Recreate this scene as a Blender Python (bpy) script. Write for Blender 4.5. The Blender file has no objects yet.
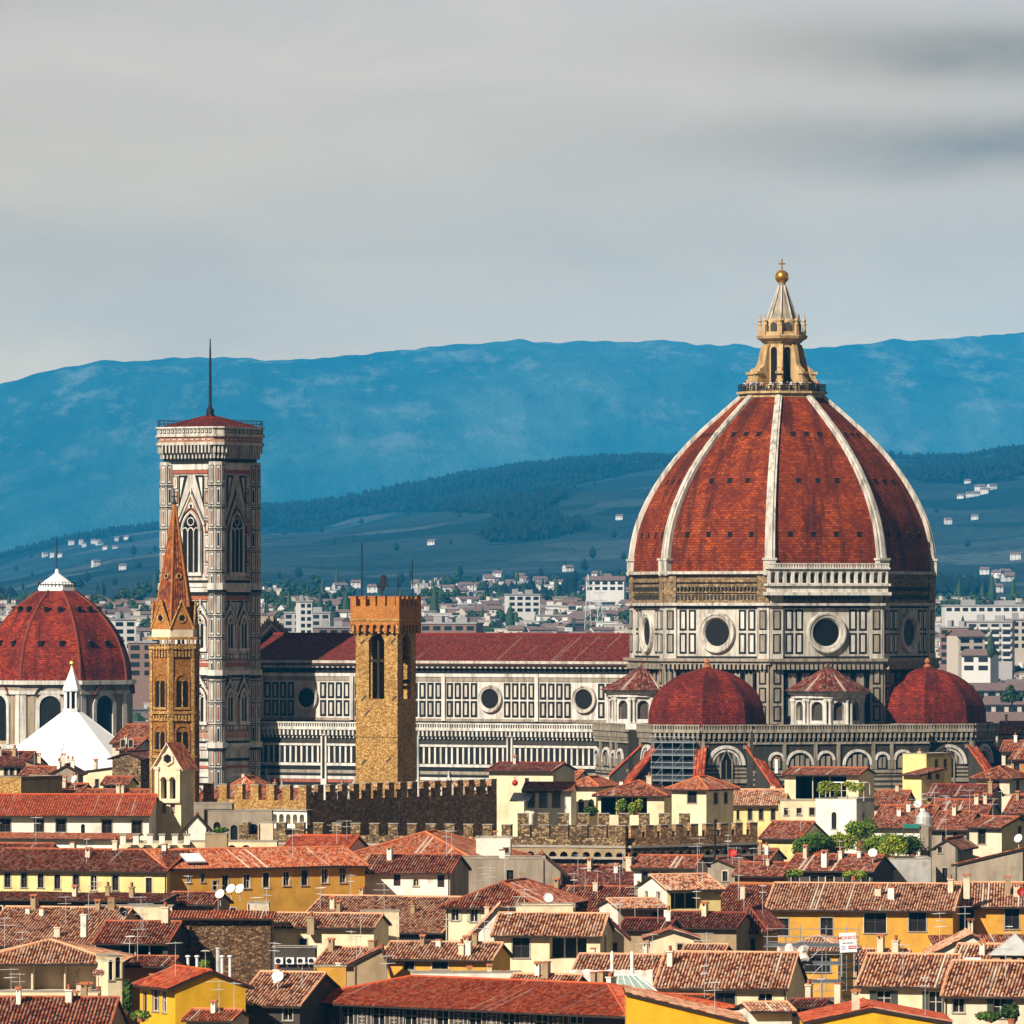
import bpy, bmesh, math, random
from mathutils import Vector, Matrix, noise
R = math.radians
random.seed(7)
S = bpy.context.scene
COL = S.collection

# ------------------------------------------------------------------ camera, world, sun, exposure
F, HY, CX, CZ = 7000.0, 612.0, 512.0, 54.0       # focal length in pixels, horizon row, centre column, eye height
cam_d = bpy.data.cameras.new("camera"); cam = bpy.data.objects.new("camera", cam_d); COL.objects.link(cam)
cam.location = (0, 0, CZ); cam.rotation_euler = (R(90), 0, 0)
cam_d.sensor_width = 36.0; cam_d.lens = F / 1024 * 36.0
cam_d.shift_y = (HY - 512.0) / 1024.0
cam_d.clip_start = 5.0; cam_d.clip_end = 60000.0
S.camera = cam

SUN_AZ, SUN_EL = 39.0, 36.0                        # degrees to the left of the direction behind the camera, elevation
sp = Vector((-math.sin(R(SUN_AZ)) * math.cos(R(SUN_EL)), -math.cos(R(SUN_AZ)) * math.cos(R(SUN_EL)), math.sin(R(SUN_EL))))
sun_d = bpy.data.lights.new("sun", 'SUN'); sun_d.energy = 5.0; sun_d.angle = R(0.5); sun_d.color = (1.0, 0.93, 0.82)
sun = bpy.data.objects.new("sun", sun_d); COL.objects.link(sun)
sun.rotation_euler = (-sp).to_track_quat('-Z', 'Y').to_euler(); sun.location = (0, 0, 3000)

W = bpy.data.worlds.new("World"); S.world = W; W.use_nodes = True
S.view_settings.view_transform = 'Standard'; S.view_settings.look = 'None'
S.view_settings.exposure = 0.58; S.view_settings.gamma = 1.0; S.view_settings.use_curve_mapping = False

class NT:
    """small helper for writing node trees"""
    def __init__(s, nt): s.nt = nt; s.n = nt.nodes; s.n.clear()
    def add(s, t, **kw):
        nd = s.n.new(t)
        for k, v in kw.items():
            if k.startswith('i_'):
                nd.inputs[k[2:].replace('_', ' ')].default_value = v
            else: setattr(nd, k, v)
        return nd
    def link(s, a, b): s.nt.links.new(a, b)
    def math(s, op, a, b=None, c=None, clamp=False):
        nd = s.n.new('ShaderNodeMath'); nd.operation = op; nd.use_clamp = clamp
        for i, x in enumerate((a, b, c)):
            if x is None: continue
            if isinstance(x, (int, float)): nd.inputs[i].default_value = x
            else: s.link(x, nd.inputs[i])
        return nd.outputs[0]
    def mix(s, fac, a, b, mode='MIX'):
        nd = s.n.new('ShaderNodeMix'); nd.data_type = 'RGBA'; nd.blend_type = mode
        for i, x in ((0, fac), (6, a), (7, b)):
            if isinstance(x, (int, float)): nd.inputs[i].default_value = x
            elif isinstance(x, tuple): nd.inputs[i].default_value = x if len(x) == 4 else x + (1,)
            else: s.link(x, nd.inputs[i])
        return nd.outputs[2]
    def ramp(s, fac, stops, interp='LINEAR'):
        nd = s.n.new('ShaderNodeValToRGB'); cr = nd.color_ramp; cr.interpolation = interp
        while len(cr.elements) < len(stops): cr.elements.new(0.5)
        for e, (p, c) in zip(cr.elements, stops):
            e.position = p; e.color = (c, c, c, 1) if isinstance(c, (int, float)) else tuple(c) + (1,)
        s.link(fac, nd.inputs[0]); return nd.outputs[0]
    def noise(s, vec, scale, detail=4.0, rough=0.55, dist=0.0):
        nd = s.n.new('ShaderNodeTexNoise'); nd.inputs['Scale'].default_value = scale
        nd.inputs['Detail'].default_value = detail; nd.inputs['Roughness'].default_value = rough
        nd.inputs['Distortion'].default_value = dist
        if vec is not None: s.link(vec, nd.inputs['Vector'])
        return nd.outputs['Fac']
    def mapping(s, vec, scale=(1, 1, 1), loc=(0, 0, 0)):
        nd = s.n.new('ShaderNodeMapping'); s.link(vec, nd.inputs['Vector'])
        nd.inputs['Scale'].default_value = scale; nd.inputs['Location'].default_value = loc
        return nd.outputs[0]

def make_world():
    t = NT(W.node_tree)
    out = t.add('ShaderNodeOutputWorld')
    sky = t.add('ShaderNodeTexSky'); sky.sky_type = 'NISHITA'; sky.sun_disc = False
    sky.sun_elevation = R(SUN_EL); sky.sun_rotation = R(180 + SUN_AZ)
    bg1 = t.add('ShaderNodeBackground'); bg1.inputs['Strength'].default_value = 0.08; t.link(sky.outputs[0], bg1.inputs[0])
    tc = t.add('ShaderNodeTexCoord'); sx = t.add('ShaderNodeSeparateXYZ'); t.link(tc.outputs['Generated'], sx.inputs[0])
    el = sx.outputs['Z']; az = t.math('ARCTAN2', sx.outputs['X'], sx.outputs['Y'])
    cv = t.add('ShaderNodeCombineXYZ'); t.link(az, cv.inputs[0]); t.link(t.math('MULTIPLY', el, 3.0), cv.inputs[1])
    # low layered cloud: brightness by height above the horizon (0..0.12), streaked by stretched noise
    n1 = t.noise(t.mapping(cv.outputs[0], (9, 9, 1), (3.1, 1.7, 0)), 1.0, 6, 0.55, 1.0)
    n2 = t.noise(t.mapping(cv.outputs[0], (22, 24, 1), (8.3, 2.2, 0)), 1.0, 6, 0.6, 0.8)
    wob = t.math('MULTIPLY', t.math('SUBTRACT', n1, 0.5), 0.02)
    e2 = t.math('ADD', el, wob)
    base = t.ramp(t.math('MULTIPLY', e2, 8.0, clamp=True),
                  [(0.0, (1.10, 0.74, 0.33)), (0.25, (1.06, 0.72, 0.33)), (0.315, (0.88, 0.60, 0.28)), (0.40, (0.73, 0.51, 0.26)),
                   (0.50, (0.74, 0.53, 0.30)), (0.62, (0.71, 0.53, 0.36)), (0.75, (0.60, 0.48, 0.38)), (1.0, (0.38, 0.34, 0.31))])
    # two darker cloud banks drifting in from the right
    def bank(az0, el0, wa, we, amt):
        da = t.math('DIVIDE', t.math('SUBTRACT', az, az0), wa); de = t.math('DIVIDE', t.math('SUBTRACT', t.math('ADD', el, t.math('MULTIPLY', wob, 0.5)), el0), we)
        d = t.math('ADD', t.math('MULTIPLY', da, da), t.math('MULTIPLY', de, de))
        return t.math('MULTIPLY', t.math('EXPONENT', t.math('MULTIPLY', d, -1.0)), amt)
    dk = t.math('ADD', bank(0.080, 0.0800, 0.040, 0.0050, 0.50), bank(0.078, 0.0665, 0.048, 0.0044, 0.48))
    dk = t.math('ADD', dk, bank(-0.085, 0.088, 0.028, 0.004, 0.10))
    dk = t.math('MULTIPLY', dk, t.math('ADD', 0.1, t.math('MULTIPLY', n2, 1.9)))
    br = t.math('ADD', 0.82, t.math('MULTIPLY', n2, 0.36))
    lum = t.math('MULTIPLY', t.math('MULTIPLY', br, 0.87), t.math('SUBTRACT', 1.0, dk))
    low = t.mix(1.0, base, (1, 1, 1), 'MULTIPLY')
    low = t.mix(t.math('MULTIPLY', dk, 1.5, clamp=True), low, t.mix(1.0, low, (1.0, 0.76, 0.22), 'MULTIPLY'))
    cm = t.add('ShaderNodeVectorMath', operation='SCALE'); t.link(low, cm.inputs[0]); t.link(lum, cm.inputs['Scale'])
    # out of view higher up, sky dimmed and warmed to deepen the shadows
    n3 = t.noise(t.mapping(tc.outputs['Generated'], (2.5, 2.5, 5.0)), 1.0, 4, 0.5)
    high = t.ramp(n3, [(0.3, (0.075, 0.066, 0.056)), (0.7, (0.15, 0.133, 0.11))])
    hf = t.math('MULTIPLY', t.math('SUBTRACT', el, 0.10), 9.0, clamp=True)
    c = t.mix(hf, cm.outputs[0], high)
    # unseen sky behind the viewer also dimmed and warmed, cutting the fill light
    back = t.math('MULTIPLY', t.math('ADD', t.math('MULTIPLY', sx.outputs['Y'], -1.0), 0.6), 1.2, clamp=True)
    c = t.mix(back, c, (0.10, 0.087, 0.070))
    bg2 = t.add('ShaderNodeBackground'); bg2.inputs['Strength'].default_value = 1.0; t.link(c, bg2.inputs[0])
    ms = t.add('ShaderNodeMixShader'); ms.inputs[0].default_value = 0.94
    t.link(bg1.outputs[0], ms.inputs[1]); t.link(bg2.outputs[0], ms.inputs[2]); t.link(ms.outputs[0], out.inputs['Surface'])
make_world()
S.cycles.max_bounces = 5; S.cycles.diffuse_bounces = 2; S.cycles.volume_bounces = 1
S.cycles.use_denoising = True
try: S.cycles.denoising_prefilter = 'ACCURATE'
except Exception: pass

# ------------------------------------------------------------------ materials
MATS = {}
def mat(name, fn):
    if name in MATS: return MATS[name]
    m = bpy.data.materials.new(name); m.use_nodes = True
    t = NT(m.node_tree); out = t.add('ShaderNodeOutputMaterial'); b = t.add('ShaderNodeBsdfPrincipled')
    t.link(b.outputs[0], out.inputs['Surface']); b.inputs['Roughness'].default_value = 0.85
    b.inputs['Specular IOR Level'].default_value = 0.25
    fn(t, b); MATS[name] = m; return m
def objco(t): return t.add('ShaderNodeTexCoord').outputs['Object']
def bump(t, b, h, strength=0.5, dist=0.05):
    bp = t.add('ShaderNodeBump'); bp.inputs['Strength'].default_value = strength; bp.inputs['Distance'].default_value = dist
    t.link(h, bp.inputs['Height']); t.link(bp.outputs[0], b.inputs['Normal'])
def mul(c, k): return tuple(min(1.0, x * k) for x in c)
def plain(name, c, rough=0.8, metal=0.0, var=0.25, sc=1.5):
    def fn(t, b):
        n = t.noise(objco(t), sc, 4)
        t.link(t.ramp(n, [(0.25, mul(c, 1 - var)), (0.75, mul(c, 1 + var))]), b.inputs['Base Color'])
        b.inputs['Roughness'].default_value = rough; b.inputs['Metallic'].default_value = metal
    return mat(name, fn)
def plaster(name, c, dirt=0.45):
    def fn(t, b):
        o = objco(t)
        n = t.noise(o, 0.35, 5, 0.6); st = t.noise(t.mapping(o, (0.7, 0.7, 0.16)), 1.0, 5, 0.65); fine = t.noise(o, 6.0, 3)
        a = t.ramp(n, [(0.28, mul(c, 0.68)), (0.52, c), (0.8, mul(c, 1.10))])
        g = (c[0] * 0.45 + 0.02, c[1] * 0.42 + 0.015, c[2] * 0.40 + 0.012)
        k = t.math('MULTIPLY', t.ramp(st, [(0.46, 0.0), (0.78, 1.0)]), dirt * 1.5)
        a = t.mix(k, a, g)
        a = t.mix(t.math('MULTIPLY', fine, 0.16), a, mul(c, 0.5))
        pn = t.noise(o, 0.55, 6, 0.7); a = t.mix(t.math('MULTIPLY', t.ramp(pn, [(0.63, 0.0), (0.67, 1.0)]), 0.5), a, (0.26, 0.17, 0.105))
        t.link(a, b.inputs['Base Color']); bump(t, b, fine, 0.25, 0.03); b.inputs['Roughness'].default_value = 0.92
    return mat(name, fn)
def tile(name, stops, per=1.0, pale=0.25, patch=0.35, bstr=1.0):
    """clay roof tiles: u counts tile columns, v counts tile rows"""
    def fn(t, b):
        uv = t.add('ShaderNodeUVMap').outputs[0]; o = objco(t)
        s = t.add('ShaderNodeSeparateXYZ'); t.link(uv, s.inputs[0]); u, v = s.outputs[0], s.outputs[1]
        fu, fv = t.math('FLOOR', u), t.math('FLOOR', t.math('ADD', v, t.math('MULTIPLY', t.math('FLOOR', u), 0.37)))
        cv = t.add('ShaderNodeCombineXYZ'); t.link(fu, cv.inputs[0]); t.link(fv, cv.inputs[1])
        wn = t.add('ShaderNodeTexWhiteNoise', noise_dimensions='2D'); t.link(cv.outputs[0], wn.inputs['Vector'])
        rnd = wn.outputs['Value']
        col = t.ramp(rnd, stops)
        n = t.noise(o, 0.28, 5, 0.65); n2 = t.noise(o, 1.3, 4, 0.6)
        col = t.mix(t.math('MULTIPLY', t.ramp(n, [(0.50, 0.0), (0.72, 1.0)]), patch), col, (stops[0][1][0] * 0.35, stops[0][1][1] * 0.35, stops[0][1][2] * 0.4))
        wn2 = t.add('ShaderNodeTexWhiteNoise', noise_dimensions='3D'); cv2 = t.add('ShaderNodeCombineXYZ')
        t.link(fu, cv2.inputs[0]); t.link(fv, cv2.inputs[1]); cv2.inputs[2].default_value = 3.7; t.link(cv2.outputs[0], wn2.inputs['Vector'])
        lich = t.math('MULTIPLY', t.ramp(t.math('ADD', t.math('MULTIPLY', wn2.outputs['Value'], 0.6), t.math('MULTIPLY', n2, 0.6)), [(0.62, 0.0), (0.80, 1.0)]), pale)
        col = t.mix(lich, col, (0.62, 0.46, 0.32))
        fru, frv = t.math('FRACT', u), t.math('FRACT', t.math('ADD', v, t.math('MULTIPLY', fu, 0.37)))
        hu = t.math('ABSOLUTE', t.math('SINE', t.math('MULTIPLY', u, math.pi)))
        gap = t.ramp(hu, [(0.0, 1.0), (0.55, 0.0)])                       # shade between tile columns, painted as dark channels
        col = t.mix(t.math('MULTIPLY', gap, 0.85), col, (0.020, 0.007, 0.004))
        w3 = t.add('ShaderNodeTexWhiteNoise', noise_dimensions='1D'); t.link(fu, w3.inputs['W'])
        line = t.math('MULTIPLY', t.math('GREATER_THAN', w3.outputs['Value'], 0.955), t.ramp(t.noise(t.mapping(uv, (.3, .06, 1)), 1.0, 2), [(.42, 0.0), (.56, 1.0)]))
        col = t.mix(t.math('MULTIPLY', line, min(1.0, pale * 2.4)), col, (0.66, 0.55, 0.43))
        t.link(col, b.inputs['Base Color'])
        h = t.math('ADD', t.math('MULTIPLY', hu, 0.75), t.math('MULTIPLY', frv, -0.35))
        h = t.math('ADD', h, t.math('MULTIPLY', rnd, 0.25))
        bump(t, b, h, bstr, 0.12 * per); b.inputs['Roughness'].default_value = 0.9
    return mat(name, fn)
def dome_tile(name, c0, c1, c2, stain=0.75):
    """courses of flat clay tiles on a dome, weathered dark in runs below the openings"""
    def fn(t, b):
        uv = t.add('ShaderNodeUVMap').outputs[0]; o = objco(t)
        bk = t.add('ShaderNodeTexBrick'); bk.offset = 0.5; bk.inputs['Scale'].default_value = 1.0; bk.inputs['Brick Width'].default_value = 1.3; bk.inputs['Row Height'].default_value = 0.75
        bk.inputs['Mortar Size'].default_value = 0.10; bk.inputs['Mortar Smooth'].default_value = 0.4; bk.inputs['Bias'].default_value = 0.0
        bk.inputs['Color1'].default_value = (0, 0, 0, 1); bk.inputs['Color2'].default_value = (1, 1, 1, 1); bk.inputs['Mortar'].default_value = (0.5, 0.5, 0.5, 1); t.link(uv, bk.inputs['Vector'])
        sc = t.add('ShaderNodeSeparateColor'); t.link(bk.outputs['Color'], sc.inputs[0])
        col = t.ramp(sc.outputs[0], [(0.0, c0), (0.5, c1), (1.0, c2)])
        col = t.mix(t.math('MULTIPLY', bk.outputs['Fac'], 0.75), col, mul(c0, 0.35))
        n = t.noise(o, 0.16, 6, 0.7); n2 = t.noise(t.mapping(uv, (0.16, 0.022, 1)), 1.0, 6, 0.7); n3 = t.noise(o, 1.1, 4, 0.7)
        col = t.mix(t.math('MULTIPLY', t.ramp(n3, [(0.45, 0.0), (0.70, 1.0)]), 0.55), col, mul(c0, 0.5))
        k = t.math('MULTIPLY', t.ramp(n, [(0.42, 0.0), (0.64, 1.0)]), stain); col = t.mix(k, col, mul(c0, 0.55))
        k = t.math('MULTIPLY', t.ramp(n2, [(0.48, 0.0), (0.60, 1.0)]), stain); col = t.mix(k, col, mul(c0, 0.22))
        t.link(col, b.inputs['Base Color']); bump(t, b, t.math('ADD', t.math('MULTIPLY', bk.outputs['Fac'], -0.8), t.math('MULTIPLY', sc.outputs[0], 0.4)), 0.7, 0.1)
    return mat(name, fn)
def rubble(name, c0, c1, c2, scale=2.2, bs=1.0):
    def fn(t, b):
        o = t.mapping(objco(t), (1, 1, 1.5)); v = t.add('ShaderNodeTexVoronoi'); v.inputs['Scale'].default_value = scale; t.link(o, v.inputs['Vector'])
        v2 = t.add('ShaderNodeTexVoronoi', feature='DISTANCE_TO_EDGE'); v2.inputs['Scale'].default_value = scale; t.link(o, v2.inputs['Vector'])
        s = t.add('ShaderNodeSeparateColor'); t.link(v.outputs['Color'], s.inputs[0])
        col = t.ramp(s.outputs[0], [(0.0, c0), (0.5, c1), (1.0, c2)])
        joint = t.ramp(v2.outputs['Distance'], [(0.0, 1.0), (0.07, 0.0)])
        n = t.noise(objco(t), 0.25, 4)
        col = t.mix(t.math('MULTIPLY', joint, 0.6), col, mul(c0, 0.4))
        col = t.mix(t.math('MULTIPLY', t.ramp(n, [(0.45, 0.0), (0.75, 1.0)]), 0.45), col, mul(c0, 0.5))
        t.link(col, b.inputs['Base Color'])
        bump(t, b, t.math('MULTIPLY', t.math('SUBTRACT', 1.0, joint), t.math('ADD', 0.5, s.outputs[1])), bs, 0.15)
    return mat(name, fn)
def marble(name, c, var=0.35):
    def fn(t, b):
        o = objco(t); n = t.noise(o, 0.5, 5, 0.65); st = t.noise(t.mapping(o, (1.2, 1.2, 0.10)), 1.0, 5, 0.65); cell = t.add('ShaderNodeTexVoronoi'); cell.inputs['Scale'].default_value = 0.9; t.link(o, cell.inputs['Vector'])
        s = t.add('ShaderNodeSeparateColor'); t.link(cell.outputs['Color'], s.inputs[0])
        a = t.ramp(n, [(0.3, mul(c, 0.72)), (0.6, c), (0.8, mul(c, 1.1))])
        a = t.mix(t.math('MULTIPLY', s.outputs[0], 0.24), a, (c[0] * 0.8, c[1] * 0.64, c[2] * 0.48))
        a = t.mix(t.math('MULTIPLY', t.ramp(st, [(0.46, 0.0), (0.70, 1.0)]), var), a, (c[0] * 0.16, c[1] * 0.14, c[2] * 0.12))
        t.link(a, b.inputs['Base Color']); b.inputs['Roughness'].default_value = 0.7
    return mat(name, fn)

M = {}
M['white_plaster'] = plaster('white_plaster', (0.82, 0.76, 0.63), 0.22)
M['cream_plaster'] = plaster('cream_plaster', (0.82, 0.67, 0.42), 0.3)
M['pale_plaster'] = plaster('pale_plaster', (0.72, 0.58, 0.41), 0.3)
M['yellow_plaster'] = plaster('yellow_plaster', (0.84, 0.64, 0.26), 0.3)
M['ochre_plaster'] = plaster('ochre_plaster', (0.66, 0.33, 0.045), 0.3)
M['mustard_plaster'] = plaster('mustard_plaster', (0.76, 0.40, 0.012), 0.15)
M['tan_plaster'] = plaster('tan_plaster', (0.38, 0.27, 0.15), 0.5)
M['grey_plaster'] = plaster('grey_plaster', (0.34, 0.275, 0.20), 0.6)
M['light_grey_plaster'] = plaster('light_grey_plaster', (0.46, 0.43, 0.39), 0.4)
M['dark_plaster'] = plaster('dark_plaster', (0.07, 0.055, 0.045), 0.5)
M['orange_plaster'] = plaster('orange_plaster', (0.50, 0.20, 0.05), 0.3)
M['brown_stone'] = rubble('brown_stone', (0.07, 0.04, 0.02), (0.20, 0.12, 0.06), (0.34, 0.22, 0.12), 2.4)
M['dark_brick'] = rubble('dark_brick', (0.075, 0.036, 0.014), (0.16, 0.08, 0.034), (0.30, 0.18, 0.09), 2.8)
M['ochre_stone'] = rubble('ochre_stone', (0.30, 0.15, 0.038), (0.54, 0.29, 0.075), (0.70, 0.43, 0.16), 3.8, 0.9)
M['lightened_stone'] = rubble('lightened_stone', (0.24, 0.120, 0.045), (0.42, 0.22, 0.085), (0.62, 0.38, 0.19), 2.2)  # for unlit wall sides: colour brightened to stand in for ambient light
M['fort_stone'] = rubble('fort_stone', (0.08, 0.046, 0.022), (0.21, 0.125, 0.055), (0.46, 0.32, 0.16), 2.6)
M['orange_brick'] = rubble('orange_brick', (0.36, 0.12, 0.025), (0.46, 0.17, 0.035), (0.55, 0.23, 0.06), 5.0, 0.5)
M['badia_stone'] = rubble('badia_stone', (0.22, 0.085, 0.016), (0.36, 0.145, 0.028), (0.50, 0.22, 0.055), 4.2, 0.7)
M['spire_tile'] = tile('spire_tile', [(0.0, (0.12, 0.022, 0.008)), (0.5, (0.24, 0.055, 0.015)), (1.0, (0.40, 0.12, 0.03))], 1.0, 0.08, 0.2, 0.5)
M['tile_red'] = tile('tile_red', [(0.0, (0.07, 0.010, 0.005)), (0.45, (0.20, 0.032, 0.012)), (1.0, (0.42, 0.115, 0.045))], 1.0, 0.30, 0.5)
M['tile_orange'] = tile('tile_orange', [(0.0, (0.22, 0.035, 0.010)), (0.5, (0.42, 0.080, 0.022)), (1.0, (0.60, 0.19, 0.07))], 1.0, 0.30, 0.35)
M['tile_pink'] = tile('tile_pink', [(0.0, (0.11, 0.022, 0.011)), (0.42, (0.37, 0.105, 0.042)), (1.0, (0.74, 0.40, 0.22))], 1.0, 0.55, 0.4)
M['tile_dark'] = tile('tile_dark', [(0.0, (0.05, 0.006, 0.004)), (0.5, (0.12, 0.015, 0.008)), (1.0, (0.24, 0.045, 0.022))], 1.0, 0.18, 0.6)
M['tile_church'] = tile('tile_church', [(0.0, (0.20, 0.022, 0.006)), (0.5, (0.36, 0.045, 0.010)), (1.0, (0.52, 0.10, 0.03))], 1.0, 0.12, 0.35)
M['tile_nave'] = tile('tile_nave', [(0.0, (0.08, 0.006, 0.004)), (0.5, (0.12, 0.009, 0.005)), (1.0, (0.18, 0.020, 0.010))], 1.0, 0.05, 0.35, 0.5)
M['tile_dome'] = dome_tile('tile_dome', (0.17, 0.017, 0.002), (0.30, 0.042, 0.003), (0.43, 0.078, 0.006), 0.85)
M['tile_crimson'] = dome_tile('tile_crimson', (0.11, 0.007, 0.003), (0.22, 0.016, 0.004), (0.32, 0.036, 0.009))
M['tile_scarlet'] = dome_tile('tile_scarlet', (0.15, 0.011, 0.003), (0.33, 0.028, 0.004), (0.46, 0.060, 0.010))
M['wood'] = plain('dark_eave_wood', (0.035, 0.022, 0.015), 0.9)
M['glass'] = plain('dark_window_glass', (0.004, 0.003, 0.002), 0.6, 0.0, 0.3)
M['void'] = plain('dark_void', (0.008, 0.007, 0.006), 1.0)
M['frame'] = plain('pale_window_frame', (0.55, 0.50, 0.42), 0.6)
M['brown_frame'] = plain('brown_window_frame', (0.08, 0.05, 0.03), 0.7)
M['shutter'] = plain('green_grey_shutter', (0.055, 0.06, 0.045), 0.7)
M['brown_shutter'] = plain('brown_shutter', (0.045, 0.025, 0.016), 0.7)
M['pale_shutter'] = plain('pale_shutter', (0.45, 0.42, 0.28), 0.7)
M['stone_trim'] = plain('grey_stone_trim', (0.34, 0.29, 0.23), 0.9)
M['metal'] = plain('grey_metal', (0.55, 0.54, 0.52), 0.5, 0.2)
M['dark_metal'] = plain('dark_metal', (0.02, 0.02, 0.022), 0.5, 0.4)
M['white_paint'] = plain('white_paint', (0.80, 0.79, 0.76), 0.6, 0, 0.08)
M['red_paint'] = plain('red_paint', (0.42, 0.018, 0.012), 0.5)
M['terracotta'] = plain('terracotta', (0.38, 0.12, 0.05), 0.9)
M['marble'] = marble('white_marble', (0.58, 0.535, 0.46), 0.85)
M['clean_marble'] = marble('clean_white_marble', (0.69, 0.65, 0.58), 0.7)
M['pink_marble'] = marble('pink_marble', (0.46, 0.24, 0.14), 0.6)
M['red_marble'] = marble('red_marble', (0.36, 0.10, 0.055), 0.3)
M['green_marble'] = plain('dark_green_marble', (0.009, 0.010, 0.009), 0.8, 0, 0.4)
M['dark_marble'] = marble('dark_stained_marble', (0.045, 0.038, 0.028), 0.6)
M['grey_marble'] = marble('grey_marble', (0.34, 0.29, 0.22), 0.8)
M['gold_stone'] = marble('gold_tinted_marble', (0.56, 0.38, 0.18), 0.85)
M['rough_brick'] = rubble('unfinished_brick', (0.14, 0.085, 0.04), (0.26, 0.17, 0.085), (0.38, 0.26, 0.14), 1.6, 0.6)
M['gilded'] = plain('gilded_copper', (0.85, 0.42, 0.05), 0.28, 0.9, 0.1)
M['leaf'] = plain('leaf_green', (0.075, 0.15, 0.012), 0.7, 0, 0.55, 3.0)
M['leaf_yellow'] = plain('leaf_yellow_green', (0.28, 0.30, 0.02), 0.7, 0, 0.4, 3.0)
M['leaf_dark'] = plain('leaf_dark', (0.022, 0.045, 0.012), 0.7, 0, 0.5, 3.0)
M['bark'] = plain('bark', (0.06, 0.04, 0.025), 0.9)
M['scaffold'] = plain('scaffold_tube', (0.30, 0.31, 0.32), 0.45, 0.4)
M['plank'] = plain('scaffold_plank', (0.10, 0.11, 0.12), 0.8)
M['net'] = plain('dark_scaffold_net', (0.020, 0.026, 0.032), 0.9)
M['tarp'] = plain('pale_tarp', (0.62, 0.55, 0.48), 0.8, 0, 0.2)
M['green_glass'] = plain('frosted_green_glass', (0.26, 0.33, 0.28), 0.3, 0, 0.3)
M['zinc'] = plain('zinc_sheet', (0.55, 0.54, 0.51), 0.4, 0.3, 0.15)
def ground_fn(t, b):
    o = objco(t); s = t.add('ShaderNodeSeparateXYZ'); t.link(o, s.inputs[0]); n = t.noise(o, .012, 5, .6); n2 = t.noise(o, .2, 4)
    street = t.ramp(n2, [(.3, (.040, .035, .029)), (.7, (.065, .057, .047))]); land = t.ramp(n, [(.35, (.022, .040, .020)), (.5, (.060, .070, .035)), (.65, (.10, .09, .06))])
    t.link(t.mix(t.math('MULTIPLY', t.math('SUBTRACT', s.outputs[1], 1650.0), .003, clamp=True), street, land), b.inputs['Base Color']); b.inputs['Roughness'].default_value = .95
M['ground'] = mat('street_and_fields', ground_fn)

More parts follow.
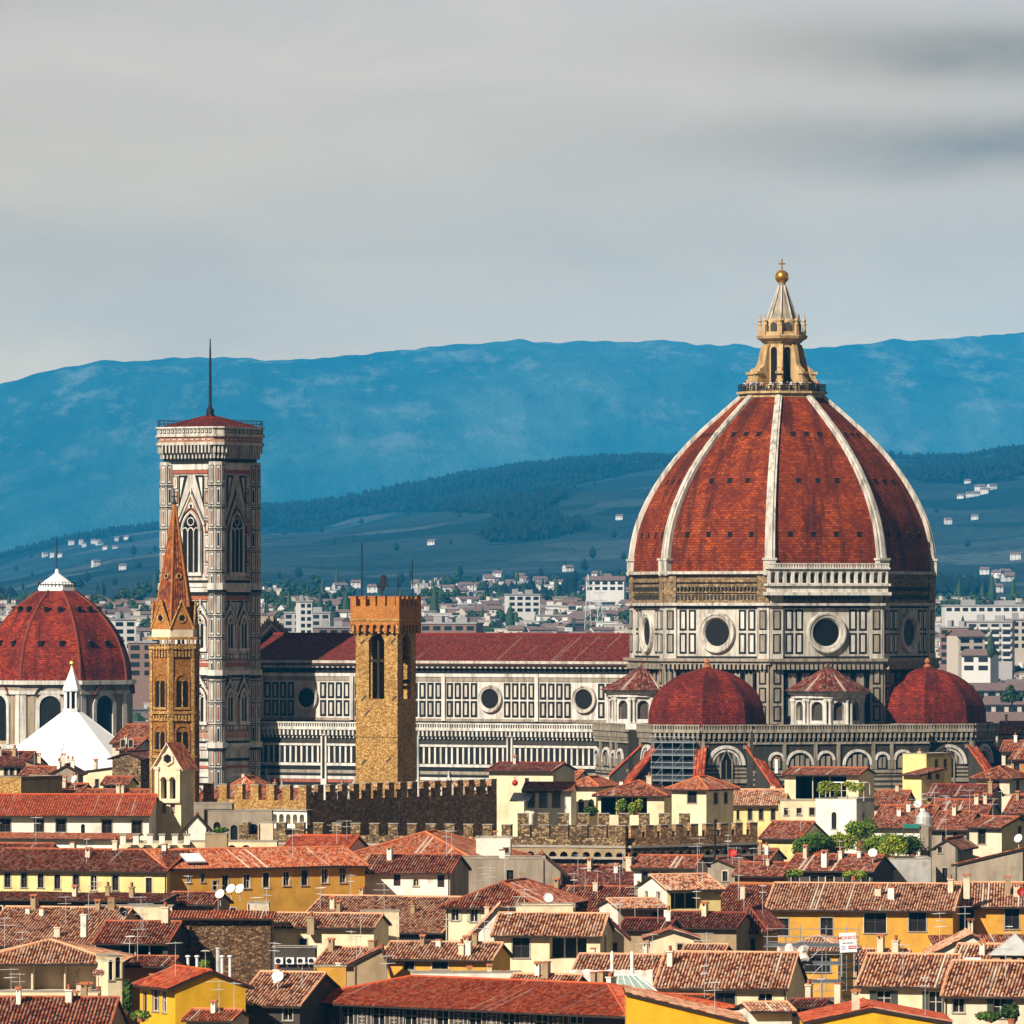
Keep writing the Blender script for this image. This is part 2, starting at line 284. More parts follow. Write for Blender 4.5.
# ------------------------------------------------------------------ mesh builder
class MB:
    def __init__(s): s.v = []; s.f = []; s.m = []; s.u = []; s.T = Matrix.Identity(4)
    def face(s, pts, m=0, uv=None):
        i = len(s.v); T = s.T
        s.v.extend((T @ Vector(p))[:] for p in pts); s.f.append(tuple(range(i, i + len(pts)))); s.m.append(m)
        s.u.append(uv or [(0.5, 0.5)] * len(pts))
    def box(s, x0, x1, y0, y1, z0, z1, m=0, sk=''):
        a, b, c, d = (x0, y0, z0), (x1, y0, z0), (x1, y1, z0), (x0, y1, z0); e, f, g, h = (x0, y0, z1), (x1, y0, z1), (x1, y1, z1), (x0, y1, z1)
        if 'f' not in sk: s.face((a, b, f, e), m)
        if 'k' not in sk: s.face((c, d, h, g), m)
        if 'l' not in sk: s.face((d, a, e, h), m)
        if 'r' not in sk: s.face((b, c, g, f), m)
        if 't' not in sk: s.face((e, f, g, h), m)
        if 'b' not in sk: s.face((d, c, b, a), m)
    def proud(s, x0, x1, z0, z1, y, m=0):         # a slab standing y metres proud of the plane y = 0
        s.box(x0, x1, -y, 0, z0, z1, m, 'k')
    def prism(s, poly, z0, z1, m=0, mt=None, bottom=False):
        n = len(poly)
        for i in range(n):
            a, b = poly[i], poly[(i + 1) % n]
            s.face(((a[0], a[1], z0), (b[0], b[1], z0), (b[0], b[1], z1), (a[0], a[1], z1)), m)
        s.face([(p[0], p[1], z1) for p in poly], m if mt is None else mt)
        if bottom: s.face([(p[0], p[1], z0) for p in reversed(poly)], m)
    def loft(s, ra, rb, m=0, uvs=1.0, closed=True):
        n = len(ra)
        for i in range(n if closed else n - 1):
            j = (i + 1) % n
            s.face((ra[i], ra[j], rb[j], rb[i]), m)
    def lathe(s, prof, n=12, cx=0, cy=0, m=0, rot=0.0, a0=0.0, a1=360.0):
        full = abs(a1 - a0 - 360) < 1e-6; k = n if full else n + 1
        rings = []
        for r, z in prof:
            rings.append([(cx + r * math.cos(R(rot + a0 + (a1 - a0) * i / n)), cy + r * math.sin(R(rot + a0 + (a1 - a0) * i / n)), z) for i in range(k)])
        for q in range(len(rings) - 1):
            a, b = rings[q], rings[q + 1]
            for i in range(n):
                j = (i + 1) % k
                pts = [a[i], a[j], b[j], b[i]]
                if prof[q][0] < 1e-6: pts = [a[i], b[j], b[i]]
                elif prof[q + 1][0] < 1e-6: pts = [a[i], a[j], b[i]]
                s.face(pts, m)
    def tube(s, p, q, r=0.04, m=0, n=5):
        p, q = Vector(p), Vector(q); d = q - p
        if d.length < 1e-6: return
        a = d.orthogonal().normalized(); b = d.normalized().cross(a)
        o = [a * math.cos(2 * math.pi * i / n) * r + b * math.sin(2 * math.pi * i / n) * r for i in range(n)]
        for i in range(n):
            j = (i + 1) % n; s.face((p + o[i], p + o[j], q + o[j], q + o[i]), m)
        s.face([q + x for x in o], m); s.face([p + x for x in reversed(o)], m)
    def build(s, name, mats, parent=None, smooth=False):
        me = bpy.data.meshes.new(name); me.from_pydata(s.v, [], s.f)
        for x in (mats if isinstance(mats, (list, tuple)) else [mats]): me.materials.append(M[x] if isinstance(x, str) else x)
        me.polygons.foreach_set('material_index', s.m)
        l = me.uv_layers.new(name='UVMap'); l.data.foreach_set('uv', [c for f in s.u for p in f for c in p])
        if smooth:
            bm = bmesh.new(); bm.from_mesh(me); bmesh.ops.remove_doubles(bm, verts=bm.verts, dist=1e-4)
            for f in bm.faces: f.smooth = True
            bm.to_mesh(me); bm.free()
        me.update()
        o = bpy.data.objects.new(name, me); COL.objects.link(o)
        if parent: o.parent = parent
        return o
def tag(o, label=None, cat=None, group=None, kind=None):
    if label: o['label'] = label
    if cat: o['category'] = cat
    if group: o['group'] = group
    if kind: o['kind'] = kind
    return o
def thing(name, label, cat, loc=(0, 0, 0), rz=0.0, group=None):
    o = bpy.data.objects.new(name, None); COL.objects.link(o); o.location = loc; o.rotation_euler = (0, 0, rz)
    return tag(o, label, cat, group)
def copy_tree(o, parent=None):
    c = o.copy(); COL.objects.link(c)
    if parent: c.parent = parent
    for ch in list(o.children): copy_tree(ch, c)
    return c
def P(px, py, D): return Vector(((px - CX) * D / F, D, CZ - (py - HY) * D / F))
def zp(py, D): return CZ - (py - HY) * D / F
def facet(cx, cy, adeg, dist):
    """frame of a wall whose outward normal points to adeg: x right seen from outside, y inwards, z up"""
    n = Vector((math.cos(R(adeg)), math.sin(R(adeg)), 0)); r = Vector((-n.y, n.x, 0))
    t = Vector((cx, cy, 0)) + n * dist
    return Matrix(((r.x, -n.x, 0, t.x), (r.y, -n.y, 0, t.y), (0, 0, 1, 0), (0, 0, 0, 1)))
def ngon(Rr, n=8, rot=22.5, cx=0, cy=0): return [(cx + Rr * math.cos(R(rot + 360 * i / n)), cy + Rr * math.sin(R(rot + 360 * i / n))) for i in range(n)]
def arc(cx, cz, r, a0, a1, n=10): return [(cx + r * math.cos(R(a0 + (a1 - a0) * i / n)), cz + r * math.sin(R(a0 + (a1 - a0) * i / n))) for i in range(n + 1)]

def wall(mb, x0, x1, z0, z1, holes=(), m=0, y=0.0, mrev=None):
    """wall in the plane y with rectangular or arched openings (x0,x1,z0,z1,depth,arched); reveals are built"""
    mrev = m if mrev is None else mrev
    xs = sorted({x0, x1} | {max(x0, min(x1, a)) for h in holes for a in h[:2]}); zs = sorted({z0, z1} | {max(z0, min(z1, a)) for h in holes for a in h[2:4]})
    for i in range(len(xs) - 1):
        for j in range(len(zs) - 1):
            cx, cz = (xs[i] + xs[i + 1]) / 2, (zs[j] + zs[j + 1]) / 2
            if any(h[0] < cx < h[1] and h[2] < cz < h[3] for h in holes): continue
            mb.face(((xs[i], y, zs[j]), (xs[i + 1], y, zs[j]), (xs[i + 1], y, zs[j + 1]), (xs[i], y, zs[j + 1])), m)
    for h in holes:
        a, b, c, d, dep = h[:5]; arched = len(h) > 5 and h[5]
        yb = y + dep
        mb.face(((a, y, c), (a, yb, c), (b, yb, c), (b, y, c))[::-1], mrev)
        r = (b - a) / 2; zt = d - r if arched else d
        mb.face(((a, y, c), (a, yb, c), (a, yb, zt), (a, y, zt)), mrev); mb.face(((b, y, c), (b, y, zt), (b, yb, zt), (b, yb, c)), mrev)
        if not arched: mb.face(((a, y, d), (a, yb, d), (b, yb, d), (b, y, d)), mrev)
        else:
            pts = arc((a + b) / 2, zt, r, 180, 0, 10)
            for k in range(10):
                p, q = pts[k], pts[k + 1]
                mb.face(((p[0], y, p[1]), (p[0], yb, p[1]), (q[0], yb, q[1]), (q[0], y, q[1])), mrev)
                cor = (a, y, d) if k < 5 else (b, y, d)
                mb.face((cor, (p[0], y, p[1]), (q[0], y, q[1])), m)
            
def arch_ring(mb, cx, zs, r0, r1, y, m, n=12):
    a, b = arc(cx, zs, r0, 0, 180, n), arc(cx, zs, r1, 0, 180, n)
    for k in range(n):
        mb.face(((a[k][0], -y, a[k][1]), (b[k][0], -y, b[k][1]), (b[k + 1][0], -y, b[k + 1][1]), (a[k + 1][0], -y, a[k + 1][1])), m)
        mb.face(((b[k][0], -y, b[k][1]), (b[k][0], 0, b[k][1]), (b[k + 1][0], 0, b[k + 1][1]), (b[k + 1][0], -y, b[k + 1][1])), m)
        mb.face(((a[k][0], 0, a[k][1]), (a[k][0], -y, a[k][1]), (a[k + 1][0], -y, a[k + 1][1]), (a[k + 1][0], 0, a[k + 1][1])), m)
def arch_fill(mb, cx, z0, zs, r, y, m, pointed=False, n=12):
    if pointed:
        pts = [(cx - r, z0), (cx + r, z0)] + arc(cx - r, zs, 2 * r, 0, 60, 6) + arc(cx + r, zs, 2 * r, 120, 180, 6)
    else: pts = [(cx - r, z0), (cx + r, z0)] + arc(cx, zs, r, 0, 180, n)
    mb.face([(p[0], -y, p[1]) for p in pts], m)
def panels(mb, x0, x1, z0, z1, nx, nz, mdark, mlight, gap=0.3, line=0.2, mids=None):
    """inlaid marble: dark outline slabs with a lighter slab inside each"""
    w, h = (x1 - x0) / nx, (z1 - z0) / nz
    for i in range(nx):
        for j in range(nz):
            a, b, c, d = x0 + i * w + gap / 2, x0 + (i + 1) * w - gap / 2, z0 + j * h + gap / 2, z0 + (j + 1) * h - gap / 2
            mb.proud(a, b, c, d, 0.05, mdark); mb.proud(a + line, b - line, c + line, d - line, 0.09, mlight)
def round_window(name, parent, Mx, z, ro, ri, mring='gold_stone', proud=0.7):
    mb = MB(); mb.T = Mx @ Matrix.Translation((0, 0, z)) @ Matrix.Rotation(R(90), 4, 'X')
    # after the turn local z is outwards
    mb.lathe([(ro, 0.0), (ro, proud * 0.6), (ro * 0.97, proud), (ro * 0.88, proud), (ro * 0.84, proud * 0.8), (ro * 0.74, proud * 0.7), (ro * 0.70, proud * 0.45), (ri, 0.06)], 28, 0, 0, 0)
    o = mb.build(name, mring, parent)
    g = MB(); g.T = mb.T; g.lathe([(0, 0.07), (ri * 1.01, 0.07)][::-1], 24, 0, 0, 0); g.build('glass', 'glass', o)
    return o
# ------------------------------------------------------------------ ground, hills, mountain
def interp(tab, x):
    if x <= tab[0][0]: return tab[0][1]
    for (a, b), (c, d) in zip(tab, tab[1:]):
        if x <= c: return b + (d - b) * (x - a) / (c - a)
    return tab[-1][1]
def sstep(t): t = min(1, max(0, t)); return t * t * (3 - 2 * t)
PLAIN = [(0, 0), (1500, 0), (2000, 3), (2400, 6), (2900, 13), (3500, 29), (4000, 48), (4600, 60), (14000, 60), (18500, 15)]
def plain_z(D): return interp(PLAIN, D)
HILL = [(-500, 590), (-200, 582), (0, 571), (60, 553), (110, 541), (155, 535), (210, 524), (265, 516), (330, 513), (400, 500), (500, 483), (560, 473), (640, 466), (760, 463), (895, 461), (960, 460), (1024, 450), (1200, 440), (1600, 455)]
MOUNT = [(-600, 420), (-200, 400), (0, 384), (60, 370), (100, 362), (200, 357), (330, 360), (380, 355), (430, 347), (520, 342), (640, 342), (720, 345), (800, 347), (850, 346), (900, 340), (960, 336), (1024, 329), (1200, 335), (1600, 360)]
HD0, HD1, MD0, MD1 = 4300.0, 15500.0, 19500.0, 27000.0
def fbm(x, y, s, o=4):
    v, a, f = 0, 1, 1 / s
    for i in range(o): v += a * noise.noise(Vector((x * f, y * f, 7.7 + i))); a *= .5; f *= 2
    return v
def hill_z(px, D):
    X = (px - CX) * D / F; zr = CZ - (interp(HILL, px) - HY) * HD1 / F
    t = (D - HD0) / (HD1 - HD0)
    z0 = plain_z(HD0) - 4
    if t <= 1: z = z0 + (zr - z0) * (0.35 * t + 0.65 * sstep(t)); z += (45 * fbm(X, D * .5, 1400) * min(1, t * 3)) * (1 - sstep((t - .7) / .3) * .8)
    else: z = zr - (zr - 20) * sstep((t - 1) / .7) 
    return z + 6 * fbm(X, D, 170, 2) * min(1, max(0, t) * 3)
def mount_z(px, D):
    X = (px - CX) * D / F; zr = CZ - (interp(MOUNT, px) - HY) * MD1 / F
    t = (D - MD0) / (MD1 - MD0)
    if t <= 1:
        z = 20 + (zr - 20) * (0.55 * t + 0.45 * sstep(t)); z += (75 * fbm(X * 1.3, D * .5, 1500, 5)) * min(1, t * 3) * (1 - sstep((t - .75) / .25) * .75)
    else: z = zr - (zr) * sstep((t - 1) / .5)
    return z + 10 * noise.noise(Vector((X / 75, 3.1, D / 900))) * sstep(t * 1.5) + 12 * fbm(X, D, 230, 4) * min(1, max(0, t) * 3)
def forest(px, D):
    X = (px - CX) * D / F; t = (D - HD0) / (HD1 - HD0)
    f = fbm(X, D * .22, 800, 3) + .32
    f += 1.0 * sstep((t - .62) / .2) if px < 620 or px > 800 else .6 * sstep((t - .75) / .2)
    y = HY - (hill_z(px, D) - CZ) * F / D
    def patch(cx, cy, wx, wy): return math.exp(-(((px - cx) / wx) ** 2 + ((y - cy) / wy) ** 2))
    for c in ((330, 558, 90, 15), (420, 528, 60, 10), (600, 560, 80, 22), (600, 508, 26, 9), (630, 485, 20, 7), (965, 545, 60, 26), (975, 505, 40, 9), (60, 575, 70, 18)): f -= 1.5 * patch(*c)
    for c in ((530, 530, 70, 16), (480, 500, 90, 10), (960, 475, 60, 10), (560, 600, 70, 10), (960, 590, 60, 10)): f += 1.2 * patch(*c)
    return f
def sheet_mesh(name, zf, p0, p1, np_, D0, D1, nd, m, attr=None, kind='structure', power=1.0):
    vs, fs, at = [], [], []
    for j in range(nd + 1):
        D = D0 + (D1 - D0) * (j / nd) ** power
        for i in range(np_ + 1):
            px = p0 + (p1 - p0) * i / np_; vs.append(((px - CX) * D / F, D, zf(px, D))); 
            if attr: at.append(attr(px, D))
    for j in range(nd):
        for i in range(np_): a = j * (np_ + 1) + i; fs.append((a, a + 1, a + np_ + 2, a + np_ + 1))
    me = bpy.data.meshes.new(name); me.from_pydata(vs, [], fs); me.materials.append(m)
    for p in me.polygons: p.use_smooth = True
    if attr:
        a = me.attributes.new('cover', 'FLOAT', 'POINT'); a.data.foreach_set('value', at)
    o = bpy.data.objects.new(name, me); COL.objects.link(o); o['kind'] = kind; return o
# the plain: one sheet right out to the horizon
sheet_mesh('ground', lambda px, D: plain_z(D), -3400, 4400, 60, -20.0, 40000.0, 170, M['ground'], power=1.6)
def hill_fn(t, b):
    o = objco(t); a = t.add('ShaderNodeAttribute', attribute_name='cover').outputs['Fac']
    n = t.noise(o, .012, 5, .6); k = t.ramp(t.math('ADD', a, t.math('MULTIPLY', t.math('SUBTRACT', n, .5), 1.2)), [(.42, 0.0), (.50, 1.0)])
    n2 = t.noise(o, .004, 3); n3 = t.noise(o, .07, 4, .7); 
    wv = t.add('ShaderNodeTexVoronoi'); wv.inputs['Scale'].default_value = .005; t.link(o, wv.inputs['Vector']); s = t.add('ShaderNodeSeparateColor'); t.link(wv.outputs['Color'], s.inputs[0])
    fld = t.ramp(s.outputs[0], [(0, (.012, .024, .030)), (.35, (.034, .050, .060)), (.7, (.020, .034, .042)), (1, (.075, .092, .100))])  # fields tinted blue, carrying some of the distance haze in their colour
    fld = t.mix(t.ramp(n3, [(.5, 0.0), (.62, .75)]), fld, (.008, .020, .014))
    frs = t.ramp(n3, [(.3, (.002, .005, .005)), (.7, (.006, .012, .011))])
    t.link(t.mix(k, fld, frs), b.inputs['Base Color']); b.inputs['Roughness'].default_value = 1; b.inputs['Specular IOR Level'].default_value = 0
    bump(t, b, t.math('ADD', n3, n), .6, 12)
def mount_fn(t, b):
    o = objco(t); n = t.noise(t.mapping(o, (1, .12, 1.3)), .0013, 6, .65, .4); n2 = t.noise(t.mapping(o, (1, .10, 1.7)), .0045, 6, .72); zz = t.add('ShaderNodeSeparateXYZ'); t.link(o, zz.inputs[0])
    hgt = t.math('DIVIDE', zz.outputs[2], 1150.0)
    base = t.ramp(n, [(.35, (.008, .026, .020)), (.5, (.026, .060, .046)), (.65, (.060, .098, .078))])
    rock = t.math('MULTIPLY', t.ramp(n2, [(.52, 0.0), (.66, 1.0)]), t.ramp(hgt, [(.35, .15), (.75, .8)]))
    c = t.mix(rock, base, (.16, .18, .16)); c = t.mix(t.math('MULTIPLY', t.ramp(n2, [(.3, .8), (.44, 0.0)]), .8), c, (.010, .016, .008))
    t.link(c, b.inputs['Base Color']); b.inputs['Roughness'].default_value = 1; b.inputs['Specular IOR Level'].default_value = 0
    bump(t, b, t.math('ADD', n2, t.math('MULTIPLY', n, 2.0)), .8, 40)
sheet_mesh('hill', hill_z, -500, 1524, 420, HD0 - 100, HD1 + 2000, 110, mat('hill_cover', hill_fn), forest)
sheet_mesh('mountain', mount_z, -500, 1524, 760, MD0, MD1 + 1500, 90, mat('mountain_cover', mount_fn))

# woodland on the hill: too many trees to count, one object
def wood():
    rr = random.Random(21); vs, fs = [], []
    def tree(x, y, z, h, r, conifer):
        n = 5; i0 = len(vs); a0 = rr.random() * 6.3
        prof = [(.25, .12), (1, .35), (.62, .7)] if not conifer else [(.6, .05), (.75, .3), (.4, .65)]
        for rad, f in prof:
            for k in range(n): a = a0 + 2 * math.pi * k / n; q = rad * r * rr.uniform(.75, 1.2); vs.append((x + q * math.cos(a), y + q * math.sin(a), z + h * f))
        vs.append((x, y, z + h))
        for q in range(2):
            for k in range(n): fs.append((i0 + q * n + k, i0 + q * n + (k + 1) % n, i0 + (q + 1) * n + (k + 1) % n, i0 + (q + 1) * n + k))
        for k in range(n): fs.append((i0 + 2 * n + k, i0 + 2 * n + (k + 1) % n, i0 + 3 * n))
    c = 0
    while c < 17000:
        px = rr.uniform(-60, 1090); t = rr.random() ** .8; D = HD0 + 150 + (HD1 - HD0 - 120) * t; fo = forest(px, D)
        if fo < .45 and rr.random() > .01: continue
        c += 1; X = (px - CX) * D / F; con = rr.random() < .35; h = rr.uniform(8, 15); tree(X, D, hill_z(px, D) - .5, h, h * (rr.uniform(.3, .42) if not con else .2), con)
    for k in range(900):                       # ragged crest
        px = rr.uniform(-80, 1100); D = HD1 + rr.uniform(-70, 10); h = rr.uniform(8, 17); con = rr.random() < .5; tree((px - CX) * D / F, D, hill_z(px, D) - .5, h, h * (.2 if con else .4), con)
    me = bpy.data.meshes.new('hill_forest'); me.from_pydata(vs, [], fs); me.materials.append(plain('wood_leaf', (.004, .009, .008), 1, 0, .5, .05)); o = bpy.data.objects.new('hill_forest', me); COL.objects.link(o); o['kind'] = 'stuff'; o['label'] = 'dark woods covering the blue hill behind the city'; o['category'] = 'woods'
wood()
# ------------------------------------------------------------------ the cathedral (local x runs along the nave towards the apse)
PHI = -29.2
CD = 1241.0
CXW = (782 - 512) * CD / F
cath = thing('cathedral', 'huge marble cathedral with red ribbed dome, white lantern and long striped nave', 'cathedral', (CXW, CD, 0), R(PHI))
VIS = (-90, -45, 0, -135)                    # facets turned towards the photograph; the far ones are built plainer

def octa(mb, r, z0, z1, m, rot=22.5, cx=0, cy=0, top=True):
    p = ngon(r, 8, rot, cx, cy); mb.prism(p, z0, z1, m) if top else [mb.face(((p[i][0], p[i][1], z0), (p[(i + 1) % 8][0], p[(i + 1) % 8][1], z0), (p[(i + 1) % 8][0], p[(i + 1) % 8][1], z1), (p[i][0], p[i][1], z1)), m) for i in range(8)]
C8 = math.cos(R(22.5))

def build_drum():
    RO = 26.8                                 # circumradius of the wall faces
    mb = MB()
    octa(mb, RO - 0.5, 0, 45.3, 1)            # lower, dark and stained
    octa(mb, RO, 45.9, 55.0, 0); octa(mb, RO + 0.1, 55.0, 60.9, 3)
    d = mb.build('drum', ['marble', 'dark_marble', 'green_marble', 'rough_brick', 'clean_marble', 'pink_marble', 'grey_marble'], cath)
    hw = RO * math.sin(R(22.5)); inr = RO * C8
    for al in range(0, 360, 45):
        a = al - 360 if al > 180 else al
        mb = MB(); mb.T = facet(0, 0, a, inr)
        # corner pilasters with two stacked panels
        for sgn in (-1, 1):
            e = hw * sgn; lo, hi = min(e, e - 2.3 * sgn), max(e, e - 2.3 * sgn)
            mb.proud(lo, hi, 45.9, 55.0, 0.35, 0); mb.proud(lo, hi, 55.0, 61.2, 0.45, 3 if a != -45 else 0)
            for j in range(2):
                z = 46.8 + j * 4.1
                mb.proud(lo + .45, hi - .45, z, z + 3.4, 0.42, 2); mb.proud(lo + .70, hi - .70, z + .25, z + 3.15, 0.46, 6)
            # lower part of the corner
            mb.proud(lo, hi, 34.0, 44.9, 0.5, 6)
            for j in range(3): 
                z = 35.0 + j * 3.2
                mb.proud(lo + .45, hi - .45, z, z + 2.7, 0.56, 2); mb.proud(lo + .75, hi - .75, z + .3, z + 2.4, 0.60, 6)
        # panels each side of the round window
        for sgn in (-1, 1):
            lo, hi = sorted((4.0 * sgn, (hw - 2.6) * sgn))
            panels(mb, lo, hi, 46.5, 54.6, 2 if hi - lo < 4.5 else 3, 2, 2, 4, 0.42, 0.36)
        for sgn in (-1, 1):                    # small wedge panels close to the ring
            for z0, z1 in ((46.7, 47.6), (53.4, 54.3)):
                pass
        mb.proud(-hw + 2.3, hw - 2.3, 46.0, 46.3, 0.12, 2); mb.proud(-hw + 2.3, hw - 2.3, 54.7, 55.0, 0.15, 2)
        # lower stage panels
        for k in range(6):
            x = -hw + 2.8 + k * (2 * hw - 5.6) / 6; w = (2 * hw - 5.6) / 6
            for j in range(2):
                z = 35.6 + j * 4.4
                mb.proud(x + .2, x + w - .2, z, z + 3.7, 0.06, 2); mb.proud(x + .55, x + w - .55, z + .35, z + 3.35, 0.10, 6)
        mb.build('marble_facing', ['marble', 'dark_marble', 'green_marble', 'rough_brick', 'clean_marble', 'pink_marble', 'grey_marble'], d)
        # brick courses and brackets above
        mb = MB(); mb.T = facet(0, 0, a, inr)
        for z, t, p, m in ((55.1, .5, .9, 1), (57.3, .35, .35, 0), (59.2, .5, .5, 0), (60.6, .5, .9, 1)):
            mb.proud(-hw - p * .41, hw + p * .41, z, z + t, p, m)
        n = 22
        for k in range(n):
            x = -hw + 2.6 + (2 * hw - 5.2) * k / (n - 1)
            mb.proud(x - .16, x + .16, 57.65, 58.4, 0.55, 2); mb.proud(x - .2, x + .2, 56.2, 57.0, 0.25, 2)
        mb.build('brick_band', ['rough_brick', 'marble', 'dark_marble'], d)
        round_window('round_window', d, facet(0, 0, a, inr), 50.4, 3.6, 2.35, 'marble')
    # main cornice between the two stages
    mb = MB()
    for r0, z0, z1, m in ((RO + .5, 44.3, 44.9, 1), (RO + 1.0, 44.9, 45.4, 0), (RO + 1.5, 45.4, 45.9, 0)):
        octa(mb, r0, z0, z1, m); 
    for al in range(0, 360, 45):
        mb.T = facet(0, 0, al, (RO + 0.4) * C8); h2 = (RO) * math.sin(R(22.5)); n = 24
        for k in range(n):
            x = -h2 + 2 * h2 * (k + .5) / n; mb.box(x - .22, x + .22, -.9, 0, 44.0, 44.9, 0)
    mb.build('cornice', ['grey_marble', 'dark_marble'], d)
    # the single finished stretch of gallery, on the facet that looks down the street
    a = -45; hwg = hw + 0.6
    g = MB(); g.T = facet(0, 0, a, inr + 1.5) @ Matrix.Translation((0, 0, 56.9)) @ Matrix.Diagonal((1, 1, .68, 1)) @ Matrix.Translation((0, 0, -55.2))
    g.box(-hwg, hwg, 0, 1.6, 56.0, 58.1, 0); g.box(-hwg - .5, hwg + .5, -.5, 1.8, 55.2, 56.0, 0); g.box(-hwg - .4, hwg + .4, -.4, 1.8, 57.6, 58.2, 0)
    n = 15; w = 2 * hwg / n
    holes = [(-hwg + (i + .18) * w, -hwg + (i + .82) * w, 58.35, 61.2, 1.1, True) for i in range(n)]
    wall(g, -hwg, hwg, 58.2, 61.9, holes, 0); g.face(((-hwg, 1.12, 58.2), (hwg, 1.12, 58.2), (hwg, 1.12, 61.9), (-hwg, 1.12, 61.9)), 2)
    g.face(((-hwg, 0, 61.9), (hwg, 0, 61.9), (hwg, 1.2, 61.9), (-hwg, 1.2, 61.9)), 0)
    g.face(((hwg, 0, 58.2), (hwg, 1.2, 58.2), (hwg, 1.2, 61.9), (hwg, 0, 61.9)), 0); g.face(((-hwg, 1.2, 58.2), (-hwg, 0, 58.2), (-hwg, 0, 61.9), (-hwg, 1.2, 61.9)), 0)
    g.box(-hwg - .35, hwg + .35, -.35, 1.3, 61.9, 62.3, 0)
    for i in range(n * 3 + 1):
        x = -hwg + i * 2 * hwg / (n * 3); g.box(x - .12, x + .12, -.2, 0, 62.3, 63.1, 0)
    g.box(-hwg - .2, hwg + .2, -.28, .05, 63.1, 63.4, 0)
    g.build('gallery', ['clean_marble', 'green_marble', 'dark_marble'], cath)
build_drum()

DOME = [(60.6, 26.9), (64.6, 26.55), (68.6, 25.75), (72.2, 24.4), (75.8, 22.5), (79.0, 20.4), (82.0, 18.0), (84.8, 15.4), (87.3, 12.7), (89.8, 9.9), (92.2, 7.1)]
def smooth_prof(pr, n):
    out = []; k = len(pr) - 1
    for i in range(n + 1):
        t = i / n * k; j = min(int(t), k - 1); f = t - j
        p0, p1, p2, p3 = pr[max(j - 1, 0)], pr[j], pr[j + 1], pr[min(j + 2, k)]
        out.append(tuple(0.5 * ((2 * b) + (-a + c) * f + (2 * a - 5 * b + 4 * c - d) * f * f + (-a + 3 * b - 3 * c + d) * f ** 3) for a, b, c, d in zip(p0, p1, p2, p3)))
    return out
def tiled_dome(mb, prof, rot, cx, cy, m, uw=0.6, vh=0.8, n=8, sides=None):
    L = 0
    for q in range(len(prof) - 1):
        (z0, r0), (z1, r1) = prof[q], prof[q + 1]; sl = math.hypot(z1 - z0, (r1 - r0) * C8)
        a, b = ngon(r0, n, rot, cx, cy), ngon(r1, n, rot, cx, cy)
        for i in range(n):
            j = (i + 1) % n; h0, h1 = r0 * math.sin(math.pi / n) / uw, r1 * math.sin(math.pi / n) / uw; off = i * 200
            mb.face(((a[i][0], a[i][1], z0), (a[j][0], a[j][1], z0), (b[j][0], b[j][1], z1), (b[i][0], b[i][1], z1)), m,
                    [(off - h0, L / vh), (off + h0, L / vh), (off + h1, (L + sl) / vh), (off - h1, (L + sl) / vh)])
        L += sl
def build_dome():
    pr = smooth_prof(DOME, 30)
    mb = MB(); tiled_dome(mb, pr, 22.5, 0, 0, 0, 0.62, 0.62)
    d = mb.build('dome', ['tile_dome'], cath)
    for k in range(8):                        # white ribs on the corners
        rb = MB(); a = R(22.5 + 45 * k); rings = []
        for i, (z, r) in enumerate(pr):
            t = i / 30; w = 0.92 - 0.32 * t; hgt = 0.7 - .25 * t
            nx = Vector((math.cos(a), math.sin(a), 0)); tx = Vector((-nx.y, nx.x, 0))
            z2, r2 = pr[min(i + 1, 30)]; z1, r1 = pr[max(i - 1, 0)]
            tg = Vector((nx.x * (r2 - r1), nx.y * (r2 - r1), z2 - z1)).normalized(); up = tx.cross(tg).normalized()
            if up.dot(nx) < 0: up = -up
            c = nx * r + Vector((0, 0, z))
            rings.append([c - tx * w - up * .8, c - tx * w + up * hgt * .6, c - tx * w * .62 + up * hgt * .6, c - tx * w * .5 + up * hgt, c + tx * w * .5 + up * hgt, c + tx * w * .62 + up * hgt * .6, c + tx * w + up * hgt * .6, c + tx * w - up * .8])
        for i in range(30): rb.loft(rings[i], rings[i + 1], 0, closed=False)
        # plinth block at the foot of the rib
        rb.T = facet(0, 0, 22.5 + 45 * k, 26.9); rb.box(-1.1, 1.1, -.6, 1.2, 60.4, 63.0, 0); rb.box(-1.3, 1.3, -.75, 1.2, 63.0, 63.4, 0)
        rb.build('rib', 'marble', d)
    # small dark ventilation openings with hoods
    v0 = MB(); v0.box(-.42, .42, -.12, .3, 0, .95, 0, 'b'); v0.box(-.55, .55, -.28, .2, .95, 1.08, 1); vo = v0.build('vent_opening', ['void', 'tile_dark'], d); first = True
    def at(t):
        i = t * 30; j = min(int(i), 29); f = i - j; return [pr[j][q] * (1 - f) + pr[j + 1][q] * f for q in (0, 1)]
    for k in range(8):
        for t, n in ((0.16, 4), (0.42, 3), (0.70, 3)):
            z, r = at(t); z2, r2 = at(t + .02); hw = r * math.sin(R(22.5)); sl = math.atan2((r - r2) * C8, z2 - z)
            for q in range(n):
                x = hw * (q - (n - 1) / 2) * 0.42
                o = vo if first else vo.copy()
                if not first: COL.objects.link(o); o.parent = d
                first = False
                o.matrix_local = facet(0, 0, 45 * k, r * C8) @ Matrix.Translation((x, 0.05, z)) @ Matrix.Rotation(-sl, 4, 'X')
build_dome()

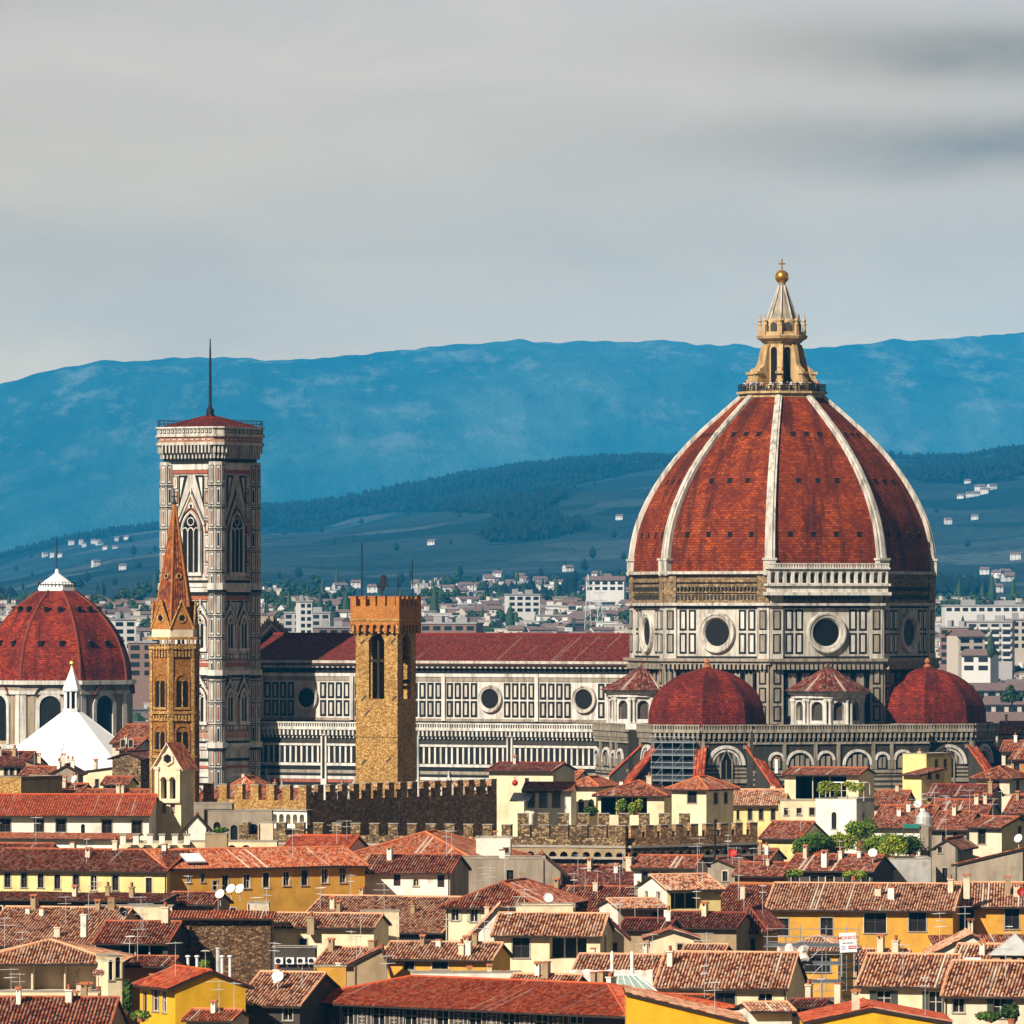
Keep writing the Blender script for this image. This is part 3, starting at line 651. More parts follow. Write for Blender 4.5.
def build_lantern():
    mb = MB()
    mb.prism(ngon(7.6, 8), 91.9, 92.6, 0); mb.prism(ngon(8.1, 8), 92.6, 93.0, 0); mb.prism(ngon(5.9, 8), 93.0, 94.3, 0)
    mb.lathe([(3.2, 94.0), (3.2, 101.6), (3.5, 101.7), (3.7, 102.0), (4.4, 102.4), (4.6, 102.9), (4.1, 103.1), (3.6, 103.1), (3.4, 103.3), (0, 103.3)], 8, 0, 0, 0, 22.5)
    mb.lathe([(3.3, 103.3), (3.3, 105.6), (3.0, 105.8), (2.6, 105.8)], 16, 0, 0, 0, 0)
    mb.lathe([(4.0, 103.1), (4.0, 103.6), (3.6, 103.6)], 8, 0, 0, 0, 22.5)
    L = mb.build('lantern', ['gold_stone'], cath)
    for k in range(8):
        a = 22.5 + 45 * k
        b = MB(); b.T = facet(0, 0, a, 3.0)     # buttress with a scroll on the corner, profile drawn in the radial plane
        prof = [(0, 93), (3.0, 93), (3.0, 96.0), (2.75, 96.4), (2.5, 97.0), (1.8, 97.3), (1.4, 97.9), (1.15, 99.0), (0.9, 100.2), (0.5, 101.3), (0, 101.5)]
        for s in (-.45, .45):
            b.face([(s, -p[0], p[1]) for p in (prof if s < 0 else prof[::-1])], 0)
        for p, q in zip(prof[1:], prof[2:]): b.face(((-.45, -p[0], p[1]), (.45, -p[0], p[1]), (.45, -q[0], q[1]), (-.45, -q[0], q[1])), 0)
        b.box(-.6, .6, -3.3, -2.2, 93, 95.2, 0); b.box(-.7, .7, -3.4, -2.1, 96.1, 96.5, 0)
        b.build('buttress', 'gold_stone', L)
        pn = MB(); p0 = facet(0, 0, a, 3.95); pn.T = p0
        pn.box(-.3, .3, -.3, .3, 103.1, 104.8, 0); pn.lathe([(.42, 104.8), (.42, 105.0), (.2, 105.2), (.38, 105.6), (.14, 106.0), (.05, 107.0), (0, 107.0)], 8)
        pn.build('pinnacle', 'gold_stone', L)
        w = MB(); w.T = facet(0, 0, 45 * k, 3.2 * C8); arch_fill(w, 0, 94.6, 100.3, .62, .04, 0)
        o = w.build('lantern_window', 'void', L)
        tr = MB(); tr.T = w.T; arch_ring(tr, 0, 100.3, .62, .95, .2, 0, 8); tr.proud(-.95, -.62, 94.5, 100.3, .2, 0); tr.proud(.62, .95, 94.5, 100.3, .2, 0); tr.build('surround', 'gold_stone', o)
        n = MB(); n.T = facet(0, 0, 45 * k, 3.32); arch_fill(n, 0, 103.6, 104.7, .6, .03, 0); n.build('shell_niche', 'dark_plaster', L)
    c = MB(); c.lathe([(2.75, 105.8), (2.4, 106.2), (1.55, 108.6), (.9, 110.6), (.5, 111.9), (.62, 112.0), (.62, 112.3), (.3, 112.5)], 16, 0, 0, 0)
    for k in range(8):
        a = R(22.5 + 45 * k); c.tube((2.7 * math.cos(a), 2.7 * math.sin(a), 105.9), (.6 * math.cos(a), .6 * math.sin(a), 111.9), .16, 1)
    c.build('spire', ['grey_marble', 'marble'], L)
    b = MB(); b.lathe([(1.22 * math.sin(R(x)), 113.4 - 1.22 * math.cos(R(x))) for x in range(0, 181, 12)], 24); b.build('golden_ball', 'gilded', L, True)
    x = MB(); x.box(-.12, .12, -.12, .12, 114.5, 116.6, 0); x.box(-.62, .62, -.1, .1, 115.6, 115.85, 0); xo = x.build('cross', 'gilded', L); xo.rotation_euler = (0, 0, R(-PHI))
    r = MB(); pts = ngon(7.8, 8)
    for i in range(8):
        p, q = Vector(pts[i] + (0,)), Vector(pts[(i + 1) % 8] + (0,))
        for zz in (93.4, 93.9, 94.3): r.tube(p + Vector((0, 0, zz)), q + Vector((0, 0, zz)), .05)
        for k in range(14):
            m_ = p.lerp(q, k / 14); r.tube(m_ + Vector((0, 0, 93)), m_ + Vector((0, 0, 94.3)), .045)
    r.build('railing', 'dark_metal', L)
build_lantern()

def stripes(mb, x0, x1, z0, z1, n, md, ml, y=0.0):
    h = (z1 - z0) / n
    for i in range(n):
        mb.proud(x0, x1, z0 + i * h, z0 + (i + .5) * h, y + .05, md); mb.proud(x0, x1, z0 + (i + .5) * h, z0 + (i + 1) * h, y + .08, ml)
def balustrade(mb, x0, x1, z, ml, md, y=0.0):
    """corbelled walkway: brackets, dark gaps, pierced parapet"""
    mb.box(x0, x1, -y - .9, 0, z, z + .35, ml); n = max(2, int((x1 - x0) / .85)); w = (x1 - x0) / n
    for i in range(n):
        mb.box(x0 + (i + .28) * w, x0 + (i + .72) * w, -y - .75, 0, z - 1.0, z, ml)
        mb.box(x0 + (i + .36) * w, x0 + (i + .64) * w, -y - .45, 0, z - 1.5, z - 1.0, ml)
    mb.proud(x0, x1, z - 1.7, z, .03, md)
    mb.box(x0, x1, -y - .85, -y - .65, z + .35, z + .55, ml); mb.box(x0, x1, -y - .9, -y - .6, z + 1.15, z + 1.4, ml)
    n = max(2, int((x1 - x0) / .5)); w = (x1 - x0) / n
    for i in range(n): mb.box(x0 + (i + .25) * w, x0 + (i + .75) * w, -y - .82, -y - .68, z + .55, z + 1.15, ml)
    mb.box(x0, x1, -y - .66, -y - .6, z + .5, z + 1.2, md)

AP = ['grey_marble', 'dark_marble', 'green_marble', 'clean_marble', 'red_marble']
def arch_bay(mb, cx, w, z0, zs, double=True):
    """blind arch with a ring of white stone, filled by upright slabs"""
    r = w / 2
    arch_fill(mb, cx, z0, zs, r, .06, 2); arch_ring(mb, cx, zs, r - .45, r, .35, 3, 14); 
    mb.proud(cx - r, cx - r + .4, z0, zs, .3, 0); mb.proud(cx + r - .4, cx + r, z0, zs, .3, 0)
    n = max(2, int((2 * r - 1.4) / .95)); pw = (2 * r - 1.4) / n
    for i in range(n):
        x = cx - r + .7 + (i + .5) * pw; top = zs + math.sqrt(max(.05, (r - .7) ** 2 - (x - cx) ** 2)) - .15
        mb.proud(x - pw * .34, x + pw * .34, z0 + .25, max(top, z0 + .8), .10, 0); 
def tribune(al, name):
    cx, cy = 28.6 * math.cos(R(al)), 28.6 * math.sin(R(al))
    T = bpy.data.objects.new
    Rt = 11.6; inr = Rt * C8; hw = Rt * math.sin(R(22.5))
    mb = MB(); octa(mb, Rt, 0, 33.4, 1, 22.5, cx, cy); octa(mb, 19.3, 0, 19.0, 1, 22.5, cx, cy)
    t = mb.build(name, AP, cath)
    rr = MB(); tiled_dome(rr, [(19.0, 19.6), (23.2, 11.7)], 22.5, cx, cy, 0, .6, .7); rr.build('chapel_roof', 'tile_red', t)
    for da in (-90, -45, 0, 45, 90):
        a = al + da; mb = MB(); mb.T = facet(cx, cy, a, inr)
        mb.proud(-hw, hw, 24.5, 25.2, .25, 0)
        stripes(mb, -hw, hw, 25.2, 27.2, 3, 1, 0)
        mb.proud(-hw, -hw + .55, 23.2, 31.6, .4, 0); mb.proud(hw - .55, hw, 23.2, 31.6, .4, 0)
        # great arch with the tall window beneath its crown
        r = hw - 1.0
        arch_fill(mb, 0, 27.2, 27.6, r, .10, 1, n=14); arch_ring(mb, 0, 27.6, r - .55, r, .45, 3, 16); arch_ring(mb, 0, 27.6, r - 1.1, r - .75, .3, 3, 16)
        mb.proud(-hw, hw, 31.4, 31.75, .3, 0)
        for sx in (-1, 1):
            for k in range(2): mb.proud(sx * (1.45 + k * .75) - .26, sx * (1.45 + k * .75) + .26, 27.6, 29.6 - k * .9, .16, 0)
            panels(mb, *sorted((sx * (hw - .5), sx * (hw - 1.6))), 30.1, 31.3, 1, 1, 2, 0, .2, .15)
        mb.build('marble_facing', AP, t)
        w = MB(); w.T = facet(cx, cy, a, inr); arch_fill(w, 0, 22.5, 28.2, .95, .22, 1, True); w2 = w.build('tall_window', ['void', 'glass'], t)
        g = MB(); g.T = w.T
        for x in (-1.15, .95): g.proud(x, x + .2, 22.5, 28.2, .4, 0)
        g.proud(-.05, .05, 22.5, 28.5, .3, 0)
        for i, (p, q) in enumerate(((-1.15, 1), (1.15, -1))): g.face(((p, -.4, 28.2), (p + q * .2, -.4, 28.2), (p + q * 1.15, -.4, 30.1), (p + q * 1.15, -.4, 30.4)), 0)
        g.build('tracery', 'grey_marble', w2)
        b = MB(); b.T = facet(cx, cy, a, inr + .0); h2 = (Rt + .35) * math.sin(R(22.5)); balustrade(b, -h2, h2, 33.2, 0, 2); b.build('balustrade', AP, t)
        # outer ring face
        o = MB(); o.T = facet(cx, cy, a, 19.3 * C8); ho = 19.3 * math.sin(R(22.5)); stripes(o, -ho, ho, 2, 17, 12, 1, 0); o.proud(-ho, ho, 17.6, 19.0, .4, 0); o.build('marble_facing', AP, t)
    for da in (-67.5, -22.5, 22.5, 67.5):       # sloping tiled spurs from wall head to the chapels
        a = al + da; s = MB(); s.T = facet(cx, cy, a, 11.4)
        prof = [(0, 20), (9.4, 20), (9.4, 22.2), (0, 31.0)]
        for x in (-.75, .75): s.face([(x, -p[0], p[1]) for p in (prof if x < 0 else prof[::-1])], 0)
        s.face(((-1.0, -9.7, 22.0), (1.0, -9.7, 22.0), (1.0, 0, 31.1), (-1.0, 0, 31.1)), 1, [(0, 0), (4, 0), (4, 18), (0, 18)])
        s.face(((-1.0, -9.7, 21.6), (-1.0, 0, 30.7), (-1.0, 0, 31.1), (-1.0, -9.7, 22.0)), 1); s.face(((1.0, -9.7, 21.6), (1.0, -9.7, 22.0), (1.0, 0, 31.1), (1.0, 0, 30.7)), 1); s.face(((-1, -9.7, 21.6), (1, -9.7, 21.6), (1, -9.7, 22.0), (-1, -9.7, 22.0)), 1)
        s.box(-.75, .75, -9.4, -8.0, 0, 20, 0)
        s.build('tiled_spur', ['dark_marble', 'tile_church'], t)
    d = MB(); base = [(33.9, 10.35), (36.5, 10.2), (38.6, 9.6), (40.6, 8.2), (42.3, 6.2), (43.4, 4.0), (44.2, 1.2), (44.4, .5)]
    tiled_dome(d, smooth_prof(base, 18), 22.5, cx, cy, 0, .6, .6); do = d.build('tribune_dome', 'tile_crimson', t)
    e = MB(); octa(e, 10.7, 33.4, 34.1, 0, 22.5, cx, cy); e.build('eaves_band', 'grey_marble', t)
    k = MB(); k.lathe([(.55, 44.1), (.75, 44.5), (.3, 44.9), (.55, 45.3), (.3, 45.8), (0, 46)], 10, cx, cy); k.build('finial', 'terracotta', do)
    return t
for al in (-90, 0, 90): tribune(al, 'tribune')

def exedra(al):
    # diagonal block between two tribunes, with its round, tile-capped apse on top
    fr = 33.2; hw = 11.0
    mb = MB(); mb.T = facet(0, 0, al, fr); mb.box(-hw - 5, hw + 5, 0, 12, 0, 33.4, 1)
    blk = mb.build('sacristy_block', AP, cath)
    f = MB(); f.T = facet(0, 0, al, fr)
    f.proud(-hw - 5, hw + 5, 26.2, 26.7, .3, 0)
    stripes(f, -hw - 5, hw + 5, 21.0, 26.2, 6, 1, 0)
    xs = [(-7.6, 5.2), (-2.9, 3.4), (2.9, 5.4), (7.4, 2.9), (11.2, 3.6), (-11.8, 3.0)]
    for x, w in xs: arch_bay(f, x, w, 26.8, 28.4 if w < 4 else 27.6)
    for x in (-10.4, -4.75, -.6, 5.75, 9.1): f.proud(x - .28, x + .28, 26.8, 31.4, .35, 0)
    f.proud(-hw - 5, hw + 5, 31.2, 31.6, .3, 0); 
    f.build('marble_facing', AP, blk)
    b = MB(); b.T = facet(0, 0, al, fr); balustrade(b, -hw - 5, hw + 5, 33.2, 0, 2); b.build('balustrade', AP, blk)
    cx, cy = 25.6 * math.cos(R(al)), 25.6 * math.sin(R(al)); r = 6.4
    e = MB()
    e.lathe([(r - .9, 33.4), (r - .9, 39.6)], 30, cx, cy, 2)
    e.lathe([(r + .3, 33.4), (r + .3, 34.4), (r, 34.5)], 30, cx, cy, 0)
    e.lathe([(r, 39.0), (r + .2, 39.1), (r + .2, 39.5), (r + .8, 39.9), (r + .9, 40.3), (0, 40.3)], 30, cx, cy, 0)
    ex = e.build('exedra', ['clean_marble', 'dark_marble', 'dark_plaster'], cath)
    for k in range(-3, 4):                      # paired half columns
        for q in (-.06, .06):
            a = R(al + k * 36 - 0) + q + R(18) * 0
            cmb = MB(); cmb.lathe([(.34, 34.5), (.26, 34.8), (.24, 38.2), (.4, 38.6), (.4, 39.0)], 8, cx + (r - .05) * math.cos(a + R(18)), cy + (r - .05) * math.sin(a + R(18))); cmb.build('column', 'clean_marble', ex)
    for k in range(-2, 3):
        n = MB(); n.T = facet(cx, cy, al + k * 36, r - .35); w = 2.2
        wall(n, -1.35, 1.35, 34.5, 39.0, [(-1.0, 1.0, 35.2, 38.5, .8, True)], 0); n.lathe([(1.0, 35.2), (1.0, 37.4), (.7, 38.1), (0, 38.45)], 12, 0, .1, 1, 0, 0, 180)
        n.build('shell_niche', ['clean_marble', 'grey_marble'], ex)
    c = MB(); tiled_dome(c, [(40.3, r + 1.4), (42.6, r * .55), (44.7, .35)], 0, cx, cy, 0, .55, .6, 30); c.lathe([(.4, 44.6), (.5, 45), (0, 45.4)], 8, cx, cy, 0); c.build('conical_roof', 'tile_dark', ex)
for al in (-45, -135, 45, 135): exedra(al)

def build_nave():
    x0, x1, hy = -106.0, -23.0, 10.8
    ND = ['clean_marble', 'green_marble', 'marble', 'dark_marble', 'red_marble', 'grey_marble']
    mb = MB(); mb.box(x0, x1, -hy, hy, 0, 45.1, 0)
    nv = mb.build('nave', ND, cath)
    f = MB(); f.T = Matrix.Translation((0, -hy, 0))
    f.proud(x0, x1, 43.9, 45.1, .5, 0); f.proud(x0, x1, 44.6, 45.2, 1.0, 2); f.proud(x0, x1, 42.9, 43.8, .08, 1)
    for i in range(int((x1 - x0) / 1.1)): f.box(x0 + i * 1.1 + .3, x0 + i * 1.1 + .8, -.9, -.5, 43.9, 44.6, 2)
    f.proud(x0, x1, 42.3, 42.9, .25, 0); f.proud(x0, x1, 41.5, 42.3, .1, 5)
    bays = [-34.0 - 19.2 * k for k in range(4)]
    for b in bays:
        for sgn in (-1, 1):
            panels(f, b + (2.6 if sgn > 0 else -9.25), b + (9.25 if sgn > 0 else -2.6), 34.9, 41.4, 4, 2, 1, 2, .32, .42)
        for z in (34.9, 38.1): pass
        f.proud(b - 9.6 - .35, b - 9.6 + .35, 34.4, 42.9, .45, 0); 
    f.proud(bays[0] + 9.6 - .35, bays[0] + 9.6 + .35, 34.4, 42.9, .45, 0)
    f.proud(x0, x1, 34.3, 34.8, .2, 5); f.proud(x0, x1, 33.4, 34.3, .12, 1)
    f.build('clerestory_facing', ND, nv)
    for b in bays: round_window('round_window', nv, facet(0, 0, -90, hy) @ Matrix.Translation((b, 0, 0)), 38.4, 2.5, 1.80, 'marble', .6)
    # roof
    r = MB(); o = 1.2; ze, zr = 45.1, 49.9; sl = math.hypot(hy + o, zr - ze + .5)
    for sgn in (-1, 1):
        pts = [(x0, sgn * (hy + o), ze - .45), (x1 - 1, sgn * (hy + o), ze - .45), (x1 - 1, 0, zr), (x0, 0, zr)]
        r.face(pts if sgn < 0 else pts[::-1], 0, [(0, 0), (240, 0), (240, sl / .45), (0, sl / .45)] if sgn < 0 else [(0, sl / .45), (240, sl / .45), (240, 0), (0, 0)])
    r.tube((x0, 0, zr + .05), (x1 - 1, 0, zr + .05), .28, 0, 6)
    r.face(((x0, -hy - o, ze - .46), (x1, -hy - o, ze - .46), (x1, -hy - o, ze - .75), (x0, -hy - o, ze - .75)), 1)
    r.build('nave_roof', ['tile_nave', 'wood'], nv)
    # side aisles
    for sgn in (-1, 1):
        ay = 20.6; a = MB(); a.box(x0, x1 + 4, -ay if sgn < 0 else hy, -hy if sgn < 0 else ay, 0, 33.0, 0); al = a.build('aisle', ND, cath)
        rf = MB(); pts = [(x0, sgn * ay, 33.2), (x1, sgn * ay, 33.2), (x1, sgn * hy, 34.0), (x0, sgn * hy, 34.0)]
        rf.face(pts if sgn < 0 else pts[::-1], 0, [(0, 0), (240, 0), (240, 24), (0, 24)]); rf.build('aisle_roof', 'tile_nave', al)
        w = MB(); w.T = facet(0, 0, 90 * sgn, ay)
        X0, X1 = (x0, x1 + 4) if sgn < 0 else (-x1 - 4, -x0)
        balustrade(w, X0, X1, 32.8, 0, 1)
        w.proud(X0, X1, 30.3, 31.2, .08, 3); w.proud(X0, X1, 29.9, 30.3, .3, 0)
        n = int((X1 - X0) / 1.15); p = (X1 - X0) / n
        w.proud(X0, X1, 26.7, 29.9, .04, 1)
        for i in range(n): w.proud(X0 + (i + .34) * p, X0 + (i + .66) * p, 26.9, 29.8, .14, 0)
        w.proud(X0, X1, 26.3, 26.8, .35, 0); 
        for z, h, m in ((25.6, .6, 1), (25.0, .5, 5), (24.5, .4, 1), (23.9, .55, 0), (23.3, .5, 4), (22.8, .5, 1), (22.2, .4, 0)): w.proud(X0, X1, z, z + h, .12, m)
        w.proud(X0, X1, 19.0, 22.2, .04, 1)
        for i in range(n // 2): 
            q = X0 + i * 2 * p; w.proud(q + .25, q + 1.8, 19.5, 21.8, .10, 5); w.proud(q + .55, q + 1.5, 19.8, 21.5, .14, 1)
        stripes(w, X0, X1, 1, 19, 14, 1, 5)
        for b in [-24.4 - 19.2 * k for k in range(5)]:
            xb = b if sgn < 0 else -b
            w.proud(xb - .6, xb + .6, 0, 32, .5, 0); w.proud(xb - .25, xb + .25, 24, 31.8, .56, 1)
        w.build('aisle_facing', ND, al)
        if sgn < 0:
            for b in (-37, -56, -75, -94):          # gabled window heads just above the roofs
                g = MB(); g.T = facet(0, 0, -90, ay); gx = b; 
                g.face(((gx - 2.6, -.5, 19), (gx + 2.6, -.5, 19), (gx, -.5, 24.4)), 0); g.face(((gx - 1.7, -.54, 19.2), (gx + 1.7, -.54, 19.2), (gx, -.54, 22.8)), 1)
                for s in (-1, 1): g.tube((gx + s * 2.7, -.5, 19), (gx, -.5, 24.6), .22, 0)
                g.tube((gx, -.5, 24.5), (gx, -.5, 25.6), .2, 0)
                for s in (-1, 1): g.box(gx + s * 3.2 - .3, gx + s * 3.2 + .3, -.8, 0, 14, 22.5, 5); g.lathe([(.35, 22.5), (.1, 23.6), (0, 24.2)], 6, gx + s * 3.2, -.4, 5)
                g.build('window_gable', ND, al)
    # back of the west front, rising over the roof in stepped stone
    fm = MB(); prof = [(-21, 0), (21, 0), (21, 35), (11.5, 36.5), (11.5, 46.5), (0, 52.6), (-11.5, 46.5), (-11.5, 36.5), (-21, 35)]
    for x in (x0 - 2.6, x0):
        pts = [(x, p[0], p[1]) for p in prof]; fm.face(pts if x == x0 else pts[::-1], 5)
    for i in range(len(prof)):
        p, q = prof[i], prof[(i + 1) % len(prof)]; fm.face(((x0 - 2.6, p[0], p[1]), (x0, p[0], p[1]), (x0, q[0], q[1]), (x0 - 2.6, q[0], q[1])), 0)
    for s in (-1, 1):
        for i in range(14):
            y = s * (11.3 - i * .8); z = 46.6 + i * .425
            fm.box(x0 - 2.9, x0 + .3, y - .28, y + .28, z, z + 1.1, 5); 
        fm.tube((x0 + .2, s * 11.4, 45.6), (x0 + .2, 0, 51.6), .3, 0); fm.tube((x0 + .2, s * 11.4, 44.6), (x0 + .2, 0, 50.4), .2, 1)
    fm.tube((x0 - 1, 0, 53.4), (x0 - 1, 0, 57.6), .08, 1)
    fm.build('facade', ND, cath)
build_nave()

# scaffolding round one face of the south tribune
def scaffolding(name, label, Mx, x0, x1, z0, z1, y, dx, dz, net, planks=True, r=.07, depth=1.2, group=None):
    root = thing(name, label, 'scaffolding', Mx.to_translation(), Mx.to_euler().z, group)
    Mi = Matrix.Translation(Mx.to_translation()) @ Matrix.Rotation(Mx.to_euler().z, 4, 'Z')
    t = MB(); nx, nz = max(1, round((x1 - x0) / dx)), max(1, round((z1 - z0) / dz))
    for i in range(nx + 1):
        x = x0 + (x1 - x0) * i / nx
        for yy in (-y, -y - depth): t.tube((x, yy, 0 if net else max(0, z0 - 9)), (x, yy, z1 + .9), r)
        for j in range(nz + 1):
            z = z0 + (z1 - z0) * j / nz; t.tube((x, -y, z), (x, -y - depth, z), r * .8)
    for j in range(nz + 1):
        z = z0 + (z1 - z0) * j / nz
        for dzz in (0, 1.0): t.tube((x0 - .4, -y - depth, z + dzz), (x1 + .4, -y - depth, z + dzz), r * .8)
        t.tube((x0, -y, z), (x1, -y, z), r * .8)
    for i in range(nx):
        if i % 2 == 0:
            for j in range(nz): t.tube((x0 + (x1 - x0) * i / nx, -y - depth, z0 + (z1 - z0) * j / nz), (x0 + (x1 - x0) * (i + 1) / nx, -y - depth, z0 + (z1 - z0) * (j + 1) / nz), r * .7)
    t.build('tube_frame', 'scaffold', root)
    if planks:
        for j in range(nz + 1):
            z = z0 + (z1 - z0) * j / nz; p = MB(); p.box(x0 - .2, x1 + .2, -y - depth, -y, z + .06, z + .14, 0); p.box(x0 - .2, x1 + .2, -y - depth - .04, -y - depth, z + .06, z + .36, 0); p.build('plank_deck', 'plank', root)
    if net:
        n = MB(); n.box(x0, x1, -y - .12, -y - .04, z0 - 10, z1, 0); n.build('dark_net', 'net', root)
    return root
al = -90; hwS = 11.6 * math.sin(R(22.5)); RM = Matrix.Translation((CXW, CD, 0)) @ Matrix.Rotation(R(PHI), 4, 'Z')
sx = 28.6 * math.cos(R(al)); sy = 28.6 * math.sin(R(al))
scaffolding('scaffolding', 'grey scaffolding with dark netting over one side of the small domed apse', RM @ facet(sx, sy, -90, 11.6 * C8), -4.2, 4.0, 20.5, 31.5, .8, 2.0, 2.2, True, True, .06)

# visitors at the foot of the lantern
def person_mesh(name, top, hair):
    pts = {'p': (0, 0, .95), 'c': (0, 0, 1.32), 'n': (0, 0, 1.48), 'h': (0, .02, 1.62), 't': (0, .02, 1.72), 'sl': (-.18, 0, 1.40), 'el': (-.26, -.04, 1.12), 'hl': (-.22, -.2, .95), 'sr': (.18, 0, 1.40), 'er': (.27, -.02, 1.12), 'hr': (.24, -.18, .98),
           'kl': (-.1, -.03, .5), 'al': (-.1, 0, .08), 'tl': (-.11, -.14, .04), 'kr': (.1, -.01, .5), 'ar': (.11, .03, .08), 'tr': (.12, -.11, .04)}
    rad = dict(p=.15, c=.17, n=.06, h=.10, t=.07, sl=.075, el=.05, hl=.04, sr=.075, er=.05, hr=.04, kl=.075, al=.05, tl=.045, kr=.075, ar=.05, tr=.045)
    ed = ['pc', 'cn', 'nh', 'ht', ('c', 'sl'), ('sl', 'el'), ('el', 'hl'), ('c', 'sr'), ('sr', 'er'), ('er', 'hr'), ('p', 'kl'), ('kl', 'al'), ('al', 'tl'), ('p', 'kr'), ('kr', 'ar'), ('ar', 'tr')]
    ks = list(pts); me = bpy.data.meshes.new(name); me.from_pydata([pts[k] for k in ks], [(ks.index(e[0]), ks.index(e[1])) for e in ed], [])
    o = bpy.data.objects.new(name, me); COL.objects.link(o)
    bm = bmesh.new(); bm.from_mesh(me); ly = bm.verts.layers.skin.verify()
    bm.verts.ensure_lookup_table()
    for i, k in enumerate(ks): bm.verts[i][ly].radius = (rad[k], rad[k])
    bm.verts[0][ly].use_root = True; bm.to_mesh(me); bm.free()
    sk = o.modifiers.new('skin', 'SKIN'); sk.use_smooth_shade = True
    dg = bpy.context.evaluated_depsgraph_get(); ev = o.evaluated_get(dg); m2 = bpy.data.meshes.new_from_object(ev); m2.name = name
    o.modifiers.clear(); o.data = m2
    m2.materials.clear(); m2.materials.append(M[top]); m2.materials.append(plain('trousers', (.03, .035, .05), .9)); m2.materials.append(plain('skin', (.45, .27, .18), .7)); m2.materials.append(plain('hair', hair, .8))
    for p in m2.polygons:
        c = p.center; p.material_index = 3 if c.z > 1.66 or (c.z > 1.55 and c.y > .04) else 2 if c.z > 1.47 or (abs(c.x) > .19 and c.z < 1.1 and c.z > .85) else 0 if c.z > .98 else 1
    return o
plain('dark_jacket', (.02, .02, .03), .9); M['dark_jacket'] = MATS['dark_jacket']; M['red_jacket'] = plain('red_jacket', (.4, .03, .03), .9); M['white_shirt'] = plain('white_shirt', (.7, .7, .7), .9); M['blue_shirt'] = plain('blue_shirt', (.06, .12, .3), .9)
prot = [person_mesh('person', 'dark_jacket', (.02, .015, .01)), person_mesh('person', 'red_jacket', (.1, .06, .02)), person_mesh('person', 'white_shirt', (.03, .02, .015)), person_mesh('person', 'blue_shirt', (.03, .02, .015))]
PL = ['person in dark jacket standing at the railing under the lantern', 'person in red jacket standing at the railing under the lantern', 'person in white shirt standing at the railing under the lantern', 'person in blue shirt standing at the railing under the lantern']
rp = random.Random(5); used = [False] * 4
for i in range(26):
    ang = -160 + 200 * i / 25 + rp.uniform(-2, 2); k = rp.choice((0, 0, 0, 1, 2, 2, 3))
    o = prot[k] if not used[k] else prot[k].copy()
    if used[k]: COL.objects.link(o)
    used[k] = True
    a = R(ang); f = 7.15 * C8 / max(.93, math.cos((a % (math.pi / 4)) - math.pi / 8)) - rp.uniform(0, .5)
    o.location = RM @ Vector((f * math.cos(a), f * math.sin(a), 93.0)); o.rotation_euler = (0, 0, a + R(PHI) + R(90) + rp.uniform(-.6, .6)); o.scale = (1, 1, rp.uniform(.94, 1.06))
    tag(o, PL[k], 'person', 'visitors at the foot of the lantern')

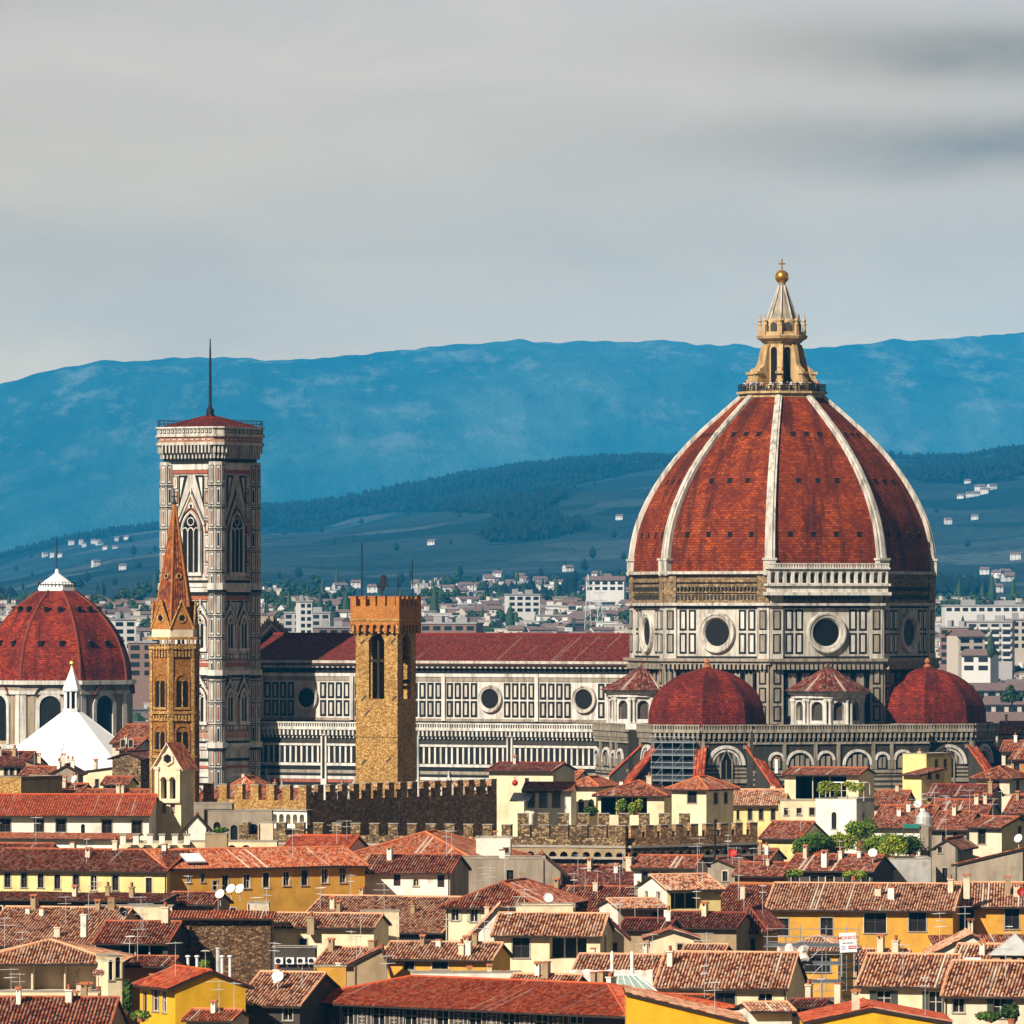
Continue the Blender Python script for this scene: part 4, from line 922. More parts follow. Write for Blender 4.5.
# ------------------------------------------------------------------ the bell tower
def build_campanile():
    D = 1256.0; t = thing('bell_tower', 'tall square marble bell tower with pointed windows and flat red cap', 'bell tower', ((208.3 - 512) * D / F, D + 8, 0), R(-33.5))
    MT = ['marble', 'green_marble', 'pink_marble', 'red_marble', 'clean_marble', 'dark_marble']
    h = 5.75; br = 1.6
    b = MB(); b.box(-h, h, -h, h, 0, 81.0, 0)
    body = b.build('tower_body', MT, t)
    for sx in (-1, 1):
        for sy in (-1, 1):
            c = MB(); cx, cy = sx * (h - .35), sy * (h - .35); c.prism(ngon(br, 8, 22.5, cx, cy), 0, 81.0, 0)
            for k in range(8):
                a = 45 * k; n = (math.cos(R(a)), math.sin(R(a)))
                if n[0] * sx + n[1] * sy < -.2: continue
                c.T = facet(cx, cy, a, br * C8); w = br * math.sin(R(22.5))
                z = 3.0
                while z < 79.5:
                    mm = (2, 3, 0, 2, 1)[int(z * 7 + k) % 5]
                    c.proud(-w + .16, w - .16, z, z + 3.3, .04, 1); c.proud(-w + .30, w - .30, z + .15, z + 3.15, .07, (0, 4, 0, 2)[int(z) % 4]); 
                    c.proud(-w + .44, w - .44, z + .5, z + 2.8, .09, mm)
                    z += 3.9
                for z in [6 + i * 3.9 for i in range(19)]: c.proud(-w - .03, w + .03, z + .45, z + .62, .08, 1)
                c.T = Matrix.Identity(4)
            for z0, z1 in ((29.6, 30.6), (42.6, 43.6), (58.0, 59.2), (15, 16)): c.prism(ngon(br + .35, 8, 22.5, cx, cy), z0, z1, 4); c.prism(ngon(br + .2, 8, 22.5, cx, cy), z0 - .5, z0, 1)
            c.build('corner_buttress', MT, t)
    fw = h - 1.6
    def gothic(par, Mx, cx, z0, zs, r, lights, gab=True):
        w = MB(); w.T = Mx; arch_fill(w, cx, z0, zs, r, .12, 0, True); wo = w.build('pointed_window', 'void', par)
        g = MB(); g.T = Mx
        for i in range(lights + 1):
            x = cx - r + 2 * r * i / lights; g.tube((x, -.22, z0), (x, -.22, zs + (.2 if 0 < i < lights else 0)), .11, 0, 6)
        for i in range(lights):
            x = cx - r + 2 * r * (i + .5) / lights; arch_ring(g, x, zs, r / lights * .72, r / lights, .26, 0, 6)
        # pierced head: only openings between the small arches and the outer arch stay dark
        g.lathe([(0, 0)], 3) if False else None
        for k in range(8):
            a0, a1 = 2 * math.pi * k / 8, 2 * math.pi * (k + 1) / 8; rr = r * .38; zc = zs + r * .85
            g.tube((cx + rr * math.cos(a0), -.22, zc + rr * math.sin(a0)), (cx + rr * math.cos(a1), -.22, zc + rr * math.sin(a1)), .10, 0, 5)
        oa = arc(cx - r, zs, 2 * r, 0, 60, 8) + arc(cx + r, zs, 2 * r, 120, 180, 8)
        for p, q in zip(oa, oa[1:]): g.tube((p[0], -.25, p[1]), (q[0], -.25, q[1]), .24, 0, 6); g.tube((cx + (p[0] - cx) * 1.28, -.2, zs + (p[1] - zs) * 1.22), (cx + (q[0] - cx) * 1.28, -.2, zs + (q[1] - zs) * 1.22), .12, 1, 5)
        for s in (-1, 1): g.proud(cx + s * r - .24, cx + s * r + .24, z0 - .4, zs, .34, 0); g.proud(cx + s * (r + .62) - .12, cx + s * (r + .62) + .12, z0 - .2, zs, .2, 1 if r > 1.5 else 2)
        g.proud(cx - r - .5, cx + r + .5, z0 - .7, z0 - .1, .45, 0)
        if gab:
            top = zs + r * 3.35; bz = zs + r * .5; bw = r + .95
            g.face(((cx - bw, -.10, bz), (cx + bw, -.10, bz), (cx, -.10, top)), 2)
            for s in (-1, 1): g.tube((cx + s * bw, -.2, bz), (cx, -.2, top), .20, 0, 5); g.tube((cx + s * (bw + .45), -.12, bz), (cx, -.12, top + .9), .10, 1, 4)
            g.tube((cx, -.2, top), (cx, -.2, top + 1.2), .16, 0, 5); g.lathe([(0, 0)], 3) if False else None
            g.face([(cx + .62 * math.cos(R(30 * q)), -.16, zs + r * 2.3 + .62 * math.sin(R(30 * q))) for q in range(12)], 0); g.face([(cx + .3 * math.cos(R(30 * q)), -.2, zs + r * 2.3 + .3 * math.sin(R(30 * q))) for q in range(12)], 1)
        g.build('tracery', ['clean_marble', 'green_marble', 'pink_marble'], wo)
    for al in (-90, 0, 90, 180):
        Mx = facet(0, 0, al, h); f = MB(); f.T = Mx
        # string courses
        for z0, z1, p, m in ((29.3, 29.8, .3, 0), (29.8, 30.4, .5, 4), (30.4, 30.8, .25, 1), (42.2, 42.7, .3, 1), (42.7, 43.5, .55, 4), (43.5, 44.0, .3, 0), (44.2, 44.9, .15, 3), (57.0, 57.6, .25, 1), (57.6, 58.5, .5, 4), (58.5, 59.2, .7, 4), (59.3, 59.7, .2, 1), (56.2, 56.9, .12, 3), (27.2, 27.7, .15, 1), (25.9, 26.4, .15, 3), (24.4, 25.0, .3, 4), (15, 15.8, .5, 4), (22.9, 23.3, .12, 1), (31.4, 32.2, .12, 2)):
            f.proud(-fw, fw, z0, z1, p, m)
        # lower blind stage
        panels(f, -fw, fw, 16.2, 22.6, 5, 1, 1, 4, .5, .25); panels(f, -fw, fw, 3, 14, 5, 2, 1, 4, .5, .25)
        # middle two stages: frame, side strips
        for z0, z1 in ((32.4, 41.9), (45.2, 56.0)):
            for s in (-1, 1):
                a0, a1 = sorted((s * (fw - .05), s * (fw - .85))); f.proud(a0, a1, z0, z1, .05, 1); f.proud(a0 + .14, a1 - .14, z0 + .2, z1 - .2, .09, 2 if z0 < 40 else 0)
            f.proud(-.22, .22, z0, z1, .1, 0); f.proud(-fw + .9, fw - .9, z1 - .25, z1, .1, 1); f.proud(-fw + .9, fw - .9, z0, z0 + .25, .1, 3)
            panels(f, -fw + 1.0, fw - 1.0, z0 + .3, z0 + 1.3, 6, 1, 1, 4, .14, .12)
        # top stage
        for s in (-1, 1):
            for k in range(7):
                z = 60.2 + k * 2.65; a0, a1 = sorted((s * (fw - .05), s * (fw - 1.15))); f.proud(a0, a1, z, z + 2.3, .05, 1); f.proud(a0 + .16, a1 - .16, z + .16, z + 2.14, .09, (4, 2, 4, 3, 4, 2, 4)[k]); f.proud(a0 + .42, a1 - .42, z + .5, z + 1.8, .11, (3, 0, 2, 4, 3, 0, 2)[k])
        for s in (-1, 1):                        # triangles in the upper corners
            f.face(((s * (fw - 1.3), -.06, 78.6), (s * .8, -.06, 78.6), (s * (fw - 1.3), -.06, 72.5)) if s < 0 else ((s * (fw - 1.3), -.06, 78.6), (s * (fw - 1.3), -.06, 72.5), (s * .8, -.06, 78.6)), 1)
            f.face(((s * (fw - 1.7), -.10, 78.2), (s * 1.6, -.10, 78.2), (s * (fw - 1.7), -.10, 74.5)) if s < 0 else ((s * (fw - 1.7), -.10, 78.2), (s * (fw - 1.7), -.10, 74.5), (s * 1.6, -.10, 78.2)), 4)
        f.proud(-fw, fw, 78.9, 79.6, .2, 3); f.proud(-fw, fw, 79.6, 80.9, .3, 4); panels(f, -fw, fw, 79.7, 80.8, 12, 1, 1, 0, .2, .12)
        f.build('marble_facing', MT, t)
        for cx in (-2.1, 2.1): gothic(t, Mx, cx, 34.4, 38.4, 1.05, 2); gothic(t, Mx, cx, 47.6, 51.6, 1.05, 2)
        gothic(t, Mx, 0, 61.2, 68.6, 1.95, 3)
    # corbelled crown
    cr = MB(); H = 7.6
    cr.prism(ngon(1.0, 4, 45), 0, 1) if False else None
    def sq(hh, ch): return [(-hh + ch, -hh), (hh - ch, -hh), (hh, -hh + ch), (hh, hh - ch), (hh - ch, hh), (-hh + ch, hh), (-hh, hh - ch), (-hh, -hh + ch)]
    cr.prism(sq(6.5, 1.2), 80.9, 81.4, 1); cr.prism(sq(6.6, 1.2), 81.4, 84.0, 5); cr.prism(sq(7.6, 1.5), 84.0, 84.5, 0, bottom=True); cr.prism(sq(7.4, 1.5), 84.5, 85.5, 2); cr.prism(sq(7.7, 1.5), 85.5, 85.9, 0); cr.prism(sq(7.5, 1.5), 85.9, 87.0, 0)
    cr.prism(sq(7.7, 1.5), 87.0, 87.3, 4)
    for al in range(0, 360, 90):
        cr.T = facet(0, 0, al, 6.6)
        for i in range(14):
            x = -5.2 + i * .8; cr.box(x - .17, x + .17, -.95, 0, 82.6, 84.0, 0); cr.box(x - .15, x + .15, -.5, 0, 81.6, 82.6, 0)
        cr.T = facet(0, 0, al, 7.5); panels(cr, -5.9, 5.9, 85.95, 86.95, 14, 1, 1, 4, .3, .14); cr.T = facet(0, 0, al, 7.4); panels(cr, -5.8, 5.8, 84.6, 85.4, 9, 1, 3, 0, .3, .12)
        cr.T = facet(0, 0, al + 45, 6.6 * math.sqrt(2) - .85)
        for x in (-.7, 0, .7): cr.box(x - .17, x + .17, -.95, 0, 82.6, 84.0, 0); cr.box(x - .15, x + .15, -.5, 0, 81.6, 82.6, 0)
    cr.T = Matrix.Identity(4); cr.build('crown_cornice', MT, t)
    rf = MB(); H = 6.5; ap = (0, 0, 89.6)
    for i in range(4):
        p = [(-H, -H), (H, -H), (H, H), (-H, H)]; a, b2 = p[i], p[(i + 1) % 4]
        rf.face(((a[0], a[1], 87.2), (b2[0], b2[1], 87.2), ap), 0, [(0, 0), (40, 0), (20, 18)]); rf.tube((a[0], a[1], 87.25), ap, .14, 0)
    ro = rf.build('roof', 'tile_crimson', t)
    pl = MB(); pl.lathe([(.75, 89.1), (.7, 90.6), (.35, 90.9), (.28, 92.0), (.22, 99), (.1, 103.3), (0, 103.3)], 8)
    pl.build('pole', 'dark_metal', ro)
    rl = MB(); q = sq(7.4, 1.5)
    for i in range(8):
        p0, p1 = Vector(q[i] + (0,)), Vector(q[(i + 1) % 8] + (0,)); n = 12 if (p1 - p0).length > 4 else 3
        for zz in (87.9, 88.5): rl.tube(p0 + Vector((0, 0, zz)), p1 + Vector((0, 0, zz)), .045)
        for k in range(n): 
            m_ = p0.lerp(p1, k / n); rl.tube(m_ + Vector((0, 0, 87.2)), m_ + Vector((0, 0, 88.5)), .045)
    rl.build('railing', 'dark_metal', t)
build_campanile()

# ------------------------------------------------------------------ the domed chapel on the far left
def build_chapel():
    D = 1527.0; t = thing('domed_church', 'domed church with plain deep red octagonal dome and tall arched windows', 'church', ((57 - 512) * D / F, D, 0), R(-1.5))
    b = MB(); Rr = 17.0; b.prism(ngon(Rr, 8, 22.5 - 90 - 22.5 + 22.5), 0, 38.6, 1)
    body = b.build('drum', ['marble', 'tan_plaster', 'grey_plaster'], t)
    c = MB(); c.prism(ngon(Rr + .6, 8), 36.2, 37.0, 0); c.prism(ngon(Rr + .3, 8), 37.0, 38.3, 1); c.prism(ngon(Rr + 1.2, 8), 38.3, 39.2, 0); c.build('cornice', ['clean_marble', 'grey_plaster'], t)
    hw = Rr * math.sin(R(22.5)); inr = Rr * C8
    for k in range(8):
        f = MB(); f.T = facet(0, 0, 45 * k, inr)
        for s in (-1, 1): f.proud(*sorted((s * hw, s * (hw - 1.3))), 18, 36.2, .35, 0); f.proud(s * 3.9 - .5, s * 3.9 + .5, 18, 36.2, .15, 2)
        f.proud(-hw, hw, 24.4, 25.4, .3, 0)
        f.build('stone_facing', ['clean_marble', 'tan_plaster', 'grey_plaster'], body)
        w = MB(); w.T = facet(0, 0, 45 * k, inr); arch_fill(w, 0, 26.2, 33.6, 2.3, .1, 0); wo = w.build('arched_window', 'glass', body)
        g = MB(); g.T = w.T; arch_ring(g, 0, 33.6, 2.3, 3.2, .5, 0, 14); g.proud(-3.2, -2.3, 25.4, 33.6, .5, 0); g.proud(2.3, 3.2, 25.4, 33.6, .5, 0)
        for i in range(-2, 3): g.proud(i * .8 - .05, i * .8 + .05, 26.2, 35.0, .14, 1)
        for z in (28, 30, 32): g.proud(-2.3, 2.3, z, z + .1, .14, 1)
        g.build('surround', ['clean_marble', 'dark_metal'], wo)
        h = MB(); h.T = facet(0, 0, 45 * k, inr - .2); n = 10; pts = arc(0, 34.6, 3.6, 20, 160, n)
        for p, q in zip(pts, pts[1:]): h.face(((p[0], -1.3, p[1] + .3), (q[0], -1.3, q[1] + .3), (q[0], 1.5, q[1] + .5), (p[0], 1.5, p[1] + .5)), 0, [(0, 0), (2, 0), (2, 4), (0, 4)])
        h.build('window_hood', 'tile_dark', wo)
    pr = smooth_prof([(38.8, 16.9), (42.5, 16.6), (46.5, 15.4), (50, 13.5), (53, 11.1), (55.6, 8.4), (57.6, 5.6), (58.8, 3.9)], 24)
    d = MB(); tiled_dome(d, pr, 22.5, 0, 0, 0, .6, .6); do = d.build('dome', 'tile_scarlet', t)
    for k in range(8):
        r = MB(); a = R(22.5 + 45 * k)
        for (z0, r0), (z1, r1) in zip(pr, pr[1:]): r.tube((r0 * math.cos(a), r0 * math.sin(a), z0), (r1 * math.cos(a), r1 * math.sin(a), z1), .28, 0, 5)
        r.build('rib', 'tile_dark', do)
        for idx in (7, 15):
            z, rr = pr[idx]; hh = rr * math.sin(R(22.5))
            for x in (-.3, .3):
                v = MB(); v.T = facet(0, 0, 45 * k, rr * C8); v.box(x * hh * 1.3 - .45, x * hh * 1.3 + .45, -.25, .6, z, z + 1.1, 0); v.box(x * hh * 1.3 - .6, x * hh * 1.3 + .6, -.45, .3, z + 1.1, z + 1.3, 1); v.build('vent_opening', ['void', 'tile_dark'], do)
    l = MB(); l.prism(ngon(4.3, 8), 58.6, 59.4, 0); l.lathe([(4.1, 59.4), (4.1, 59.9), (1.2, 61.9), (.5, 62.4), (.3, 63.4), (0, 63.4)], 8, 0, 0, 0, 22.5); l.build('white_cap', 'white_paint', do)
    r = MB(); pts = ngon(4.25, 8)
    for i in range(8): 
        p, q = Vector(pts[i] + (59.4,)), Vector(pts[(i + 1) % 8] + (59.4,))
        for dz in (.6, 1.1): r.tube(p + Vector((0, 0, dz)), q + Vector((0, 0, dz)), .06)
        for k2 in range(4): r.tube(p.lerp(q, k2 / 4), p.lerp(q, k2 / 4) + Vector((0, 0, 1.1)), .06)
    r.tube((0, 0, 63), (0, 0, 70), .12); r.build('railing', 'dark_metal', do)
build_chapel()

# ------------------------------------------------------------------ baptistery: white stone pyramid
def build_baptistery():
    D = 1290.0; t = thing('baptistery', 'baptistery showing its bright white stone pyramid roof and small lantern', 'baptistery', ((72 - 512) * D / F, D, 0), R(-29))
    b = MB(); b.prism(ngon(16.2, 8), 0, 23.9, 0); b.build('octagon_walls', 'marble', t)
    r = MB(); a, c = ngon(17.0, 8), ngon(1.9, 8)
    for i in range(8):
        j = (i + 1) % 8; n = 7
        for q in range(n):
            f0, f1 = q / n, (q + 1) / n
            L = lambda p, s, f: (p[0] + (s[0] - p[0]) * f, p[1] + (s[1] - p[1]) * f, 24.0 + 11.2 * f + (0.05 * q if f == f0 and q else 0.05 * (q + 1) if f != f0 else 0))
            r.face((L(a[i], c[i], f0), L(a[j], c[j], f0), L(a[j], c[j], f1), L(a[i], c[i], f1)), 0)
        r.tube((a[i][0], a[i][1], 24.1), (c[i][0], c[i][1], 35.4), .14, 0)
    ro = r.build('pyramid_roof', 'white_paint', t)
    l = MB(); l.prism(ngon(1.7, 8), 35.0, 36.2, 0); l.prism(ngon(1.0, 8), 36.2, 39.4, 1)
    for i in range(8):
        p = ngon(1.3, 8)[i]; l.tube((p[0], p[1], 36.2), (p[0], p[1], 39.4), .2, 0, 6)
    l.lathe([(1.7, 39.4), (1.75, 39.8), (.25, 43.6), (.2, 44.0)], 8, 0, 0, 0, 22.5); lo = l.build('lantern', ['white_paint', 'void'], ro)
    g = MB(); g.lathe([(.55 * math.sin(R(x)), 44.5 - .55 * math.cos(R(x))) for x in range(0, 181, 20)], 12); g.tube((0, 0, 45), (0, 0, 46), .06); g.build('golden_ball', 'gilded', lo)
build_baptistery()

# ------------------------------------------------------------------ battlemented stone tower
def merlons(mb, M_, L, z0, h, mw, gap, th, m, mcap=None):
    n = max(1, round((L + gap) / (mw + gap))); s = (L + gap) / n; w = s - gap; mb.T = M_
    for i in range(n):
        mb.box(i * s, i * s + w, 0, th, z0, z0 + h, m)
        if mcap is not None: mb.box(i * s - .05, i * s + w + .05, -.05, th + .05, z0 + h, z0 + h + .12, mcap)
def build_bargello_tower():
    D = 962.0; wl = 6.5; ph = -27.0
    t = thing('stone_tower', 'square ochre stone tower with orange brick battlements and tall open arches', 'tower', tuple(P(397.5, 612, D).xy) + (0,), R(ph))
    # local origin is the front right corner; body runs to -x and +y
    x0 = -wl; b = MB(); d = 5.4
    zt = zp(624, D)
    hz = (zp(699, D), zp(634, D))
    for side in range(4):
        Mx = [Matrix.Translation((x0, 0, 0)), Matrix.Translation((0, 0, 0)) @ Matrix.Rotation(R(90), 4, 'Z'), Matrix.Translation((0, d, 0)) @ Matrix.Rotation(R(180), 4, 'Z'), Matrix.Translation((x0, d, 0)) @ Matrix.Rotation(R(270), 4, 'Z')][side]
        b.T = Mx; L = wl if side % 2 == 0 else d
        wall(b, 0, L, 0, zt, [(L / 2 - 1.2, L / 2 + 1.2, hz[0], hz[1], .55, True)], 0)
    b.T = Matrix.Identity(4)
    # belfry floor and a dark core so that the openings read deep
    b.face(((x0, 0, hz[0] - .2), (0, 0, hz[0] - .2), (0, d, hz[0] - .2), (x0, d, hz[0] - .2)), 1); b.face(((x0, 0, hz[1] + .4), (x0, d, hz[1] + .4), (0, d, hz[1] + .4), (0, 0, hz[1] + .4)), 1)
    for (px, py, w, yy, side) in [(0.16, 660, .8, 0, 0), (.16, 668, .8, 0, 0), (.8, 645, .8, 0, 0), (.3, 708, .6, 0, 0), (.8, 714, .6, 0, 0), (.15, 762, .6, 0, 0), (.75, 764, .6, 0, 0)]:
        pass
    body = b.build('tower_shaft', ['ochre_stone', 'dark_plaster'], t)
    br = MB()                                     # iron beam and tie in the opening, slanting stone marks
    zc = (hz[0] + hz[1]) / 2 + .6; br.box(x0 + wl / 2 - 1.2, x0 + wl / 2 + 1.2, .3, .5, zc, zc + .35, 0); br.box(x0 + wl / 2 - .05, x0 + wl / 2 + .25, .3, .5, hz[0], hz[1] - .9, 0); br.T = Matrix.Rotation(R(90), 4, 'Z'); br.box(d / 2 - 1.2, d / 2 + 1.2, .3, .5, zc - 3, zc - 2.4, 0); br.build('beam', 'wood', body)
    for px, py in ((.10, 644), (.82, 643), (.12, 700), (.85, 700), (.13, 764), (.72, 762), (.2, 715)):
        q = MB(); q.T = Matrix.Translation((x0, 0, 0)); z = zp(py, D); xx = px * wl; q.face(((xx, -.04, z), (xx + .25, -.04, z - .1), (xx + .95, -.04, z + .55), (xx + .7, -.04, z + .65))); q.build('slit', 'dark_plaster', body)
    st = MB(); z = zp(737, D); st.box(x0 - .12, .12, -.12, d + .12, z, z + .25, 0); st.build('string_course', 'ochre_stone', t)
    c = MB(); ov = .55; z1, z2, z3 = zp(629, D), zp(617, D), zp(606, D)
    c.box(x0 - ov, ov, -ov, d + ov, z2 - .9, z3, 0, '')
    for side in range(4):
        c.T = [Matrix.Translation((x0 - ov, -ov, 0)), Matrix.Translation((ov, -ov, 0)) @ Matrix.Rotation(R(90), 4, 'Z'), Matrix.Translation((ov, d + ov, 0)) @ Matrix.Rotation(R(180), 4, 'Z'), Matrix.Translation((x0 - ov, d + ov, 0)) @ Matrix.Rotation(R(270), 4, 'Z')][side]
        L = (wl if side % 2 == 0 else d) + 2 * ov; n = 7; w = L / n
        for i in range(n + 1):
            x = min(max(i * w, .2), L - .2); c.box(x - .2, x + .2, .05, ov, z1 - .6, z2 - .9, 1)
        wall(c, 0, L, z2 - 2.0, z2 - .9, [((i + .2) * w, (i + .8) * w, z2 - 2.0, z2 - 1.05, .6, True) for i in range(n)], 0, 0)
        c.box(0, L, -.12, .1, z2 - .5, z2 - .25, 2)
    c.T = Matrix.Identity(4)
    cr = c.build('crown', ['orange_brick', 'ochre_stone', 'ochre_stone'], t)
    for side in range(4):
        Mx = [Matrix.Translation((x0 - ov, -ov, 0)), Matrix.Translation((ov, -ov, 0)) @ Matrix.Rotation(R(90), 4, 'Z'), Matrix.Translation((ov, d + ov, 0)) @ Matrix.Rotation(R(180), 4, 'Z'), Matrix.Translation((x0 - ov, d + ov, 0)) @ Matrix.Rotation(R(270), 4, 'Z')][side]
        L = (wl if side % 2 == 0 else d) + 2 * ov; n = 5; s = L / n
        for i in range(n):
            m_ = MB(); m_.T = Mx; m_.box(i * s + (0 if i else .0), i * s + s * .56, 0.01 * side, .55, z3, z3 + 1.25, 0); m_.box(i * s - .04, i * s + s * .56 + .04, -.04, .6, z3 + 1.25, z3 + 1.36, 1); m_.build('merlon', ['orange_brick', 'terracotta'], cr)
    for px, y0, hh in ((359.5, 543, .09), (410.5, 560, .07), (396, 573, .06)):
        f = MB(); lx = (px - 397.5) * D / F / math.cos(R(ph)); f.tube((lx, .6, z3 - .5), (lx, .6, zp(y0, D)), hh, 0, 6); f.build('mast', 'dark_metal', cr)
    # weather vane in the shape of a rearing lion: a continuous cut bronze body with thickness
    lx = (380 - 397.5) * D / F / math.cos(R(ph)); v = MB(); s = D / F
    out = [(0, 0), (2, 1), (2.5, 4), (4, 5), (7, 5), (7, 6.5), (4.5, 7), (4.2, 9), (7, 9.4), (7, 11), (4, 11.5), (4.5, 13.5), (3, 16), (0, 16.4), (-1.5, 14.5), (-3, 12), (-3.5, 8), (-3, 5), (-5.5, 4.6), (-7.2, 7.6), (-8, 7.2), (-6.4, 3), (-3, 2.8), (-2.4, 0)]
    zb = zp(591, D)
    A = [(lx + p[0] * s * .8, .5, zb + p[1] * s) for p in out]; B = [(a[0], .85, a[2]) for a in A]
    v.face(A[::-1]); v.face(B); [v.face((A[i], A[(i + 1) % len(A)], B[(i + 1) % len(A)], B[i])) for i in range(len(A))]
    v.tube((lx, .67, z3), (lx, .67, zb + .1), .07); v.build('lion_vane', 'dark_metal', cr)
build_bargello_tower()

# ------------------------------------------------------------------ slender hexagonal spire tower
def build_badia():
    D = 925.0; t = thing('spire_tower', 'slender hexagonal orange stone tower with steep pointed brick spire', 'tower', ((174.5 - 512) * D / F, D, 0), 0)
    Rh = 3.35; rot = -97.0                    # a corner near the front left, so three faces show
    def hexa(r): return ngon(r, 6, rot)
    b = MB(); b.prism(hexa(Rh), 0, zp(645, D), 0)
    for z, e in ((zp(637, D), .55), (zp(646, D), .3), (zp(711, D), .25), (zp(718, D), .2), (zp(755, D), .25)): b.prism(hexa(Rh + e), z - .35, z, 1, bottom=True)
    body = b.build('tower_shaft', ['badia_stone', 'ochre_stone'], t)
    inr = Rh * math.cos(R(30)); hw = Rh / 2
    for k in range(6):
        al = rot + 30 + 60 * k; Mx = facet(0, 0, al, inr)
        f = MB(); f.T = Mx
        for s in (-1, 1): f.proud(*sorted((s * hw, s * (hw - .4))), 0, zp(650, D), .16, 1)
        for zz in (zp(644, D), zp(651, D), zp(715, D)):
            for i in range(7):
                x = -hw + (i + .5) * 2 * hw / 7; f.proud(x - .13, x + .13, zz - .75, zz, .25, 1); f.proud(x + .13, x + .3, zz - .7, zz - .1, .03, 2)
        f.build('stone_facing', ['badia_stone', 'ochre_stone', 'wood'], body)
        for z0, zs in ((zp(707, D), zp(683, D)), (zp(749, D), zp(734, D))):
            w = MB(); w.T = Mx
            for x in (-.42, .42): arch_fill(w, x, z0, zs, .36, .05, 0, n=8)
            wo = w.build('bell_window', 'void', body)
            g = MB(); g.T = Mx; arch_ring(g, 0, zs + .2, .86, 1.1, .14, 0, 10); arch_fill(g, 0, zs - .1, zs + .2, .85, .02, 0); g.tube((0, -.1, z0), (0, -.1, zs), .09, 1, 6); g.proud(-1.1, 1.1, z0 - .3, z0, .2, 1)
            for s in (-1, 1): g.proud(s * .98 - .12, s * .98 + .12, z0, zs + .2, .14, 0)
            g.build('surround', ['badia_stone', 'ochre_stone'], wo)
    zc0, zc1 = zp(637, D), zp(629, D)
    c = MB(); c.prism(hexa(Rh - .15), zc0, zc1, 0); crown = c.build('crown_band', 'pale_plaster', t)
    sp_ = MB(); zt = zp(503, D); base = hexa(Rh - .35)
    for i in range(6):
        j = (i + 1) % 6; p, q = base[i], base[j]; sp_.face(((p[0], p[1], zc1), (q[0], q[1], zc1), (q[0] * .03, q[1] * .03, zt), (p[0] * .03, p[1] * .03, zt)), 0, [(i * 20, 0), (i * 20 + 9, 0), (i * 20 + 4.6, 40), (i * 20 + 4.4, 40)])
        sp_.tube((p[0], p[1], zc1), (p[0] * .03, p[1] * .03, zt), .13, 1, 5)
    so = sp_.build('spire', ['spire_tile', 'orange_brick'], t)
    fi = MB(); fi.lathe([(.18, zt - .3), (.3, zt), (.12, zt + .4), (.07, zt + 1.4), (0, zt + 1.4)], 6); fi.box(-.45, .45, -.05, .05, zt + .8, zt + .95, 0); fi.tube((0, 0, zt), (0, 0, zt + 1.8), .06); fi.build('cross', 'dark_metal', so)
    for k in range(6):
        al = rot + 30 + 60 * k; Mx = facet(0, 0, al, (Rh - .1) * math.cos(R(30))); g = MB(); g.T = Mx; zt2 = zp(601, D); hw2 = hw - .1
        g.face(((-hw2, 0, zc1), (hw2, 0, zc1), (0, .0, zt2)), 0)
        for s in (-1, 1): g.face(((s * hw2, 0, zc1), (0, 0, zt2), (0, 1.6, zt2 - .2), (s * hw2 * .6, 1.4, zc1))[::s], 1, [(0, 0), (0, 8), (4, 8), (4, 0)]); g.tube((s * (hw2 + .1), -.03, zc1), (0, -.03, zt2 + .15), .13, 2, 5)
        go = g.build('gablet', ['orange_brick', 'spire_tile', 'ochre_stone'], so)
        r = MB(); r.T = Mx @ Matrix.Translation((0, 0, zc1 + 1.45)) @ Matrix.Rotation(R(90), 4, 'X'); r.lathe([(.62, 0), (.62, .12), (.42, .12), (.42, .04)], 14); r.lathe([(0, .05), (.43, .05)], 12, m=1)
        for q in range(4): r.lathe([(.0, .06), (.2, .06)], 8, .22 * math.cos(R(90 * q)), .22 * math.sin(R(90 * q)), 1)
        r.build('rose_window', ['ochre_stone', 'void'], go)
        if k in (0, 5, 4):
            sw = MB(); f = .42; rr = (Rh - .35) * (1 - f) * math.cos(R(30)); sw.T = facet(0, 0, al, rr) @ Matrix.Translation((0, -.1, zc1 + (zt - zc1) * f)) @ Matrix.Rotation(R(-8), 4, 'X') @ Matrix.Rotation(R(90), 4, 'X'); sw.lathe([(.4, 0), (.4, .12), (.25, .12), (.25, .03)], 12); sw.lathe([(0, .04), (.26, .04)], 10, m=1); sw.build('round_opening', ['ochre_stone', 'void'], so)
build_badia()

